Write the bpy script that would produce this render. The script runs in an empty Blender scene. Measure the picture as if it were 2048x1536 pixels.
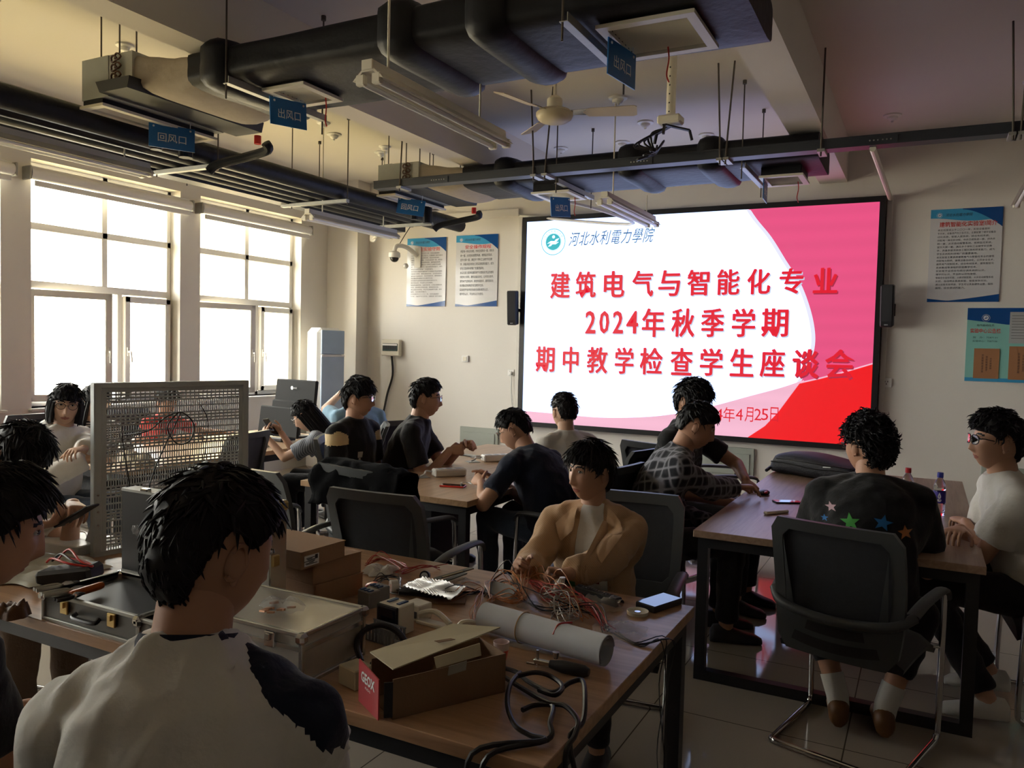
import bpy, math, random
import numpy as np
from mathutils import Vector, Matrix, noise as mnoise

C = bpy.context.scene.collection
SC = bpy.context.scene
R = math.radians
rnd = random.Random(7)

# ---------------------------------------------------------------- camera
FPX = 1592.0                                  # focal length in pixels of the 2048 px wide frame
CX = np.array([0.8862, 0.0423, -0.4614])      # world axes seen from the camera (x right, y down, z ahead)
CY = np.array([0.4625, -0.0284, 0.8861])
CY = CY / np.linalg.norm(CY)
CX = CX - CY * (CX @ CY); CX = CX / np.linalg.norm(CX)
CZ = np.cross(CX, CY)
if CZ[1] > 0: CZ = -CZ
RW = np.stack([CX, CY, CZ])                   # camera vector -> world vector
EYE = np.array([0.0, 0.0, 1.6])
cam = bpy.data.cameras.new('camera')
cam.sensor_width = 36.0
cam.lens = FPX / 2048.0 * 36.0
cam.clip_start = 0.02
camo = bpy.data.objects.new('camera', cam)
C.objects.link(camo)
mw = Matrix.Identity(4)
cols = [RW @ np.array([1, 0, 0]), RW @ np.array([0, -1, 0]), RW @ np.array([0, 0, -1])]
for j in range(3):
    for i in range(3):
        mw[i][j] = float(cols[j][i])
mw[0][3], mw[1][3], mw[2][3] = EYE
camo.matrix_world = mw
SC.camera = camo

# ---------------------------------------------------------------- world, exposure
SC.view_settings.view_transform = 'Standard'
SC.view_settings.look = 'None'
SC.view_settings.exposure = 0.0
SC.view_settings.gamma = 1.0
SC.view_settings.use_curve_mapping = False
SC.cycles.max_bounces = 7
SC.cycles.diffuse_bounces = 4
SC.cycles.glossy_bounces = 4
SC.cycles.transmission_bounces = 6
SC.cycles.transparent_max_bounces = 12
SC.cycles.caustics_reflective = False
SC.cycles.caustics_refractive = False
SC.cycles.sample_clamp_indirect = 6.0
W = bpy.data.worlds.new('sky')
SC.world = W
W.use_nodes = True
nt = W.node_tree
for n in list(nt.nodes): nt.nodes.remove(n)
wo = nt.nodes.new('ShaderNodeOutputWorld'); bg = nt.nodes.new('ShaderNodeBackground')
tc = nt.nodes.new('ShaderNodeTexCoord'); sp = nt.nodes.new('ShaderNodeSeparateXYZ')
rp = nt.nodes.new('ShaderNodeValToRGB')
nt.links.new(tc.outputs['Generated'], sp.inputs[0])
mr = nt.nodes.new('ShaderNodeMapRange')
mr.inputs[1].default_value = -1.0; mr.inputs[2].default_value = 1.0
nt.links.new(sp.outputs[2], mr.inputs[0]); nt.links.new(mr.outputs[0], rp.inputs[0])
rp.color_ramp.elements[0].position = 0.30; rp.color_ramp.elements[0].color = (0.56, 0.43, 0.19, 1)
rp.color_ramp.elements[1].position = 0.53; rp.color_ramp.elements[1].color = (1.0, 0.97, 0.90, 1)
bg.inputs[1].default_value = 18.0
nt.links.new(rp.outputs[0], bg.inputs[0]); nt.links.new(bg.outputs[0], wo.inputs[0])

# ---------------------------------------------------------------- where a point of the photograph lies in the room
def ray(px, py):
    return RW @ np.array([px - 1024.0, py - 768.0, FPX])
def atZ(px, py, z):
    d = ray(px, py); return EYE + d * ((z - EYE[2]) / d[2])
def atX(px, py, x):
    d = ray(px, py); return EYE + d * (x / d[0])
def atY(px, py, y):
    d = ray(px, py); return EYE + d * (y / d[1])
def atD(px, py, depth):
    return EYE + ray(px, py) * (depth / FPX)

# ---------------------------------------------------------------- materials
def M(name, col, rough=0.5, metal=0.0, var=0.06, scale=9.0, bump=0.0, bscale=80.0, spec=0.5, alpha=1.0,
      trans=0.0, ior=1.45, emit=None, es=0.0, sheen=0.0, coat=0.0):
    m = bpy.data.materials.new(name); m.use_nodes = True
    t = m.node_tree; b = t.nodes['Principled BSDF']
    co = t.nodes.new('ShaderNodeTexCoord'); nz = t.nodes.new('ShaderNodeTexNoise')
    nz.inputs['Scale'].default_value = scale; nz.inputs['Detail'].default_value = 3
    t.links.new(co.outputs['Object'], nz.inputs['Vector'])
    mx = t.nodes.new('ShaderNodeMix'); mx.data_type = 'RGBA'
    mx.inputs[6].default_value = (*[max(0, c * (1 - var)) for c in col], 1)
    mx.inputs[7].default_value = (*[min(1, c * (1 + var)) for c in col], 1)
    t.links.new(nz.outputs[0], mx.inputs[0]); t.links.new(mx.outputs[2], b.inputs['Base Color'])
    b.inputs['Roughness'].default_value = rough; b.inputs['Metallic'].default_value = metal
    b.inputs['Specular IOR Level'].default_value = spec
    b.inputs['Alpha'].default_value = alpha
    b.inputs['Transmission Weight'].default_value = trans; b.inputs['IOR'].default_value = ior
    b.inputs['Sheen Weight'].default_value = sheen
    b.inputs['Coat Weight'].default_value = coat
    if emit:
        b.inputs['Emission Color'].default_value = (*emit, 1); b.inputs['Emission Strength'].default_value = es
    if bump:
        n2 = t.nodes.new('ShaderNodeTexNoise'); n2.inputs['Scale'].default_value = bscale; n2.inputs['Detail'].default_value = 4
        bp = t.nodes.new('ShaderNodeBump'); bp.inputs['Strength'].default_value = bump; bp.inputs['Distance'].default_value = 0.01
        t.links.new(co.outputs['Object'], n2.inputs['Vector'])
        t.links.new(n2.outputs[0], bp.inputs['Height']); t.links.new(bp.outputs[0], b.inputs['Normal'])
    return m
def nodes_of(m):
    return m.node_tree, m.node_tree.nodes['Principled BSDF']
def wave_mix(m, a, bcol, scale, direction='X', sharp=True, distortion=0.0, pos=0.5, dscale=1.0):
    """stripes of two colours across a surface"""
    t, b = nodes_of(m)
    co = t.nodes.new('ShaderNodeTexCoord'); w = t.nodes.new('ShaderNodeTexWave')
    w.bands_direction = direction; w.inputs['Scale'].default_value = scale; w.inputs['Distortion'].default_value = distortion
    w.inputs['Detail Scale'].default_value = dscale
    t.links.new(co.outputs['Object'], w.inputs['Vector'])
    r_ = t.nodes.new('ShaderNodeValToRGB')
    if sharp: r_.color_ramp.interpolation = 'CONSTANT'
    r_.color_ramp.elements[0].color = (*a, 1); r_.color_ramp.elements[1].color = (*bcol, 1); r_.color_ramp.elements[1].position = pos
    t.links.new(w.outputs[0], r_.inputs[0]); t.links.new(r_.outputs[0], b.inputs['Base Color'])
    return m
def wood(name, c1, c2, rough=0.33, axis='Y', scale=1.0):
    m = M(name, c1, rough, bump=0.0)
    t, b = nodes_of(m)
    co = t.nodes.new('ShaderNodeTexCoord'); mp = t.nodes.new('ShaderNodeMapping')
    st = {'X': (0.5, 9, 9), 'Y': (9, 0.5, 9)}[axis]
    mp.inputs['Scale'].default_value = [s * scale for s in st]
    nz = t.nodes.new('ShaderNodeTexNoise'); nz.inputs['Scale'].default_value = 3.2; nz.inputs['Detail'].default_value = 7
    nz.inputs['Roughness'].default_value = 0.62; nz.inputs['Distortion'].default_value = 0.7
    r_ = t.nodes.new('ShaderNodeValToRGB')
    r_.color_ramp.elements[0].position = 0.32; r_.color_ramp.elements[0].color = (*c2, 1)
    r_.color_ramp.elements[1].position = 0.62; r_.color_ramp.elements[1].color = (*c1, 1)
    t.links.new(co.outputs['Object'], mp.inputs[0]); t.links.new(mp.outputs[0], nz.inputs['Vector'])
    t.links.new(nz.outputs[0], r_.inputs[0]); t.links.new(r_.outputs[0], b.inputs['Base Color'])
    return m

# ---------------------------------------------------------------- mesh builder
def V3(*a): return np.array(a, float)
def unit(v):
    v = np.array(v, float); n = np.linalg.norm(v); return v / n if n > 1e-9 else np.array([0, 0, 1.0])
def frame_of(d):
    d = unit(d); a = V3(0, 0, 1) if abs(d[2]) < 0.9 else V3(1, 0, 0)
    u = unit(np.cross(a, d)); return u, np.cross(d, u), d
def rotz(a): return np.array([[math.cos(a), -math.sin(a), 0], [math.sin(a), math.cos(a), 0], [0, 0, 1.0]])
def rotx(a): return np.array([[1.0, 0, 0], [0, math.cos(a), -math.sin(a)], [0, math.sin(a), math.cos(a)]])
def roty(a): return np.array([[math.cos(a), 0, math.sin(a)], [0, 1.0, 0], [-math.sin(a), 0, math.cos(a)]])

class MB:
    def __init__(s): s.v = []; s.f = []; s.m = []
    def add(s, vs, fs, mi=0, T=None, o=None):
        n = len(s.v)
        for p in vs:
            p = np.array(p, float)
            if T is not None: p = T @ p
            if o is not None: p = p + o
            s.v.append(p)
        for f in fs:
            s.f.append([i + n for i in f]); s.m.append(mi)
        return s
    def merge(s, b, T=None, o=None, mi=None):
        n = len(s.v)
        s.add(b.v, [], T=T, o=o)
        for f, k in zip(b.f, b.m):
            s.f.append([i + n for i in f]); s.m.append(k if mi is None else mi)
        return s
    def box(s, c, d, T=None, mi=0, ch=0.0):
        """box of centre c and size d, its edges chamfered by ch, turned by the matrix T"""
        c = np.array(c, float); hx, hy, hz = [q / 2 for q in d]
        if ch <= 0:
            vs = [(x, y, z) for z in (-hz, hz) for y in (-hy, hy) for x in (-hx, hx)]
            fs = [(0, 2, 3, 1), (4, 5, 7, 6), (0, 1, 5, 4), (2, 6, 7, 3), (0, 4, 6, 2), (1, 3, 7, 5)]
            return s.add(vs, fs, mi, T, c)
        ch = min(ch, hx * .9, hy * .9, hz * .9)
        vs = []; ix = {}
        for a in (-1, 1):
            for b in (-1, 1):
                for e in (-1, 1):
                    for k in range(3):
                        p = [a * (hx - ch), b * (hy - ch), e * (hz - ch)]
                        p[k] = (a, b, e)[k] * (hx, hy, hz)[k]
                        ix[(a, b, e, k)] = len(vs); vs.append(p)
        fs = []
        sg = (-1, 1)
        for k in range(3):
            i, j = (k + 1) % 3, (k + 2) % 3
            for a in sg:
                def key(p, q):
                    r_ = [0, 0, 0]; r_[k] = a; r_[i] = p; r_[j] = q; return (*r_, k)
                q = [ix[key(-1, -1)], ix[key(1, -1)], ix[key(1, 1)], ix[key(-1, 1)]]
                fs.append(q if a > 0 else q[::-1])
        for k in range(3):
            i, j = (k + 1) % 3, (k + 2) % 3
            for p in sg:
                for q in sg:
                    def key(e, kk):
                        r_ = [0, 0, 0]; r_[k] = e; r_[i] = p; r_[j] = q; return (*r_, kk)
                    fq = [ix[key(-1, i)], ix[key(1, i)], ix[key(1, j)], ix[key(-1, j)]]
                    fs.append(fq if p * q < 0 else fq[::-1])
        for a in sg:
            for b in sg:
                for e in sg:
                    fq = [ix[(a, b, e, 0)], ix[(a, b, e, 1)], ix[(a, b, e, 2)]]
                    fs.append(fq if a * b * e > 0 else fq[::-1])
        return s.add(vs, fs, mi, T, c)
    def bar(s, p, q, w, h=None, mi=0, ch=0.0, up=(0, 0, 1)):
        """rectangular bar from p to q"""
        p = np.array(p, float); q = np.array(q, float); h = h or w
        d = unit(q - p); u = np.cross(np.array(up, float), d)
        u = unit(u) if np.linalg.norm(u) > 1e-6 else V3(1, 0, 0)
        v = np.cross(d, u)
        T = np.stack([u, d, v], 1)
        return s.box((p + q) / 2, (w, np.linalg.norm(q - p), h), T, mi, ch)
    def loft(s, rings, mi=0, cap=True, closed=True):
        n = len(rings[0]); k0 = len(s.v)
        for r_ in rings: s.v.extend(np.array(r_, float))
        for k in range(len(rings) - 1):
            for i in range(n if closed else n - 1):
                j = (i + 1) % n
                s.f.append([k0 + k * n + i, k0 + k * n + j, k0 + (k + 1) * n + j, k0 + (k + 1) * n + i]); s.m.append(mi)
        if cap:
            s.f.append([k0 + i for i in range(n)][::-1]); s.m.append(mi)
            e = k0 + (len(rings) - 1) * n
            s.f.append([e + i for i in range(n)]); s.m.append(mi)
        return s
    def tube(s, pts, r, n=8, mi=0, closed=False, cap=True):
        pts = [np.array(p, float) for p in pts]
        m_ = len(pts); rr = r if isinstance(r, (list, tuple, np.ndarray)) else [r] * m_
        u = None; rings = []
        for i, p in enumerate(pts):
            a = pts[i - 1] if (i > 0 or closed) else p
            b = pts[(i + 1) % m_] if (i < m_ - 1 or closed) else p
            d = unit(b - a)
            if u is None: u, v, _ = frame_of(d)
            else:
                u = u - d * (u @ d)
                u = unit(u) if np.linalg.norm(u) > 1e-6 else frame_of(d)[0]
                v = np.cross(d, u)
            rings.append([p + rr[i] * (math.cos(t) * u + math.sin(t) * v) for t in np.linspace(0, 2 * math.pi, n, endpoint=False)])
        if closed:
            rings.append(rings[0]); return s.loft(rings, mi, False)
        return s.loft(rings, mi, cap)
    def cyl(s, p, q, r, r2=None, n=16, mi=0):
        return s.tube([p, q], [r, r if r2 is None else r2], n, mi)
    def capsule(s, p, q, r1, r2, n=14, mi=0, hemi=4):
        p = np.array(p, float); q = np.array(q, float)
        u, v, d = frame_of(q - p); rings = []
        def ring(c, r_): return [c + max(r_, 1e-4) * (math.cos(t) * u + math.sin(t) * v) for t in np.linspace(0, 2 * math.pi, n, endpoint=False)]
        for k in range(hemi + 1):
            a = math.pi / 2 * (1 - k / hemi); rings.append(ring(p - d * r1 * math.sin(a), r1 * math.cos(a)))
        for k in range(hemi + 1):
            a = math.pi / 2 * k / hemi; rings.append(ring(q + d * r2 * math.sin(a), r2 * math.cos(a)))
        return s.loft(rings, mi, True)
    def ell(s, c, r, n=16, k=10, mi=0, T=None):
        c = np.array(c, float); rings = []
        for i in range(k + 1):
            a = -math.pi / 2 + math.pi * i / k
            ring = []
            for t in np.linspace(0, 2 * math.pi, n, endpoint=False):
                p = V3(r[0] * max(math.cos(a), 1e-3) * math.cos(t), r[1] * max(math.cos(a), 1e-3) * math.sin(t), r[2] * math.sin(a))
                ring.append((T @ p if T is not None else p) + c)
            rings.append(ring)
        return s.loft(rings, mi, True)
    def lathe(s, prof, c=(0, 0, 0), n=24, mi=0, T=None, cap=True):
        rings = []
        for r_, z in prof:
            ring = [V3(max(r_, 1e-4) * math.cos(t), max(r_, 1e-4) * math.sin(t), z) for t in np.linspace(0, 2 * math.pi, n, endpoint=False)]
            if T is not None: ring = [T @ p for p in ring]
            rings.append([p + np.array(c, float) for p in ring])
        return s.loft(rings, mi, cap)
    def prism(s, poly, h, T=None, o=(0, 0, 0), mi=0):
        """polygon in the local xy plane pulled up by h"""
        n = len(poly)
        vs = [(x, y, 0) for x, y in poly] + [(x, y, h) for x, y in poly]
        fs = [list(range(n))[::-1], list(range(n, 2 * n))] + [[i, (i + 1) % n, n + (i + 1) % n, n + i] for i in range(n)]
        return s.add(vs, fs, mi, T, np.array(o, float))
    def quad(s, pts, mi=0):
        return s.add(pts, [list(range(len(pts)))], mi)
    def build(s, name, mats, parent=None, smooth=35, world=True, label=None):
        """link as ONE mesh object; with world=True the points are room coordinates"""
        if not isinstance(mats, (list, tuple)): mats = [mats]
        me = bpy.data.meshes.new(name)
        o_ = np.zeros(3)
        if parent is not None and world:
            p_ = parent
            while p_ is not None:
                o_ = o_ + np.array(p_.location); p_ = p_.parent
        vv = np.array(s.v) - o_ if len(s.v) else np.zeros((0, 3))
        me.from_pydata(vv.tolist(), [], s.f)
        for m_ in mats: me.materials.append(m_)
        me.polygons.foreach_set('material_index', s.m)
        if smooth:
            me.polygons.foreach_set('use_smooth', [True] * len(s.f))
            me.set_sharp_from_angle(angle=R(smooth))
        me.validate(); me.update()
        o = bpy.data.objects.new(name, me); C.objects.link(o)
        if parent is not None: o.parent = parent
        if label: o['label'] = label
        return o

def thing(name, label, cat, loc=(0, 0, 0), rz=0.0, group=None):
    o = bpy.data.objects.new(name, None); C.objects.link(o)
    o.empty_display_size = 0.1
    o.location = [float(q) for q in loc]; o.rotation_euler = (0, 0, rz)
    o['label'] = label; o['category'] = cat
    if group: o['group'] = group
    return o
def tag(o, label, cat, group=None, kind=None):
    o['label'] = label; o['category'] = cat
    if group: o['group'] = group
    if kind: o['kind'] = kind
    return o
def struct(o, label=None):
    o['kind'] = 'structure'
    if label: o['label'] = label
    return o
def dup(root, loc, rz, label, group=None):
    r_ = root.copy(); C.objects.link(r_)
    r_.location = loc; r_.rotation_euler = (0, 0, rz); r_['label'] = label
    if group: r_['group'] = group
    def kids(a, b):
        for ch in list(a.children):
            if ch is b: continue
            c = ch.copy(); C.objects.link(c); c.parent = b
            kids(ch, c)
    kids(root, r_)
    return r_

def remesh(mb, vox, it=4, fac=0.5):
    """fuse the closed shapes of mb into one continuous surface"""
    me = bpy.data.meshes.new('tmp'); me.from_pydata([tuple(p) for p in mb.v], [], mb.f); me.update()
    o = bpy.data.objects.new('tmp', me); C.objects.link(o)
    r_ = o.modifiers.new('r', 'REMESH'); r_.mode = 'VOXEL'; r_.voxel_size = vox
    if it:
        sm = o.modifiers.new('s', 'SMOOTH'); sm.iterations = it; sm.factor = fac
    dg = bpy.context.evaluated_depsgraph_get()
    ev = o.evaluated_get(dg); em = ev.to_mesh()
    out = MB()
    n = len(em.vertices); co = np.empty(n * 3); em.vertices.foreach_get('co', co)
    out.v = list(co.reshape(-1, 3))
    out.f = [list(p.vertices) for p in em.polygons]; out.m = [0] * len(out.f)
    ev.to_mesh_clear()
    bpy.data.objects.remove(o); bpy.data.meshes.remove(me)
    return out
def wrinkle(mb, amp, freq, seed=0.0, stretch=(1, 1, 1)):
    """push the surface in and out like creased cloth"""
    v = np.array(mb.v); nn = np.zeros_like(v)
    for f in mb.f:
        a, b, c = v[f[0]], v[f[1]], v[f[2]]
        k = np.cross(b - a, c - a)
        for i in f: nn[i] += k
    nn /= np.maximum(np.linalg.norm(nn, axis=1)[:, None], 1e-9)
    out = []
    for p, q in zip(v, nn):
        w = Vector((p[0] * freq * stretch[0] + seed, p[1] * freq * stretch[1], p[2] * freq * stretch[2]))
        d = 1 - abs(mnoise.noise(w)) * 2.2 + 0.5 * mnoise.noise(w * 2.3)
        out.append(p + q * amp * (d - 0.4))
    mb.v = out
    return mb

# ---------------------------------------------------------------- writing
_txt = {}
def text_mb(body, size=1.0, bold=0.0, shear=0.0, spacing=1.0, align='CENTER', res=2, font_thick=0.0):
    """flat letters in the local xy plane, centred"""
    key = (body, size, bold, shear, spacing, align, res)
    if key not in _txt:
        cu = bpy.data.curves.new('t', 'FONT'); cu.body = body; cu.size = size; cu.offset = bold; cu.shear = shear
        cu.space_character = spacing; cu.align_x = align; cu.align_y = 'CENTER'; cu.resolution_u = res
        cu.fill_mode = 'FRONT'
        o = bpy.data.objects.new('t', cu); C.objects.link(o)
        dg = bpy.context.evaluated_depsgraph_get()
        me = bpy.data.meshes.new_from_object(o.evaluated_get(dg))
        _txt[key] = ([tuple(v.co) for v in me.vertices], [list(p.vertices) for p in me.polygons])
        bpy.data.objects.remove(o); bpy.data.curves.remove(cu); bpy.data.meshes.remove(me)
    vs, fs = _txt[key]
    return MB().add(vs, fs)
def fit_text(body, w, h, **k):
    """letters stretched to a box w by h"""
    t = text_mb(body, **k); v = np.array(t.v)
    lo, hi = v.min(0), v.max(0)
    t.v = [((p - (lo + hi) / 2) * np.array([w / (hi[0] - lo[0]), h / (hi[1] - lo[1]), 1])) for p in v]
    return t
# ---------------------------------------------------------------- shared materials
D = 8.58                 # distance of the front wall
XW = -7.16               # window wall
ZC = 3.74                # ceiling
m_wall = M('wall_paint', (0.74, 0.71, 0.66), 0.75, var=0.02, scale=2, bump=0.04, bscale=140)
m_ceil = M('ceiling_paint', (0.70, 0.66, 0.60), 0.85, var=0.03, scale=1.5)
m_back = M('back_wall_paint', (0.22, 0.20, 0.18), 0.85, var=0.05, scale=1.5)  # paint of the unseen walls, darkened to cut light bounced back
m_white = M('white_plastic', (0.78, 0.77, 0.74), 0.4, var=0.02)
m_upvc = M('window_plastic', (0.80, 0.79, 0.76), 0.35, var=0.02)
m_cream = M('cream_plastic', (0.70, 0.66, 0.55), 0.45, var=0.03)
m_black = M('black_plastic', (0.012, 0.012, 0.014), 0.4, var=0.1)
m_blackmetal = M('black_steel', (0.018, 0.018, 0.021), 0.45, var=0.15)
m_grey = M('grey_plastic', (0.095, 0.10, 0.105), 0.5, var=0.06)
m_chrome = M('chrome', (0.62, 0.62, 0.63), 0.14, metal=1.0, var=0.03)
m_steel = M('galvanised_steel', (0.36, 0.36, 0.33), 0.45, metal=0.6, var=0.15, scale=25)
m_rod = M('threaded_rod', (0.10, 0.085, 0.07), 0.5, metal=0.5)
m_foam = M('black_insulation', (0.0095, 0.010, 0.013), 0.5, var=0.25, scale=6, bump=0.35, bscale=16, spec=.25)
m_red = M('red_plastic', (0.62, 0.03, 0.02), 0.4)
m_alu = M('aluminium_sheet', (0.55, 0.53, 0.48), 0.38, metal=0.75, var=0.05, scale=30)
m_glass = bpy.data.materials.new('window_glass'); m_glass.use_nodes = True
t = m_glass.node_tree
for n in list(t.nodes): t.nodes.remove(n)
o_ = t.nodes.new('ShaderNodeOutputMaterial'); mx_ = t.nodes.new('ShaderNodeMixShader'); tr_ = t.nodes.new('ShaderNodeBsdfTransparent')
gl_ = t.nodes.new('ShaderNodeBsdfGlossy'); gl_.inputs['Roughness'].default_value = 0.02
lw_ = t.nodes.new('ShaderNodeLayerWeight'); lw_.inputs[0].default_value = 0.12
tr_.inputs[0].default_value = (0.97, 0.98, 0.97, 1)
t.links.new(lw_.outputs['Fresnel'], mx_.inputs[0]); t.links.new(tr_.outputs[0], mx_.inputs[1]); t.links.new(gl_.outputs[0], mx_.inputs[2])
t.links.new(mx_.outputs[0], o_.inputs[0])

# floor of polished tiles
m_floor = M('polished_tile', (0.42, 0.37, 0.31), 0.07, var=0.05, scale=3, spec=0.5)
t, b_ = nodes_of(m_floor)
co = t.nodes.new('ShaderNodeTexCoord'); mp = t.nodes.new('ShaderNodeMapping'); br = t.nodes.new('ShaderNodeTexBrick')
mp.inputs['Location'].default_value = (0.235, -0.26, 0)
br.offset = 0.0; br.inputs['Scale'].default_value = 1.0; br.inputs['Brick Width'].default_value = 0.8; br.inputs['Row Height'].default_value = 0.8
br.inputs['Mortar Size'].default_value = 0.003; br.inputs['Bias'].default_value = 0.0
br.inputs['Color1'].default_value = (0.42, 0.37, 0.31, 1); br.inputs['Color2'].default_value = (0.40, 0.355, 0.30, 1); br.inputs['Mortar'].default_value = (0.10, 0.085, 0.07, 1)
t.links.new(co.outputs['Object'], mp.inputs[0]); t.links.new(mp.outputs[0], br.inputs[0]); t.links.new(br.outputs[0], b_.inputs['Base Color'])

# ---------------------------------------------------------------- room shell
XR, YB = 4.2, -3.6
struct(MB().box(((XW + XR) / 2, (YB + D) / 2, -0.05), (XR - XW + .6, D - YB + .6, 0.1)).build('floor', m_floor, smooth=0))
struct(MB().box(((XW + XR) / 2, (YB + D) / 2, ZC + 0.06), (XR - XW + .8, D - YB + .6, 0.12)).build('ceiling', m_ceil, smooth=0))
struct(MB().box(((XW + XR) / 2, D + 0.12, ZC / 2), (XR - XW + .8, 0.24, ZC + .2)).build('wall_front', m_wall, smooth=0))
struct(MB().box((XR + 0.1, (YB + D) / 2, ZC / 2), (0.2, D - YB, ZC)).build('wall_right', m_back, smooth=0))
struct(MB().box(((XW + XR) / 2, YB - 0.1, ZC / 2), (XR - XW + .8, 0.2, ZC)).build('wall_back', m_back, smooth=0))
# corner column, beams under the ceiling
struct(MB().box((XW + 0.25, D - 0.125, ZC / 2), (0.5, 0.25, ZC)).build('wall_corner_column', m_wall, smooth=0))
zb = 3.325
for nm, x0, x1 in (('trim_1', -4.01, -3.79), ('trim_2', -1.033, -0.775), ('trim_3', 1.95, 2.2)):
    struct(MB().box(((x0 + x1) / 2, (YB + D) / 2, (zb + ZC) / 2), (x1 - x0, D - YB, ZC - zb)).build(nm, m_ceil, smooth=0))
# windows in the left wall
y10 = atX(62.5, 600, XW)[1]; y11 = atX(360, 600, XW)[1]
y20 = atX(400, 600, XW)[1]; y21 = atX(601.5, 600, XW)[1]
per = y20 - y10; wid = y11 - y10
openings = [(y10 - per * 3, y11 - per * 3), (y10 - per * 2, y11 - per * 2), (y10 - per, y11 - per), (y10, y11), (y20, y21)]  # first opening is out of view, added to brighten the foreground
z_sill = atX(63, 814, -7.30)[2]; z_top = atX(62.5, 345, -7.30)[2] + 0.10
wl = MB()
TH = 0.36
ys = [YB] + [q for o in openings for q in o] + [D]
for i in range(0, len(ys), 2):
    wl.box((XW - TH / 2, (ys[i] + ys[i + 1]) / 2, ZC / 2), (TH, ys[i + 1] - ys[i], ZC))
for a, b in openings:
    wl.box((XW - TH / 2, (a + b) / 2, z_sill / 2), (TH, b - a, z_sill))
    wl.box((XW - TH / 2, (a + b) / 2, (z_top + ZC) / 2), (TH, b - a, ZC - z_top))
struct(wl.build('wall_left', m_wall, smooth=0))
FXW = -7.34
zt1 = atX(63.5, 445, FXW)[2]; zt2 = atX(63.5, 562, FXW)[2]
for wi, (a, b) in enumerate(openings):
    h_ = 0.05
    fr = MB()
    fx = FXW
    w_ = b - a
    for yy in (a + h_ / 2, b - h_ / 2): fr.box((fx, yy, (z_sill + z_top) / 2), (0.07, h_, z_top - z_sill), ch=.006)
    for zz in (z_sill + h_ / 2, z_top - h_ / 2): fr.box((fx, (a + b) / 2, zz), (0.07, w_, h_), ch=.006)
    ym = a + w_ * 0.515
    fr.box((fx, ym, (zt2 + z_top) / 2), (0.07, 0.06, z_top - zt2), ch=.006)
    fr.box((fx, (a + b) / 2, zt1 - 0.03), (0.07, w_, 0.065), ch=.006)
    fr.box((fx, (a + b) / 2, zt2 - 0.03), (0.072, w_, 0.07), ch=.006)
    fr.box((fx, a + w_ * 0.62, (z_sill + zt2) / 2), (0.07, 0.055, zt2 - z_sill), ch=.006)
    fo = struct(fr.build('window_%d' % (wi + 1), m_upvc, smooth=40))
    gl = MB()
    gl.box((fx - .01, (a + b) / 2, (zt2 + z_top) / 2), (0.006, w_ - .06, z_top - zt2 - .06))
    gl.box((fx - .01, a + w_ * 0.54, (z_sill + zt2) / 2), (0.006, w_ * 0.12, zt2 - z_sill - .08))
    gl.build('pane', m_glass, fo, smooth=0)
    def sash(hy, width, ang, side):
        """casement hinged at hy, its free edge towards +y when side is 1"""
        T = rotz(ang)
        o_h = V3(fx + 0.05, hy, 0)
        s_ = MB(); zz0, zz1 = z_sill + 0.05, zt2 - 0.075
        st = 0.065
        for q in (st / 2, width - st / 2): s_.box((0, side * q, (zz0 + zz1) / 2), (0.055, st, zz1 - zz0), ch=.008)
        for q in (zz0 + st / 2, zz1 - st / 2): s_.box((0, side * width / 2, q), (0.055, width - .001, st), ch=.008)
        s_.v = [T @ p + o_h for p in s_.v]
        so = s_.build('casement', m_upvc, fo, smooth=40)
        g_ = MB().box((0, side * width / 2, (zz0 + zz1) / 2), (0.006, width - .11, zz1 - zz0 - .11)); g_.v = [T @ p + o_h for p in g_.v]
        g_.build('pane', m_glass, so, smooth=0)
        hd = MB(); hz = (zz0 + zz1) / 2 - 0.05; e = side * (width - st / 2)
        hd.box((0.035, e, hz), (0.014, 0.03, 0.09), ch=.004); hd.box((0.06, e, hz), (0.045, 0.02, 0.02), ch=.004)
        hd.bar((0.075, e, hz + .01), (0.085, e - side * 0.005, hz - 0.11), 0.02, 0.016, ch=.005)
        hd.v = [T @ p + o_h for p in hd.v]
        hd.build('window_handle', m_white, so)
    sash(b - 0.03, w_ * 0.345, 0.0, -1)
    sash(a + 0.03, w_ * 0.46, -R(17), 1)
    sl = MB().box((XW - 0.08, (a + b) / 2, z_sill - 0.012), (0.26, w_ + 0.06, 0.024), ch=.005)
    sl.build('window_sill', m_white, fo)
# roller blinds rolled up above the windows
for wi, (a, b) in enumerate(openings):
    lb = ['white roller blind rolled up above the window behind the camera', 'white roller blind rolled up above the window beside the camera', 'white roller blind rolled up at the left edge of the photo',
          'white roller blind rolled up above the larger nearer window', 'white roller blind rolled up above the window nearest the corner'][wi]
    bz = atX(200, 375, XW + 0.07)[2]
    t_ = thing('roller_blind', lb, 'blind', (XW, (a + b) / 2, bz), group='roller blinds over the windows')
    ex = 0.06
    MB().tube([(XW + .075, a - ex, bz), (XW + .075, b + ex, bz)], 0.052, 16).build('roller_tube', m_white, t_)
    MB().box((XW + .105, (a + b) / 2, bz - .085), (0.022, b - a + 2 * ex - .06, 0.05), ch=.006).build('bottom_bar', m_white, t_)
    MB().box((XW + .02, (a + b) / 2, bz + .06), (0.10, b - a + 2 * ex, 0.02), ch=.004).build('head_rail', m_white, t_)
    for yy in (a - ex - .012, b + ex + .012):
        MB().box((XW + .062, yy, bz), (0.125, 0.02, 0.12), ch=.006).build('bracket', m_steel, t_)
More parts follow.
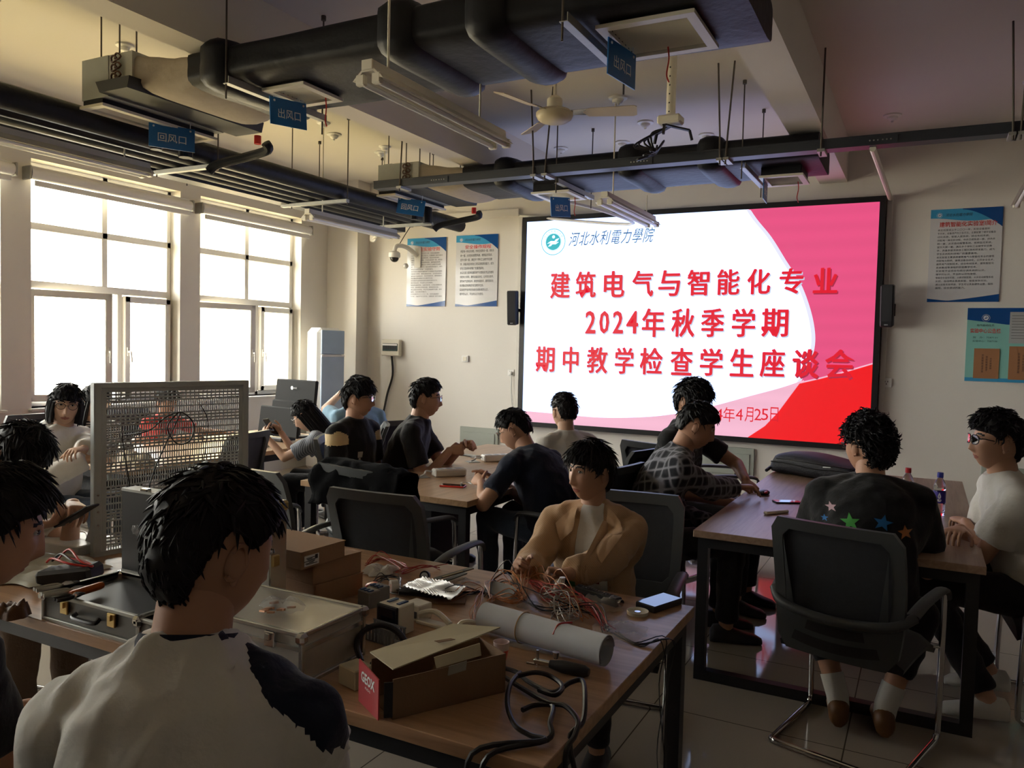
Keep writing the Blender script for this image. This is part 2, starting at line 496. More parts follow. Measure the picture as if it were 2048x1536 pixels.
# wing of the building seen through the right-hand window
m_facade = M('cream_facade', (0.80, 0.70, 0.48), 0.9, var=0.05)
t, b_ = nodes_of(m_facade)
co = t.nodes.new('ShaderNodeTexCoord'); br = t.nodes.new('ShaderNodeTexBrick'); mp = t.nodes.new('ShaderNodeMapping')
mp.inputs['Rotation'].default_value = (R(90), 0, 0)
br.inputs['Scale'].default_value = 1.0; br.inputs['Brick Width'].default_value = 0.5; br.inputs['Row Height'].default_value = 0.15; br.inputs['Mortar Size'].default_value = 0.008
br.inputs['Color1'].default_value = (0.82, 0.72, 0.50, 1); br.inputs['Color2'].default_value = (0.76, 0.66, 0.45, 1); br.inputs['Mortar'].default_value = (0.6, 0.52, 0.38, 1)
t.links.new(co.outputs['Object'], mp.inputs[0]); t.links.new(mp.outputs[0], br.inputs[0]); t.links.new(br.outputs[0], b_.inputs['Base Color'])
m_brickred = M('red_brick_pilaster', (0.55, 0.16, 0.12), 0.9, var=0.1)
wg = thing('building_wing', 'cream building wing with red brick pilaster seen through the far window', 'building', (-13, 13.4, -4))
MB().box((-12.3, 13.6, 2), (9.0, 0.5, 12)).build('facade', m_facade, wg, smooth=0)
MB().box((-11.55, 13.3, 2), (0.8, 0.14, 12)).build('pilaster', m_brickred, wg, smooth=0)

# ---------------------------------------------------------------- LED wall
SY = D - 0.10
p00 = atY(1054, 444, SY); p11 = atY(1742, 891, SY); p10 = atY(1756, 404, SY); p01 = atY(1045, 843.5, SY)
SX0, SX1 = (p00[0] + p01[0]) / 2, (p10[0] + p11[0]) / 2
SZ1, SZ0 = (p00[2] + p10[2]) / 2, (p01[2] + p11[2]) / 2
SWD, SHT = SX1 - SX0, SZ1 - SZ0
def emis(name, col, s, bands=0.0):
    m = bpy.data.materials.new(name); m.use_nodes = True
    t = m.node_tree; b = t.nodes['Principled BSDF']
    b.inputs['Base Color'].default_value = (0.02, 0.02, 0.02, 1); b.inputs['Roughness'].default_value = 0.5
    if bands:
        co = t.nodes.new('ShaderNodeTexCoord'); w = t.nodes.new('ShaderNodeTexWave'); w.bands_direction = 'Z'
        w.inputs['Scale'].default_value = 1.9; w.inputs['Distortion'].default_value = 3; w.inputs['Detail'].default_value = 3
        mp = t.nodes.new('ShaderNodeMapping'); mp.inputs['Scale'].default_value = (0.05, 1, 1)
        mx = t.nodes.new('ShaderNodeMix'); mx.data_type = 'RGBA'
        mx.inputs[6].default_value = (*[c * (1 - bands) for c in col], 1); mx.inputs[7].default_value = (*col, 1)
        t.links.new(co.outputs['Object'], mp.inputs[0]); t.links.new(mp.outputs[0], w.inputs[0])
        t.links.new(w.outputs[0], mx.inputs[0]); t.links.new(mx.outputs[2], b.inputs['Emission Color'])
    else:
        b.inputs['Emission Color'].default_value = (*col, 1)
    b.inputs['Emission Strength'].default_value = s
    return m
e_white = emis('led_white', (0.46, 0.60, 1.0), 2.5)
e_pink = emis('led_pink', (0.86, 0.085, 0.24), 0.95, 0.05)
e_lpink = emis('led_pale_pink', (0.98, 0.52, 0.68), 0.95, 0.05)
e_red = emis('led_red', (0.93, 0.004, 0.010), 0.95)
e_text = emis('led_red_letters', (0.84, 0.004, 0.025), 0.9)
e_shade = emis('led_letter_shadow', (0.55, 0.60, 0.78), 1.0)
e_dpink = emis('led_letter_shadow_on_pink', (.42, .02, .07), .9)
e_rim = emis('led_curve_rim', (0.74, 0.74, 0.92), 1.1)
e_teal = emis('led_teal', (0.03, 0.47, 0.53), 1.0)
e_navy = emis('led_navy_letters', (0.02, 0.10, 0.26), 1.0)
scr = thing('led_screen', 'large bright LED screen showing a white and red slide with red title', 'screen', ((SX0 + SX1) / 2, D, SZ0))
bz = 0.055
fr = MB()
fr.box(((SX0 + SX1) / 2, SY + .045, SZ1 + bz / 2), (SWD + 2 * bz, 0.11, bz)); fr.box(((SX0 + SX1) / 2, SY + .045, SZ0 - bz / 2), (SWD + 2 * bz, 0.11, bz))
fr.box((SX0 - bz / 2, SY + .045, (SZ0 + SZ1) / 2), (bz, 0.11, SHT)); fr.box((SX1 + bz / 2, SY + .045, (SZ0 + SZ1) / 2), (bz, 0.11, SHT))
fr.build('bezel', m_black, scr, smooth=0)
def S(px, py, k=0):
    p = atY(px, py, SY); return V3(p[0], SY - 0.0012 * k, p[2])
def clampS(p):
    p[0] = min(max(p[0], SX0), SX1); p[2] = min(max(p[2], SZ0), SZ1); return p
MB().box(((SX0 + SX1) / 2, SY + .02, (SZ0 + SZ1) / 2), (SWD, 0.04, SHT)).build('display', e_white, scr, smooth=0)
circ = [(1486, 400), (1510, 437), (1540, 474), (1570, 522), (1598, 566), (1616, 612), (1626, 655), (1627, 690), (1618, 724), (1602, 758), (1582, 790), (1556, 825), (1530, 852), (1495, 884)]
def sm(pts, n=5):
    out = []
    for i in range(len(pts) - 1):
        p0 = pts[max(i - 1, 0)]; p1 = pts[i]; p2 = pts[i + 1]; p3 = pts[min(i + 2, len(pts) - 1)]
        for k in range(n):
            u = k / n
            out.append(tuple(0.5 * (2 * np.array(p1) + (np.array(p2) - p0) * u + (2 * np.array(p0) - 5 * np.array(p1) + 4 * np.array(p2) - p3) * u * u + (3 * np.array(p1) - p0 - 3 * np.array(p2) + p3) * u ** 3)))
    return out + [tuple(pts[-1])]
cs = sm(circ)
def strip(lo, hi, k, name, mat):
    """band of the slide between two curves given as equally many points"""
    mb = MB(); n = len(lo)
    vs = [clampS(S(*p, k)) for p in lo] + [clampS(S(*p, k)) for p in hi]
    mb.add(vs, [[i, i + 1, n + i + 1, n + i] for i in range(n - 1)])
    return mb.build(name, mat, scr, smooth=0)
strip(cs, [(1800, p[1] - (p[0] - 1760) * 0.0 ) for p in cs], 1, 'pink_field', e_pink)
strip([(p[0] - 5, p[1] + 1) for p in cs], [(p[0] + 3, p[1]) for p in cs], 2, 'curve_rim', e_rim)
# pale band along the bottom, red field at the right
bandtop = sm([(1040, 821), (1120, 828), (1200, 835), (1290, 834), (1360, 826), (1430, 811), (1500, 792), (1560, 776), (1608, 760)])
strip(bandtop, [(p[0], 900) for p in bandtop], 3, 'pale_band', e_lpink)
red_edge = [(1495, 884), (1530, 852), (1556, 825), (1582, 790), (1600, 766), (1640, 757), (1690, 744), (1760, 728)]
strip(red_edge, [(p[0] + 1, 905) for p in red_edge], 4, 'red_field', e_red)
strip([(p[0], p[1] - 2) for p in red_edge[4:]], [(p[0], p[1] + 1) for p in red_edge[4:]], 5, 'edge_glow', e_lpink)
def on_wall(mb, X, Y, Z, slope=0.0):
    """letters in the xy plane stood up on the front wall"""
    mb.v = [V3(X + p[0], Y - p[2], Z + p[1] + p[0] * slope) for p in mb.v]; return mb
def slide_line(chars, mat_name='title_letter', bold=0.011):
    for ch, x0, y0, x1, y1 in chars:
        a = S(x0, (y0 + y1) / 2); b = S(x1, (y0 + y1) / 2); c = S((x0 + x1) / 2, y0); d_ = S((x0 + x1) / 2, y1)
        w, h = b[0] - a[0], c[2] - d_[2]
        for dx, dz, k, mt, nm in ((0.010, -0.012, 6, e_shade if x0 < 1575 else e_dpink, 'letter_shadow'), (0, 0, 7, e_text, 'title_letter')):
            tb = MB()
            for e in (-.0045, 0, .0045): tb.merge(fit_text(ch, w - .009, h, bold=bold), o=V3(e, .3 * e, -e * .05 + .0003))
            on_wall(tb, (a[0] + b[0]) / 2 + dx, SY - 0.0012 * k, (c[2] + d_[2]) / 2 + dz).build(nm, mt, scr, smooth=0)
L1 = '建筑电气与智能化专业'; cx1 = [1121, 1172, 1229, 1286, 1339, 1397, 1457, 1518, 1583, 1651]
slide_line([(c, x - 20 - i * .5, 540 - i * .9 + 4, x + 20 + i * .5, 597 - i * 1.2) for i, (c, x) in enumerate(zip(L1, cx1))])
L2 = '2024年秋季学期'; bx2 = [(1171, 1192), (1199, 1219), (1226, 1247), (1253, 1277), (1284, 1330), (1343, 1390), (1402, 1449), (1464, 1511), (1523, 1577)]
slide_line([(c, a, 622 if i < 4 else 617, b, 667 if i < 4 else 674) for i, (c, (a, b)) in enumerate(zip(L2, bx2))])
L3 = '期中教学检查学生座谈会'; bx3 = [(1072, 1110), (1126, 1158), (1174, 1216), (1230, 1268), (1280, 1326), (1341, 1386), (1400, 1446), (1460, 1508), (1520, 1570), (1585, 1638), (1650, 1709)]
slide_line([(c, a, 693 + i * .6, b, 744 + i * 1.3) for i, (c, (a, b)) in enumerate(zip(L3, bx3))])
d4 = '2024年4月25日'; bx4 = [(1381, 1397), (1397, 1412), (1413, 1429), (1430, 1446), (1447, 1470), (1472, 1486), (1490, 1507), (1509, 1523), (1523, 1537), (1541, 1557)]
for ch, (a_, b2) in zip(d4, bx4):
    a = S(a_, 828); b = S(b2, 828); c = S(a_, 817 if ch.isdigit() else 814); d_ = S(a_, 840 if ch.isdigit() else 843)
    on_wall(fit_text(ch, b[0] - a[0], c[2] - d_[2], bold=0.0), (a[0] + b[0]) / 2, SY - 0.009, (c[2] + d_[2]) / 2).build('date_letter', e_text, scr, smooth=0)
a = S(1138, 478); b = S(1310, 470); hh = (S(1200, 462)[2] - S(1200, 492)[2])
on_wall(fit_text('河北水利電力學院', b[0] - a[0], hh * 0.95, bold=0.0, shear=0.35, spacing=1.12), (a[0] + b[0]) / 2, SY - 0.006, (a[2] + b[2]) / 2, 0.01).build('college_name', e_navy, scr, smooth=0)
def emblem(parent, c, r, yplane, m_ring, m_disc, m_fig, mk=on_wall):
    """round college badge: ring, disc and a flowing white figure"""
    def ringmb(r0, r1, n=48):
        vs = [(r0 * math.cos(q), r0 * math.sin(q), 0) for q in np.linspace(0, 2 * math.pi, n, endpoint=False)] + [(r1 * math.cos(q), r1 * math.sin(q), 0) for q in np.linspace(0, 2 * math.pi, n, endpoint=False)]
        return MB().add(vs, [[i, (i + 1) % n, n + (i + 1) % n, n + i] for i in range(n)])
    mk(ringmb(r * .95, r), c[0], yplane, c[2]).build('badge_ring', m_ring, parent, smooth=0)
    mk(ringmb(r * .66, r * .68), c[0], yplane, c[2]).build('badge_ring', m_ring, parent, smooth=0)
    mk(ringmb(r * .02, r * .62), c[0], yplane, c[2]).build('badge_disc', m_disc, parent, smooth=0)
    f = MB()
    sw = [(-.52, -.12), (-.2, .08), (.1, .06), (.22, .2), (.5, .26), (.3, .02), (.06, -.1), (-.18, -.08)]
    f.add([(x * r, y * r, 0.0008) for x, y in sw], [list(range(len(sw)))])
    f.add([(-x * r * .9 + .02 * r, -y * r * .9 - .12 * r, 0.0008) for x, y in sw], [list(range(len(sw)))])
    f.add([(.12 * r * math.cos(q) + .02 * r, .12 * r * math.sin(q) + .38 * r, 0.0008) for q in np.linspace(0, 2 * math.pi, 14, endpoint=False)], [list(range(14))])
    mk(f, c[0], yplane, c[2]).build('badge_figure', m_fig, parent, smooth=0)
    for i, ch in enumerate('河北水利电力学院'):
        q = R(150 - i * 120 / 7)
        tb = fit_text(ch, r * .16, r * .16); tb.v = [rotz(q - R(90)) @ p + V3(r * .81 * math.cos(q), r * .81 * math.sin(q), 0) for p in tb.v]
        mk(tb, c[0], yplane, c[2]).build('badge_letter', m_ring, parent, smooth=0)
ec = S(1107, 484); er = (S(1107, 457)[2] - S(1107, 510)[2]) / 2
emblem(scr, ec, er, SY - 0.007, e_teal, e_teal, e_white)
# ---------------------------------------------------------------- posters and fittings on the front wall
def solid(name, col, rough=0.4, spec=0.5): return M(name, col, rough, var=0.03, scale=4, spec=spec)
m_paper = solid('poster_white', (0.66, 0.66, 0.68), 0.12)
m_blue1 = solid('poster_light_blue', (0.06, 0.34, 0.62), 0.12); m_blue2 = solid('poster_dark_blue', (0.012, 0.075, 0.27), 0.12)
m_ptext = solid('poster_print', (0.02, 0.02, 0.03), 0.3); m_pred = solid('poster_red_print', (0.65, 0.02, 0.02), 0.3)
m_mint = solid('notice_board_mint', (0.25, 0.55, 0.50), 0.3); m_kraft = solid('kraft_paper', (0.36, 0.17, 0.08), 0.6)
m_badge_white = solid('badge_white', (0.75, 0.78, 0.8), 0.3)  # plain white for badges, lettering and logos
def rect_px(x0, y0, x1, y1, Y=D):
    a = atY(x0, (y0 + y1) / 2, Y); b = atY(x1, (y0 + y1) / 2, Y); c = atY((x0 + x1) / 2, y0, Y); d = atY((x0 + x1) / 2, y1, Y)
    return a[0], b[0], d[2], c[2]
BODY = ['本实验室成立于二〇〇一年，实验设备面积', '平方米，设备资产约三百万元，主要配置了楼宇设备自', '动化系统，智能人居系统，综合布线系统，', '供配电一体化实训柜，中央空调系统一套，供热系',
        '统一套，火灾自动报警系统，视频监控系统，', '室外大屏一套，满足多个学科工业楼宇实验教', '学，具备多层次综合工程实践和研发能力，成为', '学生实践和科研推广的重要基地。',
        '　本实验室主要承担建筑电气与智能化专业的建筑', '供配电与照明，建筑设备自动化，公共安全技术，', '建筑电气控制技术，综合布线技术，建筑智能化', '系统集成等课程的实验教学任务。',
        '　实验室开设项目包括空调系统的认识，', '楼宇的认识，平台的认识与使用，', '智能综合监控实验，人脸识别实验，火灾自动报警系统', '实验，自动喷水系统实验，智能安防实验。', '　通过这些实验项目，学生可以具备硬件设置，软件', '编程，综合调试的能力。']
def poster(name, label, px, title, nlines, tcol, rows, group='blue headed wall posters', tfrac=0.62):
    x0, x1, z0, z1 = rect_px(*px); w, h = x1 - x0, z1 - z0; Y = D - 0.012
    t_ = thing(name, label, 'poster', ((x0 + x1) / 2, D, z0), group=group)
    MB().box(((x0 + x1) / 2, D - .006, (z0 + z1) / 2), (w, 0.012, h)).build('board', m_paper, t_, smooth=0)
    P = lambda u, v, k=1: V3(x0 + u * w, Y - 0.0006 * k, z0 + v * h)
    us = np.linspace(0, 1, 24)
    hb = MB(); lo = [P(u, 0.885 + 0.02 * math.cos(u * 5) - (0.10 * max(0, (u - .8) / .2) ** 2.2)) for u in us]
    hb.add(lo + [P(u, 1) for u in us], [[i, i + 1, 25 + i, 24 + i] for i in range(23)]); hb.build('header', m_blue1, t_, smooth=0)
    hb = MB(); us2 = np.linspace(.45, 1, 20); lo = [P(u, 0.99 - 0.20 * ((u - .45) / .55) ** 1.6, 2) for u in us2]
    hb.add(lo + [P(u, 1, 2) for u in us2], [[i, i + 1, 21 + i, 20 + i] for i in range(19)]); hb.build('header_shade', m_blue2, t_, smooth=0)
    ft = MB(); lo = [P(u, 0, 2) for u in us]; hi = [P(u, 0.012 + .10 * max(0, u - .25) ** 1.2 + 0.085 * max(0, .3 - u), 2) for u in us]
    ft.add(lo + hi, [[i, i + 1, 25 + i, 24 + i] for i in range(23)]); ft.build('footer', m_blue2, t_, smooth=0)
    on_wall(fit_text(title, w * tfrac, h * .055, bold=.008), x0 + w * .53, Y - .002, z0 + h * .835).build('title', tcol, t_, smooth=0)
    on_wall(fit_text('河北水利電力學院', w * .38, h * .034, shear=.3), x0 + w * .40, Y - .002, z0 + h * .935).build('college_name', m_ptext, t_, smooth=0)
    emblem(t_, V3(x0 + w * .125, 0, z0 + h * .935), w * .042, Y - .002, m_badge_white, m_badge_white, m_blue2)
    tx = MB()
    for i in range(nlines):
        ln = rows[i % len(rows)]; full = 18
        fw = w * .80 * min(1.0, len(ln) / 21.0)
        tb = fit_text(ln, fw, h * .66 / nlines * .62); on_wall(tb, x0 + w * .11 + fw / 2, Y - .002, z0 + h * (.775 - .66 * i / nlines)); tx.merge(tb)
    tx.build('body_text', m_ptext, t_, smooth=0)
    return t_
poster('wall_poster', 'blue and white student rules poster beside the wall camera', (815, 476, 892.5, 613), '学生实验守则', 20, m_pred, BODY)
poster('wall_poster', 'blue and white safety rules poster beside the left speaker', (912.5, 470, 996, 613), '安全操作规程', 11, m_pred, BODY[3:] + BODY[:3])
poster('wall_poster', 'blue headed laboratory introduction poster with dense text right of the screen', (1858, 417, 2002, 604), '建筑智能化实验室Ⅰ简介', 18, m_pred, BODY, tfrac=.80)
x0, x1, z0, z1 = rect_px(1932, 616, 2120, 765)
nb = thing('notice_board', 'mint and blue notice board with brown envelopes at the right edge', 'notice board', ((x0 + x1) / 2, D, z0))
w, h = x1 - x0, z1 - z0
MB().box(((x0 + x1) / 2, D - .006, (z0 + z1) / 2), (w, .012, h)).build('board', m_mint, nb, smooth=0)
us = np.linspace(0, 1, 24)
hb = MB(); hb.add([V3(x0 + u * w, D - .013, z0 + h * (.84 - .09 * min(1, u * 2.2) + .05 * u)) for u in us] + [V3(x0 + u * w, D - .013, z1) for u in us], [[i, i + 1, 25 + i, 24 + i] for i in range(23)]); hb.build('header', m_blue2, nb, smooth=0)
MB().box(((x0 + x1) / 2, D - .013, z0 + h * .025), (w, .002, h * .05)).build('footer', m_blue1, nb, smooth=0)
emblem(nb, V3(x0 + w * .205, 0, z0 + h * .865), w * .045, D - .015, m_badge_white, m_badge_white, m_blue2)
on_wall(fit_text('电气自动化系', w * .19, h * .03), x0 + w * .205, D - .015, z0 + h * .765).build('department_name', m_ptext, nb, smooth=0)
on_wall(fit_text('实验中心公告栏', w * .33, h * .065, bold=.008), x0 + w * .205, D - .015, z0 + h * .69).build('title', m_pred, nb, smooth=0)
on_wall(fit_text('报　办：7587131', w * .27, h * .026), x0 + w * .205, D - .015, z0 + h * .60).build('phone_line', m_ptext, nb, smooth=0)
on_wall(fit_text('实验中心：7587106', w * .27, h * .026), x0 + w * .205, D - .015, z0 + h * .55).build('phone_line', m_ptext, nb, smooth=0)
for k, (px, lb) in enumerate((((1947, 697, 1998, 757), 'brown paper file pinned at the left of the mint notice board'), ((2017, 693, 2075, 760), 'brown paper file pinned at the right edge on the mint notice board'))):
    a, b, c, d = rect_px(*px, D - .014)
    f_ = thing('paper_file', lb, 'file', ((a + b) / 2, D - .014, c), group='files on the notice board')
    MB().box(((a + b) / 2, D - .017, (c + d) / 2), (b - a, .006, d - c)).build('cover', m_kraft, f_, smooth=0)
    mb = MB()
    for q in range(3):
        tb = fit_text('实验室管理制度汇编'[:7 - q], (d - c) * (.62 - q * .12), (b - a) * .08); tb.v = [V3(p[1], -p[0], 0) for p in tb.v]
        mb.merge(on_wall(tb, a + (b - a) * (.35 + .16 * q), D - .0205, (c + d) / 2))
    mb.build('print', m_ptext, f_, smooth=0)
a, b, c, d = rect_px(2019, 624, 2060, 687, D - .014)
f_ = thing('posted_sheet', 'grey printed sheet behind clear cover on the notice board', 'sheet', ((a + b) / 2, D - .014, c))
MB().box(((a + b) / 2, D - .016, (c + d) / 2), (b - a, .004, d - c)).build('sheet', M('grey_sheet', (.42, .43, .43), .3), f_, smooth=0)
mb = MB()
for q in range(9): mb.box(((a + b) / 2, D - .0185, d - (d - c) * (.12 + .09 * q)), ((b - a) * .8, .0006, .006))
mb.build('print', solid('grey_print', (.2, .2, .2)), f_, smooth=0)

def speaker(label, px, turn, arm_dx):
    x0, x1, z0, z1 = rect_px(*px, D - .16); cx, cz = (x0 + x1) / 2, (z0 + z1) / 2
    t_ = thing('wall_speaker', label, 'speaker', (cx, D, z0), group='column speakers beside the screen')
    T = rotz(turn) @ rotx(R(7)); h = z1 - z0
    MB().box((cx, D - .19, cz), (.115, .12, h), T, ch=.012).build('cabinet', m_black, t_)
    g = MB().box((0, 0, 0), (.095, .006, h * .86)); g.v = [T @ (p + V3(0, -.063, .03)) + V3(cx, D - .19, cz) for p in g.v]
    g.build('grille', M('speaker_grille', (.02, .02, .024), .7, bump=.6, bscale=400), t_, smooth=0)
    g = fit_text('HiVi', .03, .012); g.v = [V3(p[0], -.064, p[1] - h * .44) for p in g.v]; g.v = [T @ p + V3(cx, D - .19, cz) for p in g.v]
    g.build('badge', m_badge_white, t_, smooth=0)
    b_ = MB(); b_.bar((cx, D - .15, cz - .02), (cx + arm_dx, D, cz - .03), .035, .035); b_.box((cx + arm_dx, D - .01, cz - .03), (.07, .02, .12), ch=.004)
    b_.build('wall_bracket', m_black, t_)
speaker('slim black column speaker left of the screen', (1020, 582, 1036, 650), R(12), .07)
speaker('slim black column speaker right of the screen', (1766, 570, 1784, 654), -R(4), .03)

x0, x1, z0, z1 = rect_px(768, 679, 805, 712)
pb = thing('distribution_box', 'cream electrical box with smoked window on the front wall', 'electrical box', ((x0 + x1) / 2, D, z0))
cx, cz = (x0 + x1) / 2, (z0 + z1) / 2; w, h = x1 - x0, z1 - z0
MB().box((cx, D - .035, cz), (w, .07, h), ch=.012).build('housing', m_cream, pb)
MB().box((cx, D - .072, cz + h * .03), (w * .80, .012, h * .46), ch=.004).build('window', M('smoked_window', (.06, .09, .08), .1), pb)
mb = MB()
for q in range(6): mb.box((cx - w * .3 + q * w * .12, D - .079, cz + h * .0), (w * .09, .004, h * .20))
mb.build('breaker', m_black, pb, smooth=0)
MB().box((cx, D - .079, cz + h * .18), (w * .78, .004, h * .1)).build('label_strip', m_white, pb, smooth=0)
MB().tube(sm([(cx, D - .03, z0), (cx + .02, D - .03, z0 - .25), (cx - .06, D - .03, z0 - .5), (cx - .12, D - .03, z0 - .75), (cx - .22, D - .03, z0 - 1.0)]), .014, 8).build('black_cable', m_black, pb)
def plate(name, label, cat, px, holes, extra=None):
    x0, x1, z0, z1 = rect_px(*px); cx, cz = (x0 + x1) / 2, (z0 + z1) / 2; w = x1 - x0
    t_ = thing(name, label, cat, (cx, D, z0))
    MB().box((cx, D - .012, cz), (w, .024, z1 - z0), ch=.006).build('plate', m_white, t_)
    if holes == 'rocker': MB().box((cx, D - .026, cz), (w * .6, .008, (z1 - z0) * .62), ch=.003).build('rocker', m_cream, t_)
    else:
        mb = MB()
        for dx, dz in ((-.012, .012), (.012, .012), (0, -.012)): mb.box((cx + dx, D - .0245, cz + dz), (.006, .004, .014))
        mb.build('pin_slots', m_black, t_, smooth=0)
    return t_
plate('light_switch', 'white light switch on the front wall under the safety poster', 'switch', (925, 711, 938, 724), 'rocker')
sk = plate('wall_socket', 'white socket with cables hanging left of the screen', 'socket', (1017, 739, 1030, 752), 'pins')
p = atY(1023, 750, D - .02)
for q in range(2):
    MB().tube(sm([p, p + V3(.01 * q, -.01, -.2), p + V3(.03 + .02 * q, -.005, -.5), p + V3(.02, -.01, -.95)]), .006, 6).build('white_cable', m_white, sk)
MB().box(p + V3(0, -.02, .02), (.035, .04, .04), ch=.006).build('plug', m_white, sk)
plate('wall_socket', 'pale socket plate on the wall right of the screen', 'socket', (1762, 756, 1784, 775), 'pins')
for px, lb in (((922, 855, 998, 893), 'grey green access panel low on the wall behind the long table'), ((1400, 893, 1509, 953), 'grey access panel low on the wall under the screen'), ((1960, 935, 2070, 1000), 'grey access panel low on the wall behind the man in white')):
    x0, x1, z0, z1 = rect_px(*px)
    if x1 - x0 < .4: x1 = x0 + .5
    z0 = max(.30, z1 - .33)
    t_ = thing('access_panel', lb, 'panel', ((x0 + x1) / 2, D, z0), group='access panels low on the front wall')
    mp_ = M('grey_green_panel', (.34, .37, .33), .5)
    MB().box(((x0 + x1) / 2, D - .015, (z0 + z1) / 2), (x1 - x0, .03, z1 - z0), ch=.004).build('frame', mp_, t_)
    MB().box(((x0 + x1) / 2, D - .034, (z0 + z1) / 2 - .02), ((x1 - x0) * .84, .012, (z1 - z0) * .72), ch=.003).build('door', mp_, t_)
# dome camera on its arm and a small bullet camera on the column
dc = atY(789, 512, D - .25)
t_ = thing('dome_camera', 'white dome security camera on an arm beside the posters', 'camera', (dc[0], D, dc[2]))
MB().lathe([(0, .06), (.05, .058), (.072, .04), (.076, .0), (.07, -.02)], dc, 20).build('housing', m_white, t_)
MB().ell(dc + V3(0, 0, -.03), (.055, .055, .05), 18, 10).build('dome', M('smoked_dome', (.02, .02, .02), .08), t_)
pw_ = V3(dc[0] + .20, D, dc[2] - .0)
ar = MB(); ar.tube(sm([dc + V3(0, 0, .06), dc + V3(.02, .02, .13), dc + V3(.10, .12, .12), pw_ + V3(0, -.03, .02)]), .028, 10); ar.box(pw_ + V3(0, -.015, 0), (.10, .03, .26), ch=.006)
ar.build('arm', m_white, t_)
MB().ell(dc + V3(.12, .08, -.12), (.035, .035, .035)).build('microphone', m_white, t_)
MB().tube(sm([dc + V3(0, .05, .1), dc + V3(.12, .2, .42), dc + V3(.38, .22, .62), dc + V3(.55, .2, .78)]), .005, 6).build('cable', m_black, t_)
bc = atY(748, 462, D - .45)
t_ = thing('bullet_camera', 'small white bullet camera on the corner column', 'camera', (bc[0] - .2, D - .25, bc[2]))
ar = MB(); ar.cyl((bc[0] - .15, D - .25, bc[2] - .06), (bc[0] - .15, D - .28, bc[2] - .06), .05); ar.tube([(bc[0] - .15, D - .27, bc[2] - .06), (bc[0] - .03, D - .36, bc[2] - .05), (bc[0] - .01, D - .42, bc[2])], .018)
ar.build('mount', m_white, t_)
MB().cyl((bc[0] - .02, D - .40, bc[2] + .03), (bc[0] + .12, D - .60, bc[2] + .0), .042, .04).build('body', m_black, t_)
# trunking
tr = MB(); p1 = atY(700, 443, D); p2 = atY(1040, 431, D)
zt_ = (p1[2] + p2[2]) / 2
tr.box(((p1[0] + p2[0]) / 2, D - .02, zt_), (p2[0] - p1[0], .04, .09), ch=.004)
struct(tr.build('trim_4', m_wall))
tr = MB().box((p2[0] + .03, D - .02, zt_ / 2 + .3), (.05, .04, zt_ - .7), ch=.004); struct(tr.build('trim_5', m_wall))
pc = atY(1781, 400, D)
tr = MB().box((pc[0], D - .02, pc[2] / 2 + .3), (.05, .04, pc[2] - .6), ch=.004); struct(tr.build('trim_6', m_wall))
# floor standing air conditioner in the corner
ac = thing('air_conditioner', 'tall white floor standing air conditioner in the far left corner', 'air conditioner', (-6.78, 7.86, 0), R(80))
MB().box((0, 0, .90), (.40, .30, 1.80), ch=.06).build('cabinet', m_white, ac, world=False)
MB().box((.0, -.155, 1.62), (.36, .03, .30), ch=.008).build('outlet', M('blue_grey_front', (.32, .42, .55), .25), ac, world=False)
MB().box((0, -.155, .80), (.36, .03, 1.28), ch=.008).build('front_panel', M('pale_blue_front', (.38, .47, .60), .25), ac, world=False)
MB().box((0, -.158, 1.448), (.36, .02, .02)).build('trim_strip', m_white, ac, world=False, smooth=0)

# ---------------------------------------------------------------- ceiling services
def sign(parent_free_label, text, c, w=.30, h=.17, yaw=0.0, tilt=0.0):
    t_ = thing('hanging_sign', parent_free_label, 'sign', c, yaw, group='blue vent signs')
    T = roty(tilt)
    b_ = MB().box((0, 0, -h / 2), (w, .006, h), T); b_.build('plate', M('sign_blue', (.012, .14, .42), .3), t_, world=False, smooth=0)
    tb = fit_text(text, w * .62, h * .36, bold=.008)
    tb.v = [T @ V3(p[0], -.0045, p[1] - h * .55) for p in tb.v]; tb.build('lettering', m_badge_white, t_, world=False, smooth=0)
    bk = fit_text(text, w * .62, h * .36, bold=.008); bk.v = [T @ V3(-p[0], .0045, p[1] - h * .55) for p in bk.v]; bk.build('lettering', m_badge_white, t_, world=False, smooth=0)
    for q in (-1, 1):
        r_ = MB(); r_.tube([T @ V3(q * w * .4, 0, -.02), T @ V3(q * w * .4, 0, .05)], .003, 6); r_.ell(T @ V3(q * w * .4, -.005, -.018), (.007, .004, .007)); r_.build('hanging_tie', m_badge_white, t_, world=False)
    return t_
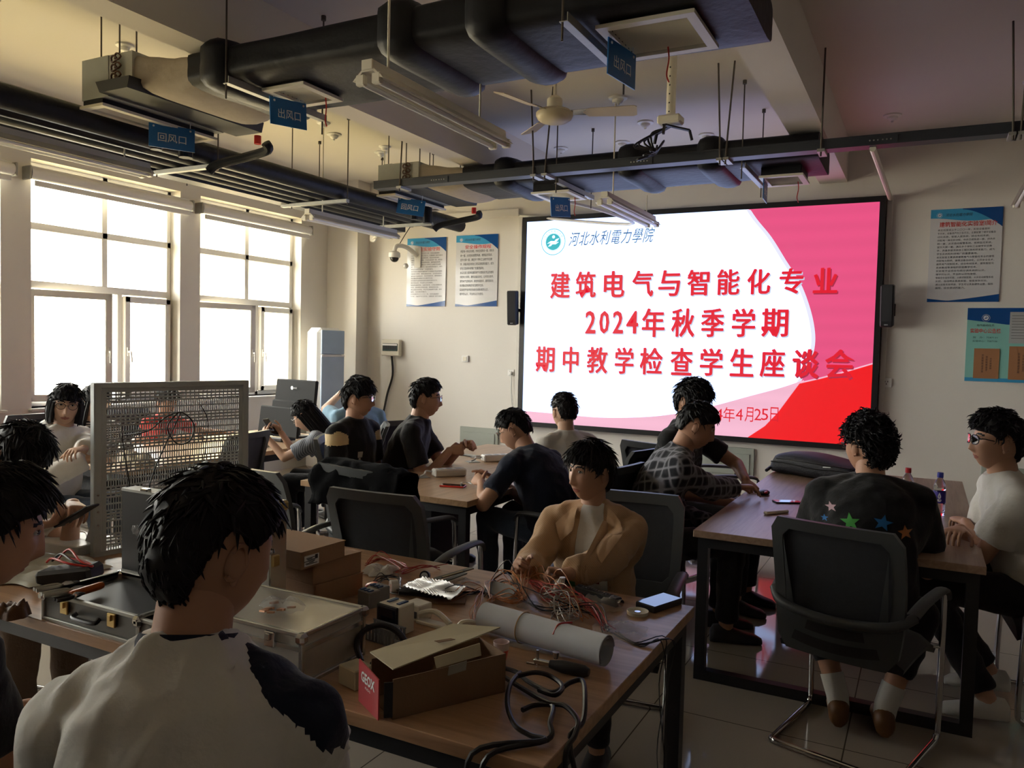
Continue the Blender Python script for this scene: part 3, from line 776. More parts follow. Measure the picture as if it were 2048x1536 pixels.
def grille(label, x0, x1, y0, y1, z, nsl=9, along='X', group='air vent grilles', neck=.12):
    t_ = thing('vent_grille', label, 'vent', ((x0 + x1) / 2, (y0 + y1) / 2, z), group=group)
    f = MB(); b_ = .045
    f.box(((x0 + x1) / 2, y0 + b_ / 2, z), (x1 - x0, b_, .018)); f.box(((x0 + x1) / 2, y1 - b_ / 2, z), (x1 - x0, b_, .018))
    f.box((x0 + b_ / 2, (y0 + y1) / 2, z), (b_, y1 - y0 - 2 * b_, .018)); f.box((x1 - b_ / 2, (y0 + y1) / 2, z), (b_, y1 - y0 - 2 * b_, .018))
    f.build('frame', m_cream, t_, smooth=0)
    s_ = MB()
    if along == 'X':
        for i in range(nsl):
            yy = y0 + b_ + (y1 - y0 - 2 * b_) * (i + .5) / nsl; s_.box(((x0 + x1) / 2, yy, z + .012), (x1 - x0 - 2 * b_, .004, .022), rotx(R(50)))
    else:
        for i in range(nsl):
            xx = x0 + b_ + (x1 - x0 - 2 * b_) * (i + .5) / nsl; s_.box((xx, (y0 + y1) / 2, z + .012), (.004, y1 - y0 - 2 * b_, .022), roty(R(50)))
    s_.build('louvres', m_cream, t_, smooth=0)
    n_ = MB(); e = .02
    for (cx, cy, dx, dy) in (((x0 + x1) / 2, y0 + e, x1 - x0 - 2 * e, .012), ((x0 + x1) / 2, y1 - e, x1 - x0 - 2 * e, .012), (x0 + e, (y0 + y1) / 2, .012, y1 - y0 - 2 * e), (x1 - e, (y0 + y1) / 2, .012, y1 - y0 - 2 * e)):
        n_.box((cx, cy, z + neck / 2 + .01), (dx, dy, neck))
    n_.box(((x0 + x1) / 2, (y0 + y1) / 2, z + neck + .008), (x1 - x0 - .05, y1 - y0 - .05, .006))  # black backing plate added so the gaps between louvres look dark
    n_.build('neck', m_foam, t_, smooth=0)
    return t_
def rod(parent, x, y, z0, z1, r=.0055, name='hanger_rod'):
    mb = MB().cyl((x, y, z0), (x, y, z1), r, n=6)
    if z1 > ZC - .05: mb.cyl((x, y, ZC - .03), (x, y, ZC), .016, n=8)
    return mb.build(name, m_rod, parent)
def duct(label, x0, x1, y0, y1, z0, z1, bands):
    t_ = thing('air_duct', label, 'duct', ((x0 + x1) / 2, (y0 + y1) / 2, z0), group='insulated ceiling ducts')
    cy, cz, hy, hz = (y0 + y1) / 2, (z0 + z1) / 2, (y1 - y0) / 2, (z1 - z0) / 2
    def ring(x, gx, seed):
        pts = []; n = 40
        for q in np.linspace(0, 2 * math.pi, n, endpoint=False):
            c, s_ = math.cos(q), math.sin(q); k = 7
            r_ = (abs(c) ** k + abs(s_) ** k) ** (-1 / k)
            w_ = 1 + .018 * mnoise.noise(Vector((x * 2.4, q * 1.5, seed)))
            pts.append(V3(x, cy + (hy + gx) * c * r_ * w_, cz + (hz + gx) * s_ * r_ * (1 + .12 * mnoise.noise(Vector((x * 2.0, q * 1.3, seed + 5))) * .5)))
        return pts
    mb = MB(); xs = np.linspace(x0, x1, 46)
    mb.loft([ring(x, 0, 1.0) for x in xs]); mb.build('insulated_body', m_foam, t_, smooth=50)
    for bx in bands:
        b2 = MB(); k = [(-.11, -.004), (-.085, .03), (-.03, .045), (.03, .045), (.085, .03), (.11, -.004)]
        b2.loft([ring(bx + d, g, 1.0) for d, g in k]); b2.build('joint_band', m_foam, t_, smooth=50)
    return t_
zA0, zA1 = 3.105, 3.31
dA = duct('near black insulated air duct crossing under the ceiling beams', -3.94, -.74, 3.33, 4.08, zA0, zA1, (-3.72, -2.45, -1.93))
dB = duct('far black insulated air duct above the LED screen', -3.94, -.80, 6.46, 7.22, zA0, zA1, (-3.5, -2.30, -1.62))
for d_, y0, y1, xs_ in ((dA, 3.29, 4.12, (-3.585, -1.50)), (dB, 6.42, 7.26, (-2.95, -1.35))):
    for x in xs_:
        a = MB(); a.box((x, (y0 + y1) / 2, zA0 - .045), (.04, y1 - y0, .004)); a.box((x + .02, (y0 + y1) / 2, zA0 - .027), (.004, y1 - y0, .04))
        a.build('strut', m_steel, d_, smooth=0)
        for yy in (y0 + .01, y1 - .01):
            rod(d_, x - .008, yy, zA0 - .13, ZC)
def fcu(label, x0, y0, y1):
    t_ = thing('fan_coil_unit', label, 'air conditioner', (x0 + .25, (y0 + y1) / 2, 3.11), group='ceiling fan coil units')
    z0, z1 = 3.13, 3.385
    MB().box((x0 + .13, (y0 + y1) / 2, (z0 + z1) / 2), (.26, y1 - y0, z1 - z0)).build('fan_box', M('plenum_grey_green', (.36, .37, .31), .5, var=.1), t_, smooth=0)
    MB().box((x0 + .37, (y0 + y1) / 2, (z0 + z1) / 2 + .04), (.22, y1 - y0 - .01, z1 - z0 - .08)).build('coil_box', m_steel, t_, smooth=0)
    u = MB()
    for k in range(4):
        for dx in (0, .035):
            u.tube([(x0 + .33 + dx + .026 * math.cos(q), y0 - .008 - .01 * abs(math.sin(q)), z0 + .05 + k * .055 + .02 * math.sin(q) + dx * .3) for q in np.linspace(0, 2 * math.pi, 12, endpoint=False)], .006, 6, closed=True)
    u.build('coil_bends', M('copper', (.10, .05, .03), .4, metal=.5), t_)
    pn = MB(); pr = [(.26, .0), (.22, .07), (.54, .07), (.52, .0)]
    pn.loft([[V3(x0 + q[0], yy, 3.135 + q[1]) for q in pr] for yy in (y0 - .06, y1 + .12)]); pn.build('drain_pan', M('black_foam_pan', (.035, .036, .036), .6), t_, smooth=0)
    # canvas sleeve to the duct
    cv = MB(); n = 22; rings = []
    for i in range(9):
        u_ = i / 8; x = x0 + .48 + u_ * (-3.93 - x0 - .48)
        yA, yB = (y0 + .02) * (1 - u_) + (y0 + .02) * u_, (y1 - .02) * (1 - u_) + (y0 + .74) * u_
        zA, zB_ = (z0 + .03) * (1 - u_) + (zA0 + .005) * u_, z1 * (1 - u_) + (zA1 - .005) * u_
        ring = []
        for q in np.linspace(0, 2 * math.pi, 36, endpoint=False):
            c, s_ = math.cos(q), math.sin(q); r_ = (abs(c) ** 6 + abs(s_) ** 6) ** (-1 / 6)
            sag = .035 * math.sin(math.pi * u_) * (1 + mnoise.noise(Vector((x * 9, q * 2.2, 3))))
            ring.append(V3(x, (yA + yB) / 2 + (yB - yA) / 2 * c * r_ * (1 - sag), (zA + zB_) / 2 + (zB_ - zA) / 2 * s_ * r_ * (1 - 2.4 * sag * (1 if s_ > 0 else .2)) - (.05 * math.sin(math.pi * u_) if s_ < 0 else 0)))
        rings.append(ring)
    cv.loft(rings); cv.build('canvas_sleeve', M('beige_canvas', (.33, .28, .22), .85, var=.15, bump=.5, bscale=25), t_, smooth=60)
    MB().cyl((x0 + .50, y1 + .1, 3.11), (x0 + .50, y1 + .1, 3.05), .025).build('red_valve', m_red, t_)
    pp = MB(); pp.tube(sm([(x0 + .52, y1 + .16, 3.07), (x0 + .5, y1 + .2, 3.03), (x0 + .3, y1 + .2, 3.0), (x0 + .05, y1 + .14, 2.95), (x0 - .02, y1 + .12, 2.9)]), .035, 10); pp.tube([(x0 + .1, y1 - .2, 3.1), (x0 + .1, y1 - .2, 2.92)], .05, 10)
    pp.tube([(x0 + .1, y1 - .45, 3.1), (x0 + .1, y1 - .45, 2.92)], .04, 10)
    pp.build('drain_pipe', m_foam, t_)
    for x, y in ((x0 + .05, y0 + .1), (x0 + .30, y0 + .05), (x0 + .46, y0 + .05), (x0 + .05, y1 - .1), (x0 + .44, y1 - .1)):
        rod(t_, x, y, 3.30, ZC)
    for y in (y0 + .1, y1 - .1): MB().box((x0 + .06, y, z1 + .012), (.10, .05, .025)).build('lug', m_steel, t_, smooth=0)
    return t_
fcu('near ceiling fan coil unit with beige canvas sleeve at top left', -4.92, 3.33, 4.26)
fcu('far ceiling fan coil unit before the front wall posters', -4.92, 6.46, 7.40)
g1 = grille('long cream return grille under the near fan coil unit', -4.93, -4.70, 3.32, 4.24, 3.085, 5, 'Y', neck=.03)
g2 = grille('long cream return grille under the far fan coil unit', -4.93, -4.70, 6.45, 7.38, 3.085, 5, 'Y', neck=.03)
grille('cream supply grille under the left part of the near duct', -3.54, -3.22, 3.52, 3.87, 3.085 - .0, 7)
grille('cream supply grille under the right end of the near duct', -1.42, -.96, 3.47, 3.93, 3.085, 8)
grille('pale supply grille under the left part of the far duct', -3.30, -2.92, 6.62, 7.05, 3.03, 7, neck=.09)
grille('pale supply grille under the right end of the far duct', -1.27, -.93, 6.66, 7.06, 3.03, 7, neck=.09)
sign('blue sign reading 回风口 under the near fan coil unit', '回风口', (-4.72, 3.86, 3.085), .30, .16, R(62), 0)
sign('blue sign reading 出风口 at the left part of the near duct', '出风口', (-3.50, 3.70, 3.07), .25, .16, R(75), R(-3))
sign('dark blue sign reading 出风口 at the right end of the near duct', '出风口', (-1.37, 3.70, 3.07), .28, .17, R(82), 0)
sign('small blue sign reading 回风口 under the far fan coil unit', '回风口', (-4.70, 6.72, 3.085), .28, .16, R(25), R(8))
sign('small blue sign reading 出风口 at the left part of the far duct', '出风口', (-3.10, 6.85, 3.02), .26, .18, R(70), R(-6))
sign('small grey sign seen edge on at the right end of the far duct', '出风口', (-1.24, 6.80, 3.02), .24, .16, R(93), 0)
# red streamers tied to the grilles
for x, y, z, lb in ((-3.28, 3.78, 3.08, 'red ribbon hanging from the near left supply grille'), (-1.18, 3.82, 3.08, 'red ribbon hanging from the near right supply grille'), (-2.98, 6.9, 3.02, 'red ribbon hanging from the far left supply grille'), (-1.0, 6.9, 3.02, 'red ribbon hanging from the far right supply grille')):
    mb = MB().tube(sm([(x, y, z), (x + .006, y, z - .06), (x - .004, y + .004, z - .13), (x + .01, y, z - .17)]), .004, 5)
    tag(mb.build('red_ribbon', m_red, smooth=60), lb, 'ribbon', 'ribbons on the grilles')
# pipes along the window side
pr = thing('pipe_rack', 'row of black insulated pipes running along the window side', 'pipes', (-4.75, 3.5, 2.85))
for k, x in enumerate((-5.02, -5.19, -5.37, -5.54)):
    MB().cyl((x, YB + .1, 3.05), (x, 8.2 - .25 * k, 3.05), .078, n=14).build('insulated_pipe', m_foam, pr)
MB().box((-5.71, 2.3, 3.0), (.15, 11.3, .07)).build('tray', M('grey_black_tray', (.035, .038, .045), .5), pr, smooth=0)
for y in (.8, 2.55, 4.45, 6.0, 7.45):
    MB().box((-5.33, y, 2.955), (.82, .045, .03)).build('cross_bracket', m_steel, pr, smooth=0)
    for x in (-5.62, -4.925): rod(pr, x, y, 2.92, ZC)
for y in (3.0, 4.9, 6.6, 7.9): rod(pr, -5.80, y, 2.95, ZC)
# cable tray across the room
ct = thing('cable_tray', 'long dark cable tray crossing the room in front of the screen', 'cable tray', (-.6, 6.02, 3.03))
mt = M('tray_paint', (.03, .034, .042), .45)
mb = MB(); mb.box((-.6, 5.98, 3.07), (8.0, .012, .06)); mb.box((-.6, 6.09, 3.07), (8.0, .012, .06)); mb.box((-.6, 6.035, 3.046), (8.0, .10, .012)); mb.box((-.6, 6.035, 3.105), (8.0, .13, .01))
mb.build('channel', mt, ct, smooth=0)
for x in (-3.9, -2.05, -.35, 1.1):
    a = MB()
    for q in (-.06, -.035, -.01, .02, .045, .07): a.ell((x + q, 5.968, 3.07), (.006, .004, .006), 8, 5)
    a.build('splice_bolts', m_steel, ct); MB().box((x, 5.97, 3.07), (.22, .006, .05)).build('splice_plate', mt, ct, smooth=0)
for x, dx in ((-4.3, .02), (-2.95, -.05), (-2.85, .05), (-1.42, -.04), (-1.38, .04), (-.72, 0), (.42, -.03), (.46, .03)):
    MB().tube([(x, 5.96, 2.99), (x + dx * .2, 5.97, 3.2), (x + dx, 5.98, ZC)], .007, 6).build('hanger_rod', m_rod, ct)
    MB().box((x, 6.03, 3.03), (.05, .17, .02)).build('clamp', m_steel, ct, smooth=0)
pa, pb_ = atY(1745, 292, 6.0), atY(1781, 398, D - .03)
MB().tube([V3(pa[0], 6.03, 3.03), pb_], .022, 10).build('conduit', m_cream, ct)
MB().tube(sm([(-3.4, 7.2, 3.1), (-3.0, 7.6, 3.02), (-2.9, 8.2, 2.96), tuple(atY(1040, 432, D - .02))]), .016, 8).build('flexible_conduit', m_white, ct)
# tube lamps
def tube_lamp(label, x, y0, y1, z, w=.17, tubes=2, rods=((.15, None), (.85, None))):
    t_ = thing('tube_lamp', label, 'lamp', (x, (y0 + y1) / 2, z), group='twin tube lamps under the ceiling')
    sec = [(-w / 2, 0), (-w / 2 + .012, .012), (-.035, .045), (-.03, .085), (.03, .085), (.035, .045), (w / 2 - .012, .012), (w / 2, 0), (w / 2 - .02, .004), (.03, .036), (-.03, .036), (-w / 2 + .02, .004)]
    mb = MB(); mb.loft([[V3(x + a, yy, z + b) for a, b in sec] for yy in (y0, y1)]); mb.build('reflector', m_cream, t_, smooth=0)
    for q in (-1, 1):
        MB().cyl((x + q * .045, y0 + .03, z - .006), (x + q * .045, y1 - .03, z - .006), .0135, n=12).build('tube', M('tube_glass', (.80, .80, .78), .15), t_)
        e = MB(); e.box((x + q * .045, y0 + .014, z + .004), (.05, .03, .05), ch=.006); e.box((x + q * .045, y1 - .014, z + .004), (.05, .03, .05), ch=.006); e.build('end_cap', m_cream, t_)
    MB().box((x, y0 - .004, z + .065), (.06, .01, .045), ch=.002).build('end_plate', m_cream, t_)
    for u, zt_ in rods:
        yy = y0 + (y1 - y0) * u; top = zt_ or ZC
        MB().cyl((x, yy, z + .08), (x, yy, top), .006, n=6).build('hanging_rod', m_cream, t_)
        if top == ZC: MB().lathe([(.012, -.05), (.03, -.045), (.035, -.02), (.062, -.012), (.065, 0)], (x, yy, ZC), 18).build('ceiling_cup', m_white, t_)
    return t_
tube_lamp('large cream tube lamp in front of the near air duct', -2.30, 2.93, 4.20, 2.80, rods=((.12, None), (.80, zA0 - .02)))
tube_lamp('tube lamp hanging in front of the LED screen', -2.43, 6.25, 7.55, 2.83, rods=((.15, None), (.85, zA0 - .02)))
tube_lamp('tube lamp beside the window at the left edge', -5.28, 2.80, 4.10, 2.84)
tube_lamp('tube lamp near the far window corner and wall camera', -5.28, 5.85, 7.25, 2.79)
tube_lamp('tube lamp at the right edge beside the laboratory poster', .62, 6.2, 7.5, 2.83)
# ceiling fan
fan = thing('ceiling_fan', 'cream three bladed ceiling fan between the two ducts', 'fan', (-2.61, 5.61, 3.36))
fx_, fy_ = -2.61, 5.61
MB().cyl((fx_, fy_, 3.48), (fx_, fy_, ZC), .014).build('down_rod', m_cream, fan)
MB().lathe([(.055, 3.43), (.06, 3.45), (.06, 3.51), (.03, 3.535), (.014, 3.54)], (fx_, fy_, 0), 18).build('collar', m_cream, fan)
MB().lathe([(.0, 3.325), (.05, 3.327), (.10, 3.34), (.13, 3.36), (.142, 3.385), (.142, 3.405), (.12, 3.425), (.05, 3.43)], (fx_, fy_, 0), 32).build('motor', M('fan_cream', (.56, .49, .34), .35), fan)
MB().lathe([(0, ZC - .06), (.05, ZC - .055), (.06, ZC)], (fx_, fy_, 0), 18).build('canopy', m_cream, fan)
for k in range(3):
    ang = math.atan2(.093, .323) + k * 2 * math.pi / 3
    T = rotz(ang) @ rotx(R(-16)); b_ = MB()
    pl = [(.26, -.055), (.60, -.075), (.625, -.06), (.625, .05), (.60, .065), (.26, .05), (.22, .0)]
    b_.prism(pl, .005, T, (fx_, fy_, 3.40)); b_.build('blade', M('blade_cream', (.58, .50, .38), .4), fan, smooth=0)
    MB().prism([(.11, -.03), (.28, -.045), (.28, .04), (.11, .03)], .006, T, (fx_, fy_, 3.405)).build('blade_iron', m_chrome, fan, smooth=0)
# projector pole with an empty bracket
pj = thing('projector_mount', 'white perforated ceiling pole with an empty projector bracket and cables', 'mount', (-1.70, 5.62, 3.2))
px_, py_ = -1.70, 5.62
MB().cyl((px_, py_, 3.28), (px_, py_, ZC), .033, n=16).build('pole', m_cream, pj)
mb = MB()
for k in range(6): mb.ell((px_ - .004, py_ - .032, 3.31 + k * .062), (.006, .004, .006), 8, 5)
mb.build('holes', m_black, pj)
MB().box((px_, py_, 3.255), (.17, .12, .06), ch=.012).build('junction_block', m_cream, pj)
mb = MB()
for q in range(3):
    a_ = R(30 + 120 * q); mb.bar((px_, py_, 3.215), (px_ + .14 * math.cos(a_), py_ + .14 * math.sin(a_), 3.19), .03, .012); mb.bar((px_ + .14 * math.cos(a_), py_ + .14 * math.sin(a_), 3.19), (px_ + .16 * math.cos(a_), py_ + .16 * math.sin(a_), 3.12), .016, .016)
mb.build('bracket', m_black, pj)
mb = MB()
for q in range(5):
    a_ = q * 1.1; mb.tube(sm([(px_ - .05, py_, 3.2), (px_ - .14 - .03 * q, py_ + .03 * math.sin(a_), 3.17 - .02 * q), (px_ - .12, py_ + .04, 3.06), (px_ - .05 - .05 * q, py_ + .02, 3.12 - .03 * q), (px_ - .2, py_ + .3, 3.10)]), .008, 6)
mb.build('cables', m_black, pj)
# round detectors on the ceiling
for k, ((qx, qy), lb) in enumerate((((1785, 230), 'round white detector on the ceiling right of the right beam'), ((1122, 296), 'round white detector on the ceiling left of the far group'), ((1245, 284), 'round white detector on the ceiling in the middle of the far group'),
        ((1413, 269), 'round white detector on the ceiling right of the projector pole'), ((1291, 244), 'round white detector on the ceiling left of the projector pole'), ((1237, 195), 'round white detector above the right blade of the fan'), ((762, 304), 'round white detector on the ceiling above the far fan coil unit'), ((668, 268), 'round white detector on the ceiling above the pipes at left'))):
    c = atZ(qx, qy, ZC); t_ = thing('smoke_detector', lb, 'detector', c, group='round ceiling detectors')
    MB().lathe([(.075, 0), (.075, -.012), (.045, -.018), (.042, -.034)], c, 22).build('base', m_white, t_)
    MB().lathe([(.040, -.034), (.030, -.046), (.012, -.052), (.010, -.066), (.001, -.07)], c, 18).build('sensor', m_white, t_)
# ---------------------------------------------------------------- tables
TZ = 0.74
w_oak = wood('oak_laminate', (0.50, 0.33, 0.20), (0.36, 0.225, 0.125), .3, 'Y')
w_oakx = wood('oak_laminate_long', (0.42, 0.25, 0.145), (0.27, 0.15, 0.08), .3, 'X')
w_dark = wood('walnut_laminate', (0.40, 0.27, 0.19), (0.27, 0.165, 0.11), .36, 'Y')
def table(label, x0, x1, y0, y1, mat, ends='Y', box=None, lz=.035):
    t_ = thing('table', label, 'table', ((x0 + x1) / 2, (y0 + y1) / 2, 0), group='wood topped work tables')
    MB().box(((x0 + x1) / 2, (y0 + y1) / 2, TZ - lz / 2), (x1 - x0, y1 - y0, lz), ch=.002).build('tabletop', mat, t_, smooth=0)
    s = .05; i = .02; zt = TZ - lz
    fr = MB()
    if ends == 'Y':
        for yy in (y0 + i + s / 2, y1 - i - s / 2):
            lg = MB()
            for xx in (x0 + i + s / 2, x1 - i - s / 2): lg.box((xx, yy, zt / 2), (s, s, zt - .002))
            lg.box(((x0 + x1) / 2, yy, s / 2 + .001), (x1 - x0 - 2 * i - 2 * s, s, s)); lg.box(((x0 + x1) / 2, yy, zt - s / 2), (x1 - x0 - 2 * i - 2 * s, s, s))
            lg.build('leg_frame', m_blackmetal, t_, smooth=0)
        for xx in (x0 + i + s / 2, x1 - i - s / 2): MB().box((xx, (y0 + y1) / 2, zt - .03), (.03, y1 - y0 - 2 * i - 2 * s, .05)).build('rail', m_blackmetal, t_, smooth=0)
    else:
        for xx in (x0 + i + s / 2, x1 - i - s / 2):
            lg = MB()
            for yy in (y0 + i + s / 2, y1 - i - s / 2): lg.box((xx, yy, zt / 2), (s, s, zt - .002))
            lg.box((xx, (y0 + y1) / 2, s / 2 + .001), (s, y1 - y0 - 2 * i - 2 * s, s)); lg.box((xx, (y0 + y1) / 2, zt - s / 2), (s, y1 - y0 - 2 * i - 2 * s, s))
            lg.build('leg_frame', m_blackmetal, t_, smooth=0)
        for yy in (y0 + i + s / 2, y1 - i - s / 2): MB().box(((x0 + x1) / 2, yy, zt - .03), (x1 - x0 - 2 * i - 2 * s, .03, .05)).build('rail', m_blackmetal, t_, smooth=0)
    
    if box:
        bx, by = box
        MB().box((bx, by, zt / 2), (.16, .30, zt - .002), ch=.004).build('cable_box', m_blackmetal, t_)
        g = MB()
        for a in range(5):
            g.box((bx - .05 + .025 * a, by - .152, .24), (.004, .004, .12)); g.box((bx, by - .152, .19 + .025 * a), (.12, .004, .004))
        g.build('vent_grid', m_grey, t_, smooth=0)
    return t_
table('cluttered work table in the foreground covered with wires, boxes and tool cases', -2.95, -.665, 1.46, 2.66, w_oakx, 'X')
table('long pale wood meeting table left of the man in the tan jacket', -3.46, -2.24, 3.80, 6.20, w_oak, 'Y', (-2.62, 4.05))
table('wood meeting table at the right with water bottles and black bag', -.975, .255, 3.82, 6.42, w_dark, 'Y')
table('wood table along the windows behind the perforated panel', -5.80, -4.60, 3.45, 5.80, w_oak, 'Y')

# ---------------------------------------------------------------- conference chairs
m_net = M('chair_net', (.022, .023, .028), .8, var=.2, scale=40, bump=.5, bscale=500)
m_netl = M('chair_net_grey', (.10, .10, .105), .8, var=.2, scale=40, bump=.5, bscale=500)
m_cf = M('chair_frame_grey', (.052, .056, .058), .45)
m_seat = M('seat_fabric', (.018, .018, .022), .9, bump=.3, bscale=300, sheen=.2)
def make_chair(label, net, frame, cat='chair', grp='net backed conference chairs'):
    """sitter faces +y; backrest at -y; chrome sled legs"""
    t_ = thing('office_chair', label, cat, (0, 0, 0), group=grp)
    s = MB(); sec = []
    for u in np.linspace(0, 1, 9):
        y = -.21 + .45 * u; zt = .47 + .012 * math.sin(u * 3.1) - (.035 * max(0, (u - .75) / .25) ** 2)
        sec.append([V3(x, y, zt - .045 * (abs(x) / .24) ** 6 - .0) for x in np.linspace(-.24, .24, 11)] + [V3(x, y, zt - .065) for x in np.linspace(.235, -.235, 5)])
    s.loft(sec); s.build('seat', m_seat, t_, world=False, smooth=50)
    # backrest: outer frame around a net, lower shell with two openings
    def bp(x, v, d=0.0):
        """point of the bent back: v runs 0 at the bottom to 1 at the top"""
        z = .42 + .54 * v; y = -.225 - .085 * v + .03 * math.sin(v * math.pi) - .03 * (1 - (x / .25) ** 2) * (1 - .4 * v)
        return V3(x, y - d, z)
    def half(v): return .232 + .018 * math.sin(v * 2.2) - .02 * max(0, .25 - v) * 4 * .5
    def rr(v0, v1, inset, n=7):
        """outline of the back between heights v0 and v1, corners rounded"""
        pts = []
        c = .10
        vv = list(np.linspace(v0, v1, 12))
        for v in vv:
            e = min(1, min((v - v0) / c if v0 >= 0 else 1, (v1 - v) / c)); rx = .03 * (1 - math.sqrt(max(0, 1 - (1 - e) ** 2)))
            pts.append((half(v) - inset - rx, v))
        top = [(x, v1) for x in np.linspace(half(v1) - inset - .03, -(half(v1) - inset - .03), 9)[1:-1]]
        bot = [(x, v0) for x in np.linspace(-(half(v0) - inset - .03), half(v0) - inset - .03, 9)[1:-1]]
        return pts + top + [(-x, v) for x, v in pts[::-1]] + bot
    def ring_mesh(outer, inner, th):
        n = len(outer); mb = MB(); vs = []
        for d in (0, th):
            vs += [bp(x, v, d) for x, v in outer] + [bp(x, v, d) for x, v in inner]
        fs = []
        for i in range(n):
            j = (i + 1) % n
            fs += [[i, j, n + j, n + i], [2 * n + j, 2 * n + i, 3 * n + i, 3 * n + j], [j, i, 2 * n + i, 2 * n + j], [n + i, n + j, 3 * n + j, 3 * n + i]]
        mb.add(vs, fs); return mb
    outer = rr(0.0, 1.0, 0); inner = rr(.30, .915, .045)
    k = len(outer)
    ring_mesh(outer, inner, .028).build('back_frame', frame, t_, world=False, smooth=50)
    nb_ = MB(); g = []
    for v in np.linspace(.29, .93, 12): g.append([bp(x, v, .012) for x in np.linspace(-half(v) + .03, half(v) - .03, 11)])
    vs = [p for r_ in g for p in r_]; nb_.add(vs, [[a * 11 + b, a * 11 + b + 1, a * 11 + b + 12, a * 11 + b + 11] for a in range(11) for b in range(10)])
    nb_.build('back_net', net, t_, world=False, smooth=60)
    for sx in (-1, 1):
        lo = MB()
        lo.add([bp(sx * (half(.3) - .05), .30, .03), bp(sx * (half(.9) - .05), .84, .03), bp(sx * (half(.3) - .085), .30, .032)], [[0, 1, 2] if sx < 0 else [0, 2, 1]])
        lo.build('back_gusset', frame, t_, world=False, smooth=0)
    sl = MB()
    for v0, v1, hw in ((.05, .125, .17), (.165, .235, .115)):
        a = [bp(x, v0 + .04 * (x / .2) ** 2, .0300) for x in np.linspace(-hw, hw, 9)] + [bp(x, v1 + .04 * (x / .2) ** 2, .0300) for x in np.linspace(-hw * .92, hw * .92, 9)]
        sl.add(a, [[i, i + 1, 10 + i, 9 + i] for i in range(8)])
    sl.build('back_opening', m_black, t_, world=False, smooth=0)
    br_ = MB(); br_.tube(sm([bp(-.27, .36, .02) + V3(0, .03, .02), bp(-.2, .33, .045), bp(0, .30, .06), bp(.2, .33, .045), bp(.27, .36, .02) + V3(0, .03, .02)], 6), .02, 8)
    br_.build('lumbar_bar', frame, t_, world=False, smooth=60)
    for sx in (-1, 1):
        a = MB(); pts = sm([bp(sx * .26, .36, .02) + V3(0, .03, .02), (sx * .272, -.10, .665), (sx * .272, .10, .665), (sx * .272, .19, .655), (sx * .272, .215, .62)], 5)
        rings = []
        for p in pts:
            rings.append([V3(p[0] + .027 * math.cos(q), p[1], p[2] + .013 * math.sin(q)) for q in np.linspace(0, 2 * math.pi, 10, endpoint=False)])
        rings[-1] = [V3(p[0], p[1], p[2]) for p in rings[-1]]
        a.loft(rings); a.build('armrest', frame, t_, world=False, smooth=60)
        lg = MB(); pts = [(sx * .27, .21, .64), (sx * .268, .22, .40), (sx * .265, .23, .08), (sx * .262, .21, .025), (sx * .258, .16, .014), (sx * .245, -.22, .014), (sx * .235, -.25, .014), (sx * .20, -.262, .014), (0, -.262, .014)]
        lg.tube(sm(pts, 4), .0125, 10); lg.tube([(sx * .268, .22, .41), (sx * .15, .2, .41), (0, .19, .41)], .011, 8)
        lg.build('sled_leg', m_chrome, t_, world=False, smooth=60)
    return t_
c0 = make_chair('grey framed net chair in front of the curly haired man at right', m_net, m_cf)
def put(c, x, y, yaw, label): return dup(c, (x, y, 0), -R(yaw), label, 'net backed conference chairs')
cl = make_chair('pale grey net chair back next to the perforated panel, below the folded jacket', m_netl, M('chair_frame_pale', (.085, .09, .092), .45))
cl.location = (-2.98, 3.28, 0); cl.rotation_euler = (0, 0, -R(8))
c0.location = (-.21, 3.56, 0); c0.rotation_euler = (0, 0, -R(14))
put(c0, -1.13, 3.13, 172, 'dark chair under the man in the tan jacket')
put(c0, -1.42, 4.42, 78, 'dark chair under the man in the plaid shirt')
put(c0, -1.80, 4.28, -80, 'dark chair under the man in navy who leans on the long table')
put(c0, -2.15, 3.12, -3, 'wide dark net chair back seen square on between the two tables')
put(c0, -2.60, 3.60, 12, 'dark chair hung with a black jacket at the end of the long table')
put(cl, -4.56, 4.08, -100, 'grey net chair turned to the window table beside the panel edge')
put(c0, -4.14, 5.06, -128, 'dark chair under the woman in the striped blouse')
put(c0, -4.30, 5.75, -75, 'dark chair under the person with a raised arm')
put(c0, -3.92, 5.02, 80, 'dark chair under the man in black with folded hands')
put(c0, -3.43, 4.45, 60, 'dark chair under the man with cream shoulder patches')
put(c0, -6.22, 4.0, 92, 'dark chair back at the left edge below the window')
put(c0, -6.28, 4.9, 90, 'dark chair behind the panel on the window side')
put(c0, -4.98, 2.98, 40, 'dark chair under the woman in the white hoodie')
put(c0, -1.92, 5.14, -78, 'dark chair under the man in the white shirt seen from behind')
put(c0, -1.62, 5.72, 20, 'empty dark chair standing below the LED screen, the left one')
put(c0, -1.42, 6.35, 60, 'dark chair partly hidden behind the plaid shirt below the screen')
put(c0, .62, 4.35, -95, 'dark chair under the man in white at the right edge')
put(c0, -1.12, .92, -4, 'dark chair under the big foreground man seen from behind')
put(c0, -1.86, .93, 10, 'dark chair at the lower left corner under the dark figure')
put(c0, -3.42, 1.92, 80, 'dark chair under the young man looking at his phone')
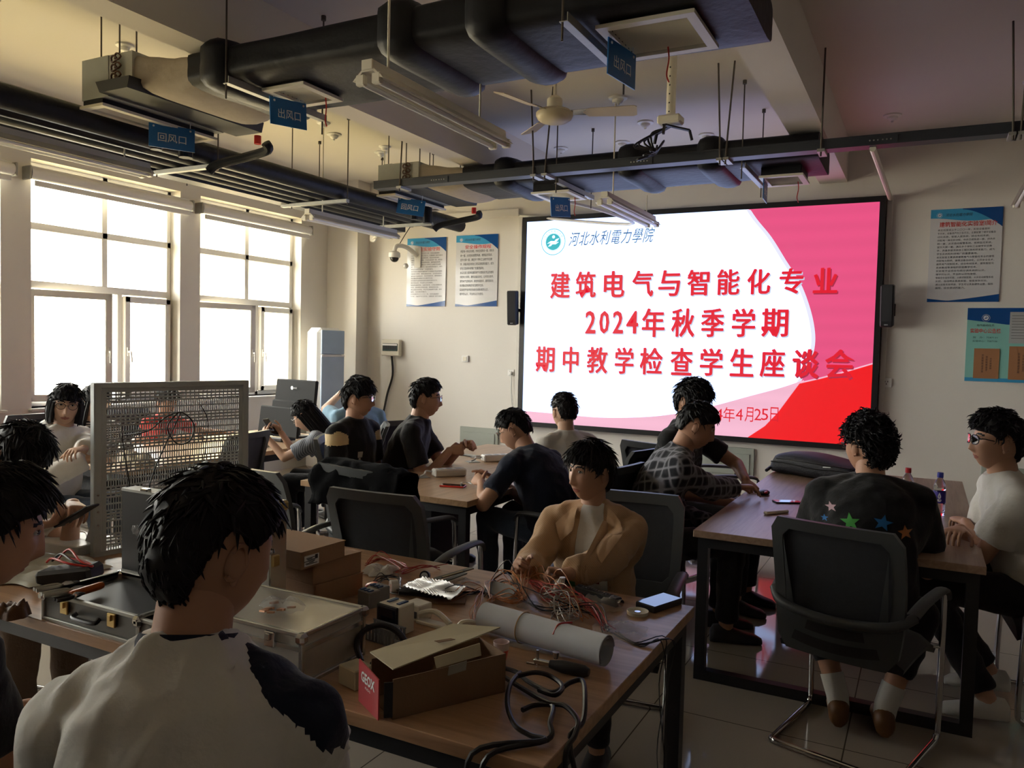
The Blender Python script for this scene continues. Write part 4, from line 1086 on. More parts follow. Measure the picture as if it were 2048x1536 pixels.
# ---------------------------------------------------------------- people
m_skin = M('skin', (0.50, 0.285, 0.19), 0.5, var=0.06, scale=14, spec=0.35)
m_skin2 = M('skin_warm', (0.44, 0.235, 0.15), 0.5, var=0.06, scale=14, spec=0.35)
m_skin3 = M('skin_light', (0.58, 0.36, 0.25), 0.5, var=0.05, scale=14, spec=0.35)
m_lip = M('lips', (0.36, 0.13, 0.10), 0.45)
m_eyew = M('eye_white', (0.62, 0.60, 0.57), 0.25)
m_iris = M('iris', (0.015, 0.009, 0.006), 0.15)
m_hair = M('black_hair', (0.0085, 0.008, 0.009), 0.55, var=0.35, scale=60, spec=0.25)
m_hairb = M('dark_brown_hair', (0.018, 0.012, 0.009), 0.45, var=0.35, scale=60, spec=0.5)
m_wire = M('spectacle_wire', (0.16, 0.15, 0.14), 0.25, metal=0.9)
m_frameb = M('black_spectacle_frame', (0.012, 0.01, 0.01), 0.25)
m_lens = bpy.data.materials.new('lens'); m_lens.use_nodes = True
t = m_lens.node_tree
for n in list(t.nodes): t.nodes.remove(n)
o_ = t.nodes.new('ShaderNodeOutputMaterial'); mx_ = t.nodes.new('ShaderNodeMixShader'); tr_ = t.nodes.new('ShaderNodeBsdfTransparent'); gl_ = t.nodes.new('ShaderNodeBsdfGlossy')
gl_.inputs['Roughness'].default_value = .03; fz_ = t.nodes.new('ShaderNodeFresnel'); fz_.inputs[0].default_value = 1.22
tr_.inputs[0].default_value = (.93, .95, .95, 1)
t.links.new(fz_.outputs[0], mx_.inputs[0]); t.links.new(tr_.outputs[0], mx_.inputs[1]); t.links.new(gl_.outputs[0], mx_.inputs[2]); t.links.new(mx_.outputs[0], o_.inputs[0])

NLON, NLAT = 88, 84
def gauss(a, s): return np.exp(-(a / s) ** 2)
def head_points(az, el, jaw=1.0, nose=1.0):
    """surface of a head of half height .115 around its centre; az 0 is the face, +x its own right side"""
    ce, se = np.cos(el), np.sin(el)
    dx, dy, dz = np.sin(az) * ce, np.cos(az) * ce, se
    x = .0755 * np.sign(dx) * np.abs(dx) ** .92; y = .093 * np.sign(dy) * np.abs(dy) ** .95; z = .117 * np.sign(dz) * np.abs(dz) ** .97
    low = np.clip(-z / .117, 0, 1); up = np.clip(z / .117, 0, 1); front = np.clip(dy, 0, 1); back = np.clip(-dy, 0, 1)
    x = x * (1 - .30 * jaw * low ** 1.7) * (1 + .06 * gauss(z - .04, .05))
    y = np.where(dy < 0, y * (1 - .40 * np.clip((low - .25) / .75, 0, 1)) - .006 * gauss(z - .03, .05) * back, y)
    y = np.where(dy > 0, y * (1 + .03 * low) - .004 * front * gauss(z - .085, .03), y)
    f = front ** 1.2
    ax = np.abs(x)
    n_w = np.where(z > -.012, .0105, .0125)
    bridge = np.clip((.034 - z) / .062, 0, 1)
    nz = gauss(x, n_w + .003 * bridge) * np.where((z < .036) & (z > -.046), .004 + .019 * bridge ** 1.25, 0) * np.clip((z + .046) / .016, 0, 1)
    y = y + nose * nz * f
    y = y + f * (.0042 * gauss(z - .040, .013) * gauss(ax - .028, .030) - .0085 * gauss(ax - .0315, .017) * gauss(z - .020, .014)
                 + .0045 * gauss(ax - .046, .022) * gauss(z + .012, .022) + .0050 * gauss(x, .024) * gauss(z + .062, .017)
                 + .0022 * gauss(x, .021) * gauss(z + .0545, .0045) + .0026 * gauss(x, .019) * gauss(z + .0675, .005) - .0030 * gauss(x, .024) * gauss(z + .0610, .0030)
                 - .0030 * gauss(x, .02) * gauss(z + .081, .008) + .0075 * gauss(x, .024) * gauss(z + .101, .016)
                 + .0030 * gauss(ax - .011, .006) * gauss(z + .036, .008))
    return np.stack([x, y, z], -1)
def head_mb(skin_i=0, lip_i=1, brow_i=2, nose=1.0, jaw=1.0):
    az = np.linspace(-math.pi, math.pi, NLON, endpoint=False)
    # rows and columns closer together on the face
    az = az - .42 * np.sin(az)
    e = np.linspace(-1, 1, NLAT); el = (e - .10 * np.sin(math.pi * (e + .0)) * 0) * math.pi / 2 * .999
    A, E = np.meshgrid(az, el)
    P = head_points(A, E, jaw, nose)
    mb = MB(); mb.v = list(P.reshape(-1, 3)); F = []; Mi = []
    for k in range(NLAT - 1):
        for i in range(NLON):
            j = (i + 1) % NLON
            F.append([k * NLON + i, k * NLON + j, (k + 1) * NLON + j, (k + 1) * NLON + i][::-1])
            c = (P[k, i] + P[k, j] + P[k + 1, i] + P[k + 1, j]) / 4
            mi = skin_i
            if c[1] > .05:
                lw = (c[2] + .061) / (.0085 + .002 * (c[2] < -.061)); 
                if (c[0] / .0235) ** 2 + lw ** 2 < 1: mi = lip_i
                a_ = abs(c[0]); br_ = .0415 - 9.0 * (a_ - .030) ** 2
                if .012 < a_ < .050 and abs(c[2] - br_) < .0042: mi = brow_i
            Mi.append(mi)
    mb.f = F; mb.m = Mi
    return mb
def eye_mb(wi, ii, look=0.0):
    mb = MB()
    for s in (-1, 1):
        y0 = head_points(np.array(s * .33), np.array(.19))[1]
        c = V3(s * .0315, .0785, .0205)
        mb.ell(c, (.0130, .0085, .0050), 14, 8, wi)
        mb.ell(c + V3(look * .004, .0050, 0), (.0058, .0052, .0050), 12, 8, ii)
        mb.tube([c + V3(-.0145, .0042, .0005), c + V3(-.006, .0082, .0058), c + V3(.006, .0082, .0058), c + V3(.0145, .0042, .0012)], .0014, 6, ii)
    return mb
def ear_mb(i=0):
    mb = MB()
    for s in (-1, 1):
        T = rotz(-s * .35)
        mb.ell(V3(s * .0800, -.010, .002), (.008, .017, .030), 12, 10, i, T)
        pts = [V3(s * (.086 + .004 * math.sin(q)), -.012 + .0165 * math.cos(q), .004 + .029 * math.sin(q)) for q in np.linspace(-2.2, 2.6, 14)]
        mb.tube(pts, .0042, 6, i)
        mb.ell(V3(s * .080, -.004, -.026), (.005, .007, .009), 8, 6, i)
    return mb
def smooth01(a): a = np.clip(a, 0, 1); return a * a * (3 - 2 * a)
def hair_mb(st, seed):
    """cap of hair with locks; st holds hairline heights and thickness"""
    r_ = random.Random(seed)
    zf, zs, zbk = st.get('front', .062), st.get('side', .012), st.get('back', -.07)
    th, ths = st.get('top', .024) * .8, st.get('sidet', .013) * .65
    n1, n2 = 96, 72
    az = np.linspace(-math.pi, math.pi, n1, endpoint=False); el = np.linspace(-.95, 1, n2) * math.pi / 2
    A, E = np.meshgrid(az, el); P = head_points(A, E, 1.0, 0.0)
    aa = np.abs(A)
    def line(aa):
        return np.where(aa < 1.05, zf - .012 * (aa / 1.05) ** 3, np.where(aa < 1.45, zf - .012 + (zs - zf + .012) * smooth01((aa - 1.05) / .35), np.where(aa < 1.75, zs + .028 * smooth01((aa - 1.45) / .3) * st.get('earcut', 1), zs + .028 * st.get('earcut', 1) + (zbk - zs - .028 * st.get('earcut', 1)) * smooth01((aa - 1.75) / .75))))
    ln = line(aa)
    msk = smooth01((P[..., 2] - ln) / .016)
    topk = smooth01((P[..., 2] - .02) / .08)
    D_ = P - np.array([0, -.01, .015]); D_ /= np.linalg.norm(D_, axis=-1, keepdims=True)
    off = ths + (th - ths) * topk + st.get('fringe', .006) * np.clip(np.cos(A), 0, 1) * smooth01((P[..., 2] - zf) / .03) + st.get('occiput', .006) * np.clip(-np.cos(A), 0, 1)
    nz = np.zeros_like(off)
    for i in range(n2):
        for j in range(n1):
            p = P[i, j]; nz[i, j] = mnoise.noise(Vector((p[0] * 38 + seed, p[1] * 38, p[2] * 24))) + .5 * mnoise.noise(Vector((p[0] * 95, p[1] * 95 + seed, p[2] * 60)))
    off = off * (1 + st.get('rough', .35) * nz)
    Q = P + D_ * (off * msk - .012 * (1 - msk))[..., None]
    mb = MB(); mb.v = list(Q.reshape(-1, 3))
    for k in range(n2 - 1):
        for i in range(n1):
            j = (i + 1) % n1
            if msk[k, i] + msk[k, j] + msk[k + 1, i] + msk[k + 1, j] > 0.02:
                mb.f.append([k * n1 + i, (k + 1) * n1 + i, (k + 1) * n1 + j, k * n1 + j]); mb.m.append(0)
    # locks
    ll = st.get('lock', .035); curl = st.get('curl', 0.0); lift = st.get('lift', .25) * .45
    crown = unit(V3(.01, -.05, .11))
    for _ in range(int(st.get('n', 260) * 2.6)):
        i = r_.randrange(8, n2 - 1); j = r_.randrange(n1)
        if msk[i, j] < .8: continue
        p = Q[i, j] - D_[i, j] * .006; nn = D_[i, j]
        down = V3(0, 0, -1) - crown * .3
        tg = -(crown - nn * (crown @ nn)); tg = unit(tg + V3(r_.gauss(0, .35), r_.gauss(0, .35) + .25 * max(0, nn[1]), r_.gauss(0, .2)))
        tg = unit(tg - nn * (tg @ nn)); L = ll * r_.uniform(.6, 1.35) * (1.0 if P[i, j][2] > .03 else .55) * (st.get('bang', .55) if (nn[1] > .35 and P[i, j][2] < zf + .03) else 1); r0 = st.get('lw', .0034) * r_.uniform(.7, 1.3)
        sd = np.cross(nn, tg); pts = []; ph = r_.uniform(0, 6.28); lf = lift * r_.uniform(.3, 1.6)
        for u in np.linspace(0, 1, 6 if curl else 5):
            w_ = curl * L * .32
            pts.append(p + tg * L * (u - .35 * curl * u * u) + nn * (.006 + lf * L * u * (1 - .75 * u * (1 - min(1, curl)))) + sd * w_ * math.sin(ph + 6 * u) + nn * w_ * .8 * math.cos(ph + 6 * u) * u)
        mb.tube(pts, [r0 * .8, r0, r0 * .8, r0 * .45, r0 * .08] if len(pts) == 5 else [r0 * .8, r0, r0, r0 * .8, r0 * .5, r0 * .08], 5)
    if st.get('long'):
        Lh = st['long']; a0 = st.get('open', 1.15)
        lv = np.linspace(0, 1, 12); ang = np.linspace(a0, 2 * math.pi - a0, 30); rings = []
        for u in lv:
            z = .035 - u * Lh; out = []; inn = []
            for q in ang:
                tuck = 1 - st.get('tuck', .1) * u ** 2
                wv = 1 + .05 * mnoise.noise(Vector((q * 3, u * 3, seed)))
                flare = .088 + .012 * math.sin(u * 2.6) + st.get('flare', 0) * u
                fy = -.115 - .0 * u
                out.append(V3(math.sin(q) * flare * tuck * wv, (math.cos(q) * (.098 if math.cos(q) > 0 else .108)) * tuck * wv - .006 + st.get('sweep', 0) * u, z + .01 * mnoise.noise(Vector((q * 6, 0, seed))) * u))
                inn.append(V3(math.sin(q) * (flare - .022) * tuck * wv, (math.cos(q) * (.076 if math.cos(q) > 0 else .084)) * tuck * wv - .006 + st.get('sweep', 0) * u, z))
            rings.append(out + inn[::-1])
        mb.loft(rings)
        for _ in range(90):
            q = r_.uniform(a0, 2 * math.pi - a0); k = r_.uniform(.086, .098)
            p0 = V3(math.sin(q) * k, math.cos(q) * k * 1.1 - .006, .03); L = Lh * r_.uniform(.85, 1.08)
            mb.tube([p0 + V3(math.sin(q) * .006 * math.sin(u * 3), st.get('sweep', 0) * u, -L * u) for u in (0, .3, .6, .85, 1)], [.006, .008, .007, .005, .0008], 5)
    return mb
def glasses_mb(rnd_=True, r=.0235):
    fr = MB(); ln = MB()
    for s in (-1, 1):
        c = V3(s * .0325, .104, .016)
        k = 2.0 if rnd_ else 3.4
        pts = []
        for q in np.linspace(0, 2 * math.pi, 22, endpoint=False):
            a, b = math.cos(q), math.sin(q); e = (abs(a) ** k + abs(b) ** k) ** (-1 / k)
            pts.append(c + V3(r * 1.06 * a * e, -.010 * (a * e * s) ** 2 * (1 if a * s > 0 else 0), r * .88 * b * e))
        fr.tube(pts, .0015 if rnd_ else .0023, 6, closed=True); ln.add(pts, [list(range(22))])
        fr.tube([c + V3(s * r * 1.05, -.008, .006), c + V3(s * .032, -.03, .007), V3(s * .078, .0, .012), V3(s * .081, -.02, -.002)], .0016 if rnd_ else .0024, 6)
    fr.tube([V3(-.010, .106, .018), V3(0, .110, .021), V3(.010, .106, .018)], .0016, 6)
    return fr, ln
def hand_mb(side, curl=.5, spread=.12, point=0.0, thumb=.5):
    """right hand (side 1) in its own frame: wrist at 0, fingers along +y, palm towards -z, thumb at -x"""
    mb = MB(); s = side
    secs = []
    for y, w, h, x in ((-.02, .024, .018, 0), (.01, .027, .017, 0), (.045, .038, .0155, .001), (.078, .040, .0135, .001), (.09, .036, .011, .001)):
        secs.append([V3(s * x + w * math.cos(q), y, h * math.sin(q)) for q in np.linspace(0, 2 * math.pi, 14, endpoint=False)])
    mb.loft(secs)
    for k, (x, L, r_) in enumerate(((-.029, .070, .0085), (-.010, .078, .0088), (.010, .073, .0083), (.028, .057, .0074))):
        p = V3(s * x, .082 - .004 * (k == 3), 0); ang = .10; yaw = s * spread * (x / .03)
        cf = curl * (1 + .12 * k); cf = cf if not (k == 0 and point) else curl * (1 - point)
        for seg, fr_ in enumerate((.46, .31, .23)):
            ang += cf * (1.0, 1.15, .8)[seg]
            d = V3(math.sin(yaw) * math.cos(ang), math.cos(yaw) * math.cos(ang), -math.sin(ang)); q = p + d * L * fr_
            mb.capsule(p, q, r_ * (1 - .10 * seg), r_ * (1 - .10 * (seg + 1)), 10, hemi=3); p = q
    p = V3(-s * .026, .022, -.004)
    for seg, (L, r_) in enumerate(((.042, .0125), (.034, .0095), (.026, .0085))):
        a = thumb * (.25 + .35 * seg); d = unit(V3(-s * (.75 - .55 * seg * thumb), .75, -.18 - a)); q = p + d * L
        mb.capsule(p, q, r_, r_ * .88, 10, hemi=3); p = q
    return mb

def person(label, head, yaw, lean, hyaw=None, hpitch=0.0, hroll=0.0, skin=None, shirt=None, sleeve='short', pants=None, hair=None, hairm=None,
           glasses=None, hands=None, shoes=None, seat=.46, s=None, width=1.0, legs=None, slack=1.0, seed=1, hem=-.05, feet=True, look=0.0, fat=1.0,
           split=None, edge=None, eax=None, shdrop=.025, side_lean=0.0, nose=1.0, wr=.006, socks=None, hip_off=0.0):
    """seated person; yaw is the heading (0 towards the front wall, 90 to the right), head the centre of the head in the room"""
    skin = skin or m_skin; hair = hair or {}; hands = hands or {}; legs = legs or {}
    hyaw = yaw if hyaw is None else hyaw
    F = V3(math.sin(R(yaw)), math.cos(R(yaw)), 0); Rt = V3(F[1], -F[0], 0)      # forward, own right side
    U = V3(0, 0, 1)
    head = np.array(head, float)
    hipz = seat + .065
    def spine(sc):
        """points of the back from the hip joint up, relative to it"""
        pts = [V3(0, 0, 0)]; dirs = []
        for L, k in ((.17, .45), (.17, 1.0), (.15, 1.35)):
            a = R(lean) * k; d = unit(F * math.sin(a) + U * math.cos(a) + Rt * math.tan(R(side_lean)))
            dirs.append(d); pts.append(pts[-1] + d * L * sc)
        a = R(lean) * .8 + R(hpitch) * .35
        nd = unit(F * math.sin(a) + U * math.cos(a)); hb = pts[-1] + nd * .075 * sc
        HF = V3(math.sin(R(hyaw)), math.cos(R(hyaw)), 0)
        pitch = R(hpitch); hu = unit(U * math.cos(pitch) + HF * math.sin(pitch)); hf = unit(HF * math.cos(pitch) - U * math.sin(pitch))
        hc = hb + hu * .075 + hf * .018
        return pts, dirs, nd, hb, hc, hu, hf
    if s is None:
        lo, hi = .82, 1.18
        for _ in range(22):
            m_ = (lo + hi) / 2
            if hipz + spine(m_)[4][2] < head[2]: lo = m_
            else: hi = m_
        s = (lo + hi) / 2
    pts, dirs, nd, hb, hc, hu, hf = spine(s)
    hip = head - hc; hip[2] = head[2] - hc[2]
    pts = [p + hip for p in pts]; hb = hb + hip
    up3 = dirs[2]; n_ = len(pts)
    base = V3(hip[0], hip[1], 0)
    root = thing('person', label, 'person', base)
    HT = np.stack([unit(np.cross(hf, hu)), hf, hu], 1)
    if hroll: HT = HT @ roty(R(hroll))
    def tring(c, d, w, dp, nn=24, k=2.4):
        rx_ = unit(Rt - d * (Rt @ d)); fy_ = np.cross(d, rx_)
        out = []
        for q in np.linspace(0, 2 * math.pi, nn, endpoint=False):
            a, b = math.cos(q), math.sin(q); e = (abs(a) ** k + abs(b) ** k) ** (-1 / k)
            out.append(c + rx_ * w * a * e + fy_ * dp * b * e)
        return out
    def along(t):
        L = [0, .17, .34, .49]; t2 = t
        if t2 <= 0: return pts[0] + U * t2 * s, unit(U + dirs[0])
        for k in range(3):
            if t2 <= L[k + 1]: return pts[k] + (pts[k + 1] - pts[k]) * ((t2 - L[k]) / (L[k + 1] - L[k])), dirs[k]
        return pts[3] + nd * (t2 - .49) * s, nd
    shc, shd = along(.448)
    sw = .178 * s * width
    Sh = {k: shc + Rt * q * sw - shd * .005 - U * shdrop * s for k, q in (('R', 1), ('L', -1))}
    # ---- arms
    l1, l2 = .285 * s, .245 * s
    arms = {}
    for k, q in (('R', 1), ('L', -1)):
        hd = hands.get(k, {})
        if 'at' in hd: wpt = np.array(hd['at'], float)
        else: wpt = hip + F * .30 + Rt * q * .12 + U * .12
        S0 = Sh[k]; dv = wpt - S0; dist = np.linalg.norm(dv)
        if dist > (l1 + l2) * .985: wpt = S0 + dv / dist * (l1 + l2) * .985; dv = wpt - S0; dist = np.linalg.norm(dv)
        a_ = (l1 ** 2 - l2 ** 2 + dist ** 2) / (2 * dist); h_ = math.sqrt(max(1e-6, l1 ** 2 - a_ ** 2)); d = dv / dist
        pole = np.array(hd.get('pole', tuple(-U * .9 + Rt * q * .28 - F * .25)), float); pole = unit(pole - d * (pole @ d))
        E_ = S0 + d * a_ + pole * h_
        hdir = unit(np.array(hd['dir'], float)) if 'dir' in hd else unit(wpt - E_)
        pn = np.array(hd.get('palm', (0, 0, -1)), float); pn = unit(pn - hdir * (pn @ hdir))
        arms[k] = (S0, E_, wpt, hdir, pn, hd)
    # ---- legs
    lg = {}
    for k, q in (('R', 1), ('L', -1)):
        H0 = hip + Rt * q * .085 * s * width
        kn = legs.get('knee' + k); ft = legs.get('foot' + k)
        K = np.array(kn, float) if kn is not None else hip + F * .42 * s + Rt * q * (.12 + legs.get('open', 0)) + U * (.03 + .0)
        Ft = np.array(ft, float) if ft is not None else V3(*(hip + F * (.42 * s + legs.get('reach', -.02)) + Rt * q * (.12 + legs.get('open', 0)))[:2], .085)
        lg[k] = (H0, K, Ft)
    # ---- body surface
    b = MB()
    prof = [(-.07, .13, .085), (0, .155, .10), (.16, .135, .09), (.32, .150, .105), (.42, .15, .09), (.475, .08, .06), (.50, .058, .056)]
    b.loft([tring(*along(t), w * s * width, dp * s * fat) for t, w, dp in prof])
    b.capsule(along(.46)[0], hb + hu * .04, .060 * s, .056 * s, 18)
    for k in 'RL':
        S0, E_, wp, hdir, pn, hd = arms[k]
        b.capsule(along(.43)[0] + (S0 - along(.43)[0]) * .4, S0, .058 * s, .050 * s); b.capsule(along(.50)[0], S0 - U * .01, .034 * s, .042 * s); b.capsule(S0, E_, .048 * s * fat, .037 * s * fat); b.capsule(E_, wp, .038 * s * fat, .0255 * s)
        b.capsule(wp - hdir * .01, wp + hdir * .015, .024, .023)
        H0, K, Ft = lg[k]
        b.capsule(H0, K, .078 * s, .055 * s); b.capsule(K, Ft, .053 * s, .036 * s)
    b = remesh(b, .0115, 5)
    body = MB(); body.merge(b)
    hm = head_mb(nose=nose); sc = .99 * (0.5 + 0.5 * s); 
    hw = MB(); hw.merge(hm); hw.merge(eye_mb(3, 4, look)); hw.merge(ear_mb(0))
    body.merge(hw, T=HT * sc, o=head)
    for k, q in (('R', 1), ('L', -1)):
        S0, E_, wp, hdir, pn, hd = arms[k]
        hh = remesh(hand_mb(q, hd.get('curl', .45), hd.get('spread', .10), hd.get('point', 0), hd.get('thumb', .5)), .0034, 3)
        T = np.stack([unit(np.cross(hdir, -pn)), hdir, -pn], 1)
        body.merge(hh, T=T * (.96 * s), o=wp)
    body.build('body', [skin, m_lip, hairm or m_hair, m_eyew, m_iris], root, smooth=70)
    # ---- hair and glasses
    hb_ = hair_mb(hair, seed); hb_.v = [HT @ p * sc + head for p in hb_.v]
    hb_.build('hair', hairm or m_hair, root, smooth=70)
    if glasses:
        fr, ln = glasses_mb(glasses[0]); 
        for q in (fr, ln): q.v = [HT @ p * sc + head for p in q.v]
        g_ = fr.build('glasses', glasses[1], root, smooth=60); ln.build('lens', m_lens, g_, smooth=0)
    # ---- clothes
    if shirt is not None:
        c = MB(); sl = slack
        pr_ = [(hem, .172, .122), (.0, .172 + .006 * sl, .122), (.10, .162 + .010 * sl, .113 + .010 * sl), (.20, .160 + .008 * sl, .112 + .01 * sl), (.32, .170, .122), (.405, .170, .108), (.460, .118, .085), (.500, .080, .073), (.516, .071, .067)]
        c.loft([tring(*along(t), w * s * width, dp * s * fat) for t, w, dp in pr_])
        for k in 'RL':
            S0, E_, wp, hdir, pn, hd = arms[k]
            c.capsule(along(.43)[0] + (S0 - along(.43)[0]) * .35, S0, .070 * s, .064 * s); c.capsule(along(.495)[0] + (S0 - along(.495)[0]) * .18, S0 + U * .004, (.052 + .008 * (sleeve == 'jacket')) * s, .070 * s)
            if slack > 1.1: c.capsule(along(.28)[0] + (S0 - shc) * .62, S0 - U * .02, .090 * s, .066 * s)
            if sleeve == 'short':
                m2 = S0 + (E_ - S0) * .68; c.tube([S0, S0 + (E_ - S0) * .3, m2], [.060 * s * fat, .063 * s * sl, .066 * s * sl], 16)
            else:
                e2 = E_ + (wp - E_) * (.93 if sleeve in ('long', 'jacket') else .35)
                ff = max(1, fat); c.capsule(S0, E_, .062 * s * ff, .058 * s * sl * ff); c.tube([E_, E_ + (e2 - E_) * .5, e2], [.058 * s * sl * ff, .052 * s * sl * ff, .043 * s * sl * ff], 16)
        c = remesh(c, .0105, 14 if sleeve == 'jacket' else 8)
        wrinkle(c, wr, 11.0, seed * 3.7, (1, 1, .7))
        c2 = MB(); c2.merge(c)
        mats = shirt if isinstance(shirt, (list, tuple)) else [shirt]
        if edge is not None:
            for i, v in enumerate(c2.v):
                q = v - hip; ax_ = Rt if eax is None else np.array(eax, float); l0 = q @ Rt if eax is None else v @ ax_; e_ = edge(V3(q @ Rt, q @ F, q[2])) if eax is None else edge(v)
                for b_ in e_:
                    if abs(l0 - b_) < .0075: c2.v[i] = v + ax_ * (b_ - l0); break
        if split is not None:
            vv = np.array(c2.v)
            for i, f in enumerate(c2.f):
                cc = vv[f].mean(0) - hip; loc = V3(cc @ Rt, cc @ F, cc[2])
                c2.m[i] = split(loc, along, s, cc, arms, hip)
        so = c2.build('shirt', mats, root, smooth=70)
        if sleeve != 'jacket':
            cr = MB(); cp, cd = along(.505); cr.loft([tring(cp + cd * z * s, cd, .071 * s + e, .066 * s + e, 24, 2.0) for z, e in ((-.014, .006), (-.002, .006), (.010, .001), (.004, -.004))], cap=False); cr.build('collar', mats[-1], so, smooth=60)
    if pants is not None:
        c = MB()
        c.loft([tring(hip + U * z, U, w * s * width, dp * s) for z, w, dp in ((-.085, .12, .11), (-.05, .165, .125), (.02, .168, .122), (.075, .155, .112))])
        for k in 'RL':
            H0, K, Ft = lg[k]
            an = K + (Ft - K) * legs.get('cuff', .93)
            c.capsule(H0, K, .092 * s, .070 * s); c.capsule(K, K + (an - K) * .05, .069 * s, .067 * s); c.tube([K, K + (an - K) * .5, an], [.066 * s, .062 * s, .056 * s], 16)
        c = remesh(c, .0125, 5); wrinkle(c, .006, 9.0, seed * 1.3 + 20); c.build('trousers', pants, root, smooth=70)
    if feet:
        for k, q in (('R', 1), ('L', -1)):
            H0, K, Ft = lg[k]; fd = legs.get('toe', F); fd = unit(np.array(fd, float)); side_ = V3(fd[1], -fd[0], 0)
            if socks is not None:
                MB().tube([Ft + unit(K - Ft) * .115, Ft + unit(K - Ft) * .02, Ft - U * .03], [.044 * s, .042 * s, .044], 16).build('sock', socks, root)
            sh = MB(); rings = []
            for u, w, h in ((-.085, .022, .07), (-.068, .040, .098), (-.01, .044, .105), (.05, .046, .080), (.11, .050, .060), (.165, .045, .048), (.195, .024, .032)):
                c_ = V3(Ft[0], Ft[1], 0) + fd * u + U * (Ft[2] - .085)
                rings.append([c_ + side_ * w * math.cos(a) * (abs(math.cos(a)) ** -.25 if abs(math.cos(a)) > .05 else 1) + U * max(.003, h * (.5 + .5 * math.sin(a))) for a in np.linspace(0, 2 * math.pi, 18, endpoint=False)])
            sh.loft(rings); sh.build('shoe', shoes or m_shoe, root, smooth=60)
    return dict(root=root, hip=hip, F=F, R=Rt, along=along, arms=arms, s=s, head=head, HT=HT, tring=tring, sc=sc, pts=pts)
m_shoe = M('dark_shoe', (.02, .02, .022), .5)
from mathutils.bvhtree import BVHTree
def cloth(name, col, **k):
    k.setdefault('rough', .85); k.setdefault('bump', .25); k.setdefault('bscale', 60); k.setdefault('sheen', .15); k.setdefault('var', .12); k.setdefault('spec', .2)
    return M(name, col, **k)
m_blk = cloth('black_cotton', (.011, .011, .012)); m_navy = cloth('navy_cotton', (.010, .014, .030)); m_wht = cloth('white_cotton', (.62, .60, .56)); m_gry = cloth('pale_grey_cotton', (.42, .41, .39))
m_hood = cloth('white_fleece', (.74, .72, .68)); m_tan = cloth('tan_corduroy', (.46, .29, .165)); wave_mix(m_tan, (.47, .30, .17), (.40, .25, .14), 55, 'DIAGONAL', False)
m_lblue = cloth('light_blue_cotton', (.26, .42, .55)); m_cream_c = cloth('cream_cotton', (.62, .48, .28)); m_jean = cloth('blue_grey_denim', (.045, .06, .085)); m_trs = cloth('dark_trousers', (.014, .014, .016))
m_sand = cloth('sand_trousers', (.16, .11, .08)); m_darkbr = cloth('brown_leather_bag', (.10, .045, .02), rough=.5)
m_stripe = cloth('striped_blouse', (.45, .46, .48)); wave_mix(m_stripe, (.36, .38, .42), (.10, .11, .14), 22, 'X', True, 0.6, .72)
m_bw = cloth('black_white_stripes', (.5, .5, .5)); wave_mix(m_bw, (.03, .03, .035), (.60, .58, .55), 17, 'Z', True, 0.4, .62)
m_floral = cloth('floral_shirt', (.5, .45, .36)); t, b_ = nodes_of(m_floral)
co = t.nodes.new('ShaderNodeTexCoord'); nz = t.nodes.new('ShaderNodeTexNoise'); nz.inputs['Scale'].default_value = 17; nz.inputs['Detail'].default_value = 3; rr_ = t.nodes.new('ShaderNodeValToRGB')
rr_.color_ramp.elements[0].position = .36; rr_.color_ramp.elements[0].color = (.22, .16, .10, 1); rr_.color_ramp.elements[1].position = .43; rr_.color_ramp.elements[1].color = (.62, .56, .45, 1)
t.links.new(co.outputs['Object'], nz.inputs['Vector']); t.links.new(nz.outputs[0], rr_.inputs[0]); t.links.new(rr_.outputs[0], b_.inputs['Base Color'])
m_plaid = cloth('plaid_flannel', (.03, .03, .04)); t, b_ = nodes_of(m_plaid)
co = t.nodes.new('ShaderNodeTexCoord'); acc = None
mp = t.nodes.new('ShaderNodeMapping'); mp.inputs['Rotation'].default_value = (.15, .2, .6); t.links.new(co.outputs['Object'], mp.inputs[0])
for d_ in ('X', 'Z', 'Y'):
    w_ = t.nodes.new('ShaderNodeTexWave'); w_.bands_direction = d_; w_.inputs['Scale'].default_value = 5.5; t.links.new(mp.outputs[0], w_.inputs[0])
    q_ = t.nodes.new('ShaderNodeMath'); q_.operation = 'POWER'; q_.inputs[1].default_value = 9; t.links.new(w_.outputs[0], q_.inputs[0])
    if acc is None: acc = q_
    else:
        s_ = t.nodes.new('ShaderNodeMath'); s_.operation = 'ADD'; t.links.new(acc.outputs[0], s_.inputs[0]); t.links.new(q_.outputs[0], s_.inputs[1]); acc = s_
rr_ = t.nodes.new('ShaderNodeValToRGB'); rr_.color_ramp.elements[0].color = (.012, .013, .018, 1); rr_.color_ramp.elements[1].color = (.20, .20, .23, 1)
t.links.new(acc.outputs[0], rr_.inputs[0]); t.links.new(rr_.outputs[0], b_.inputs['Base Color'])

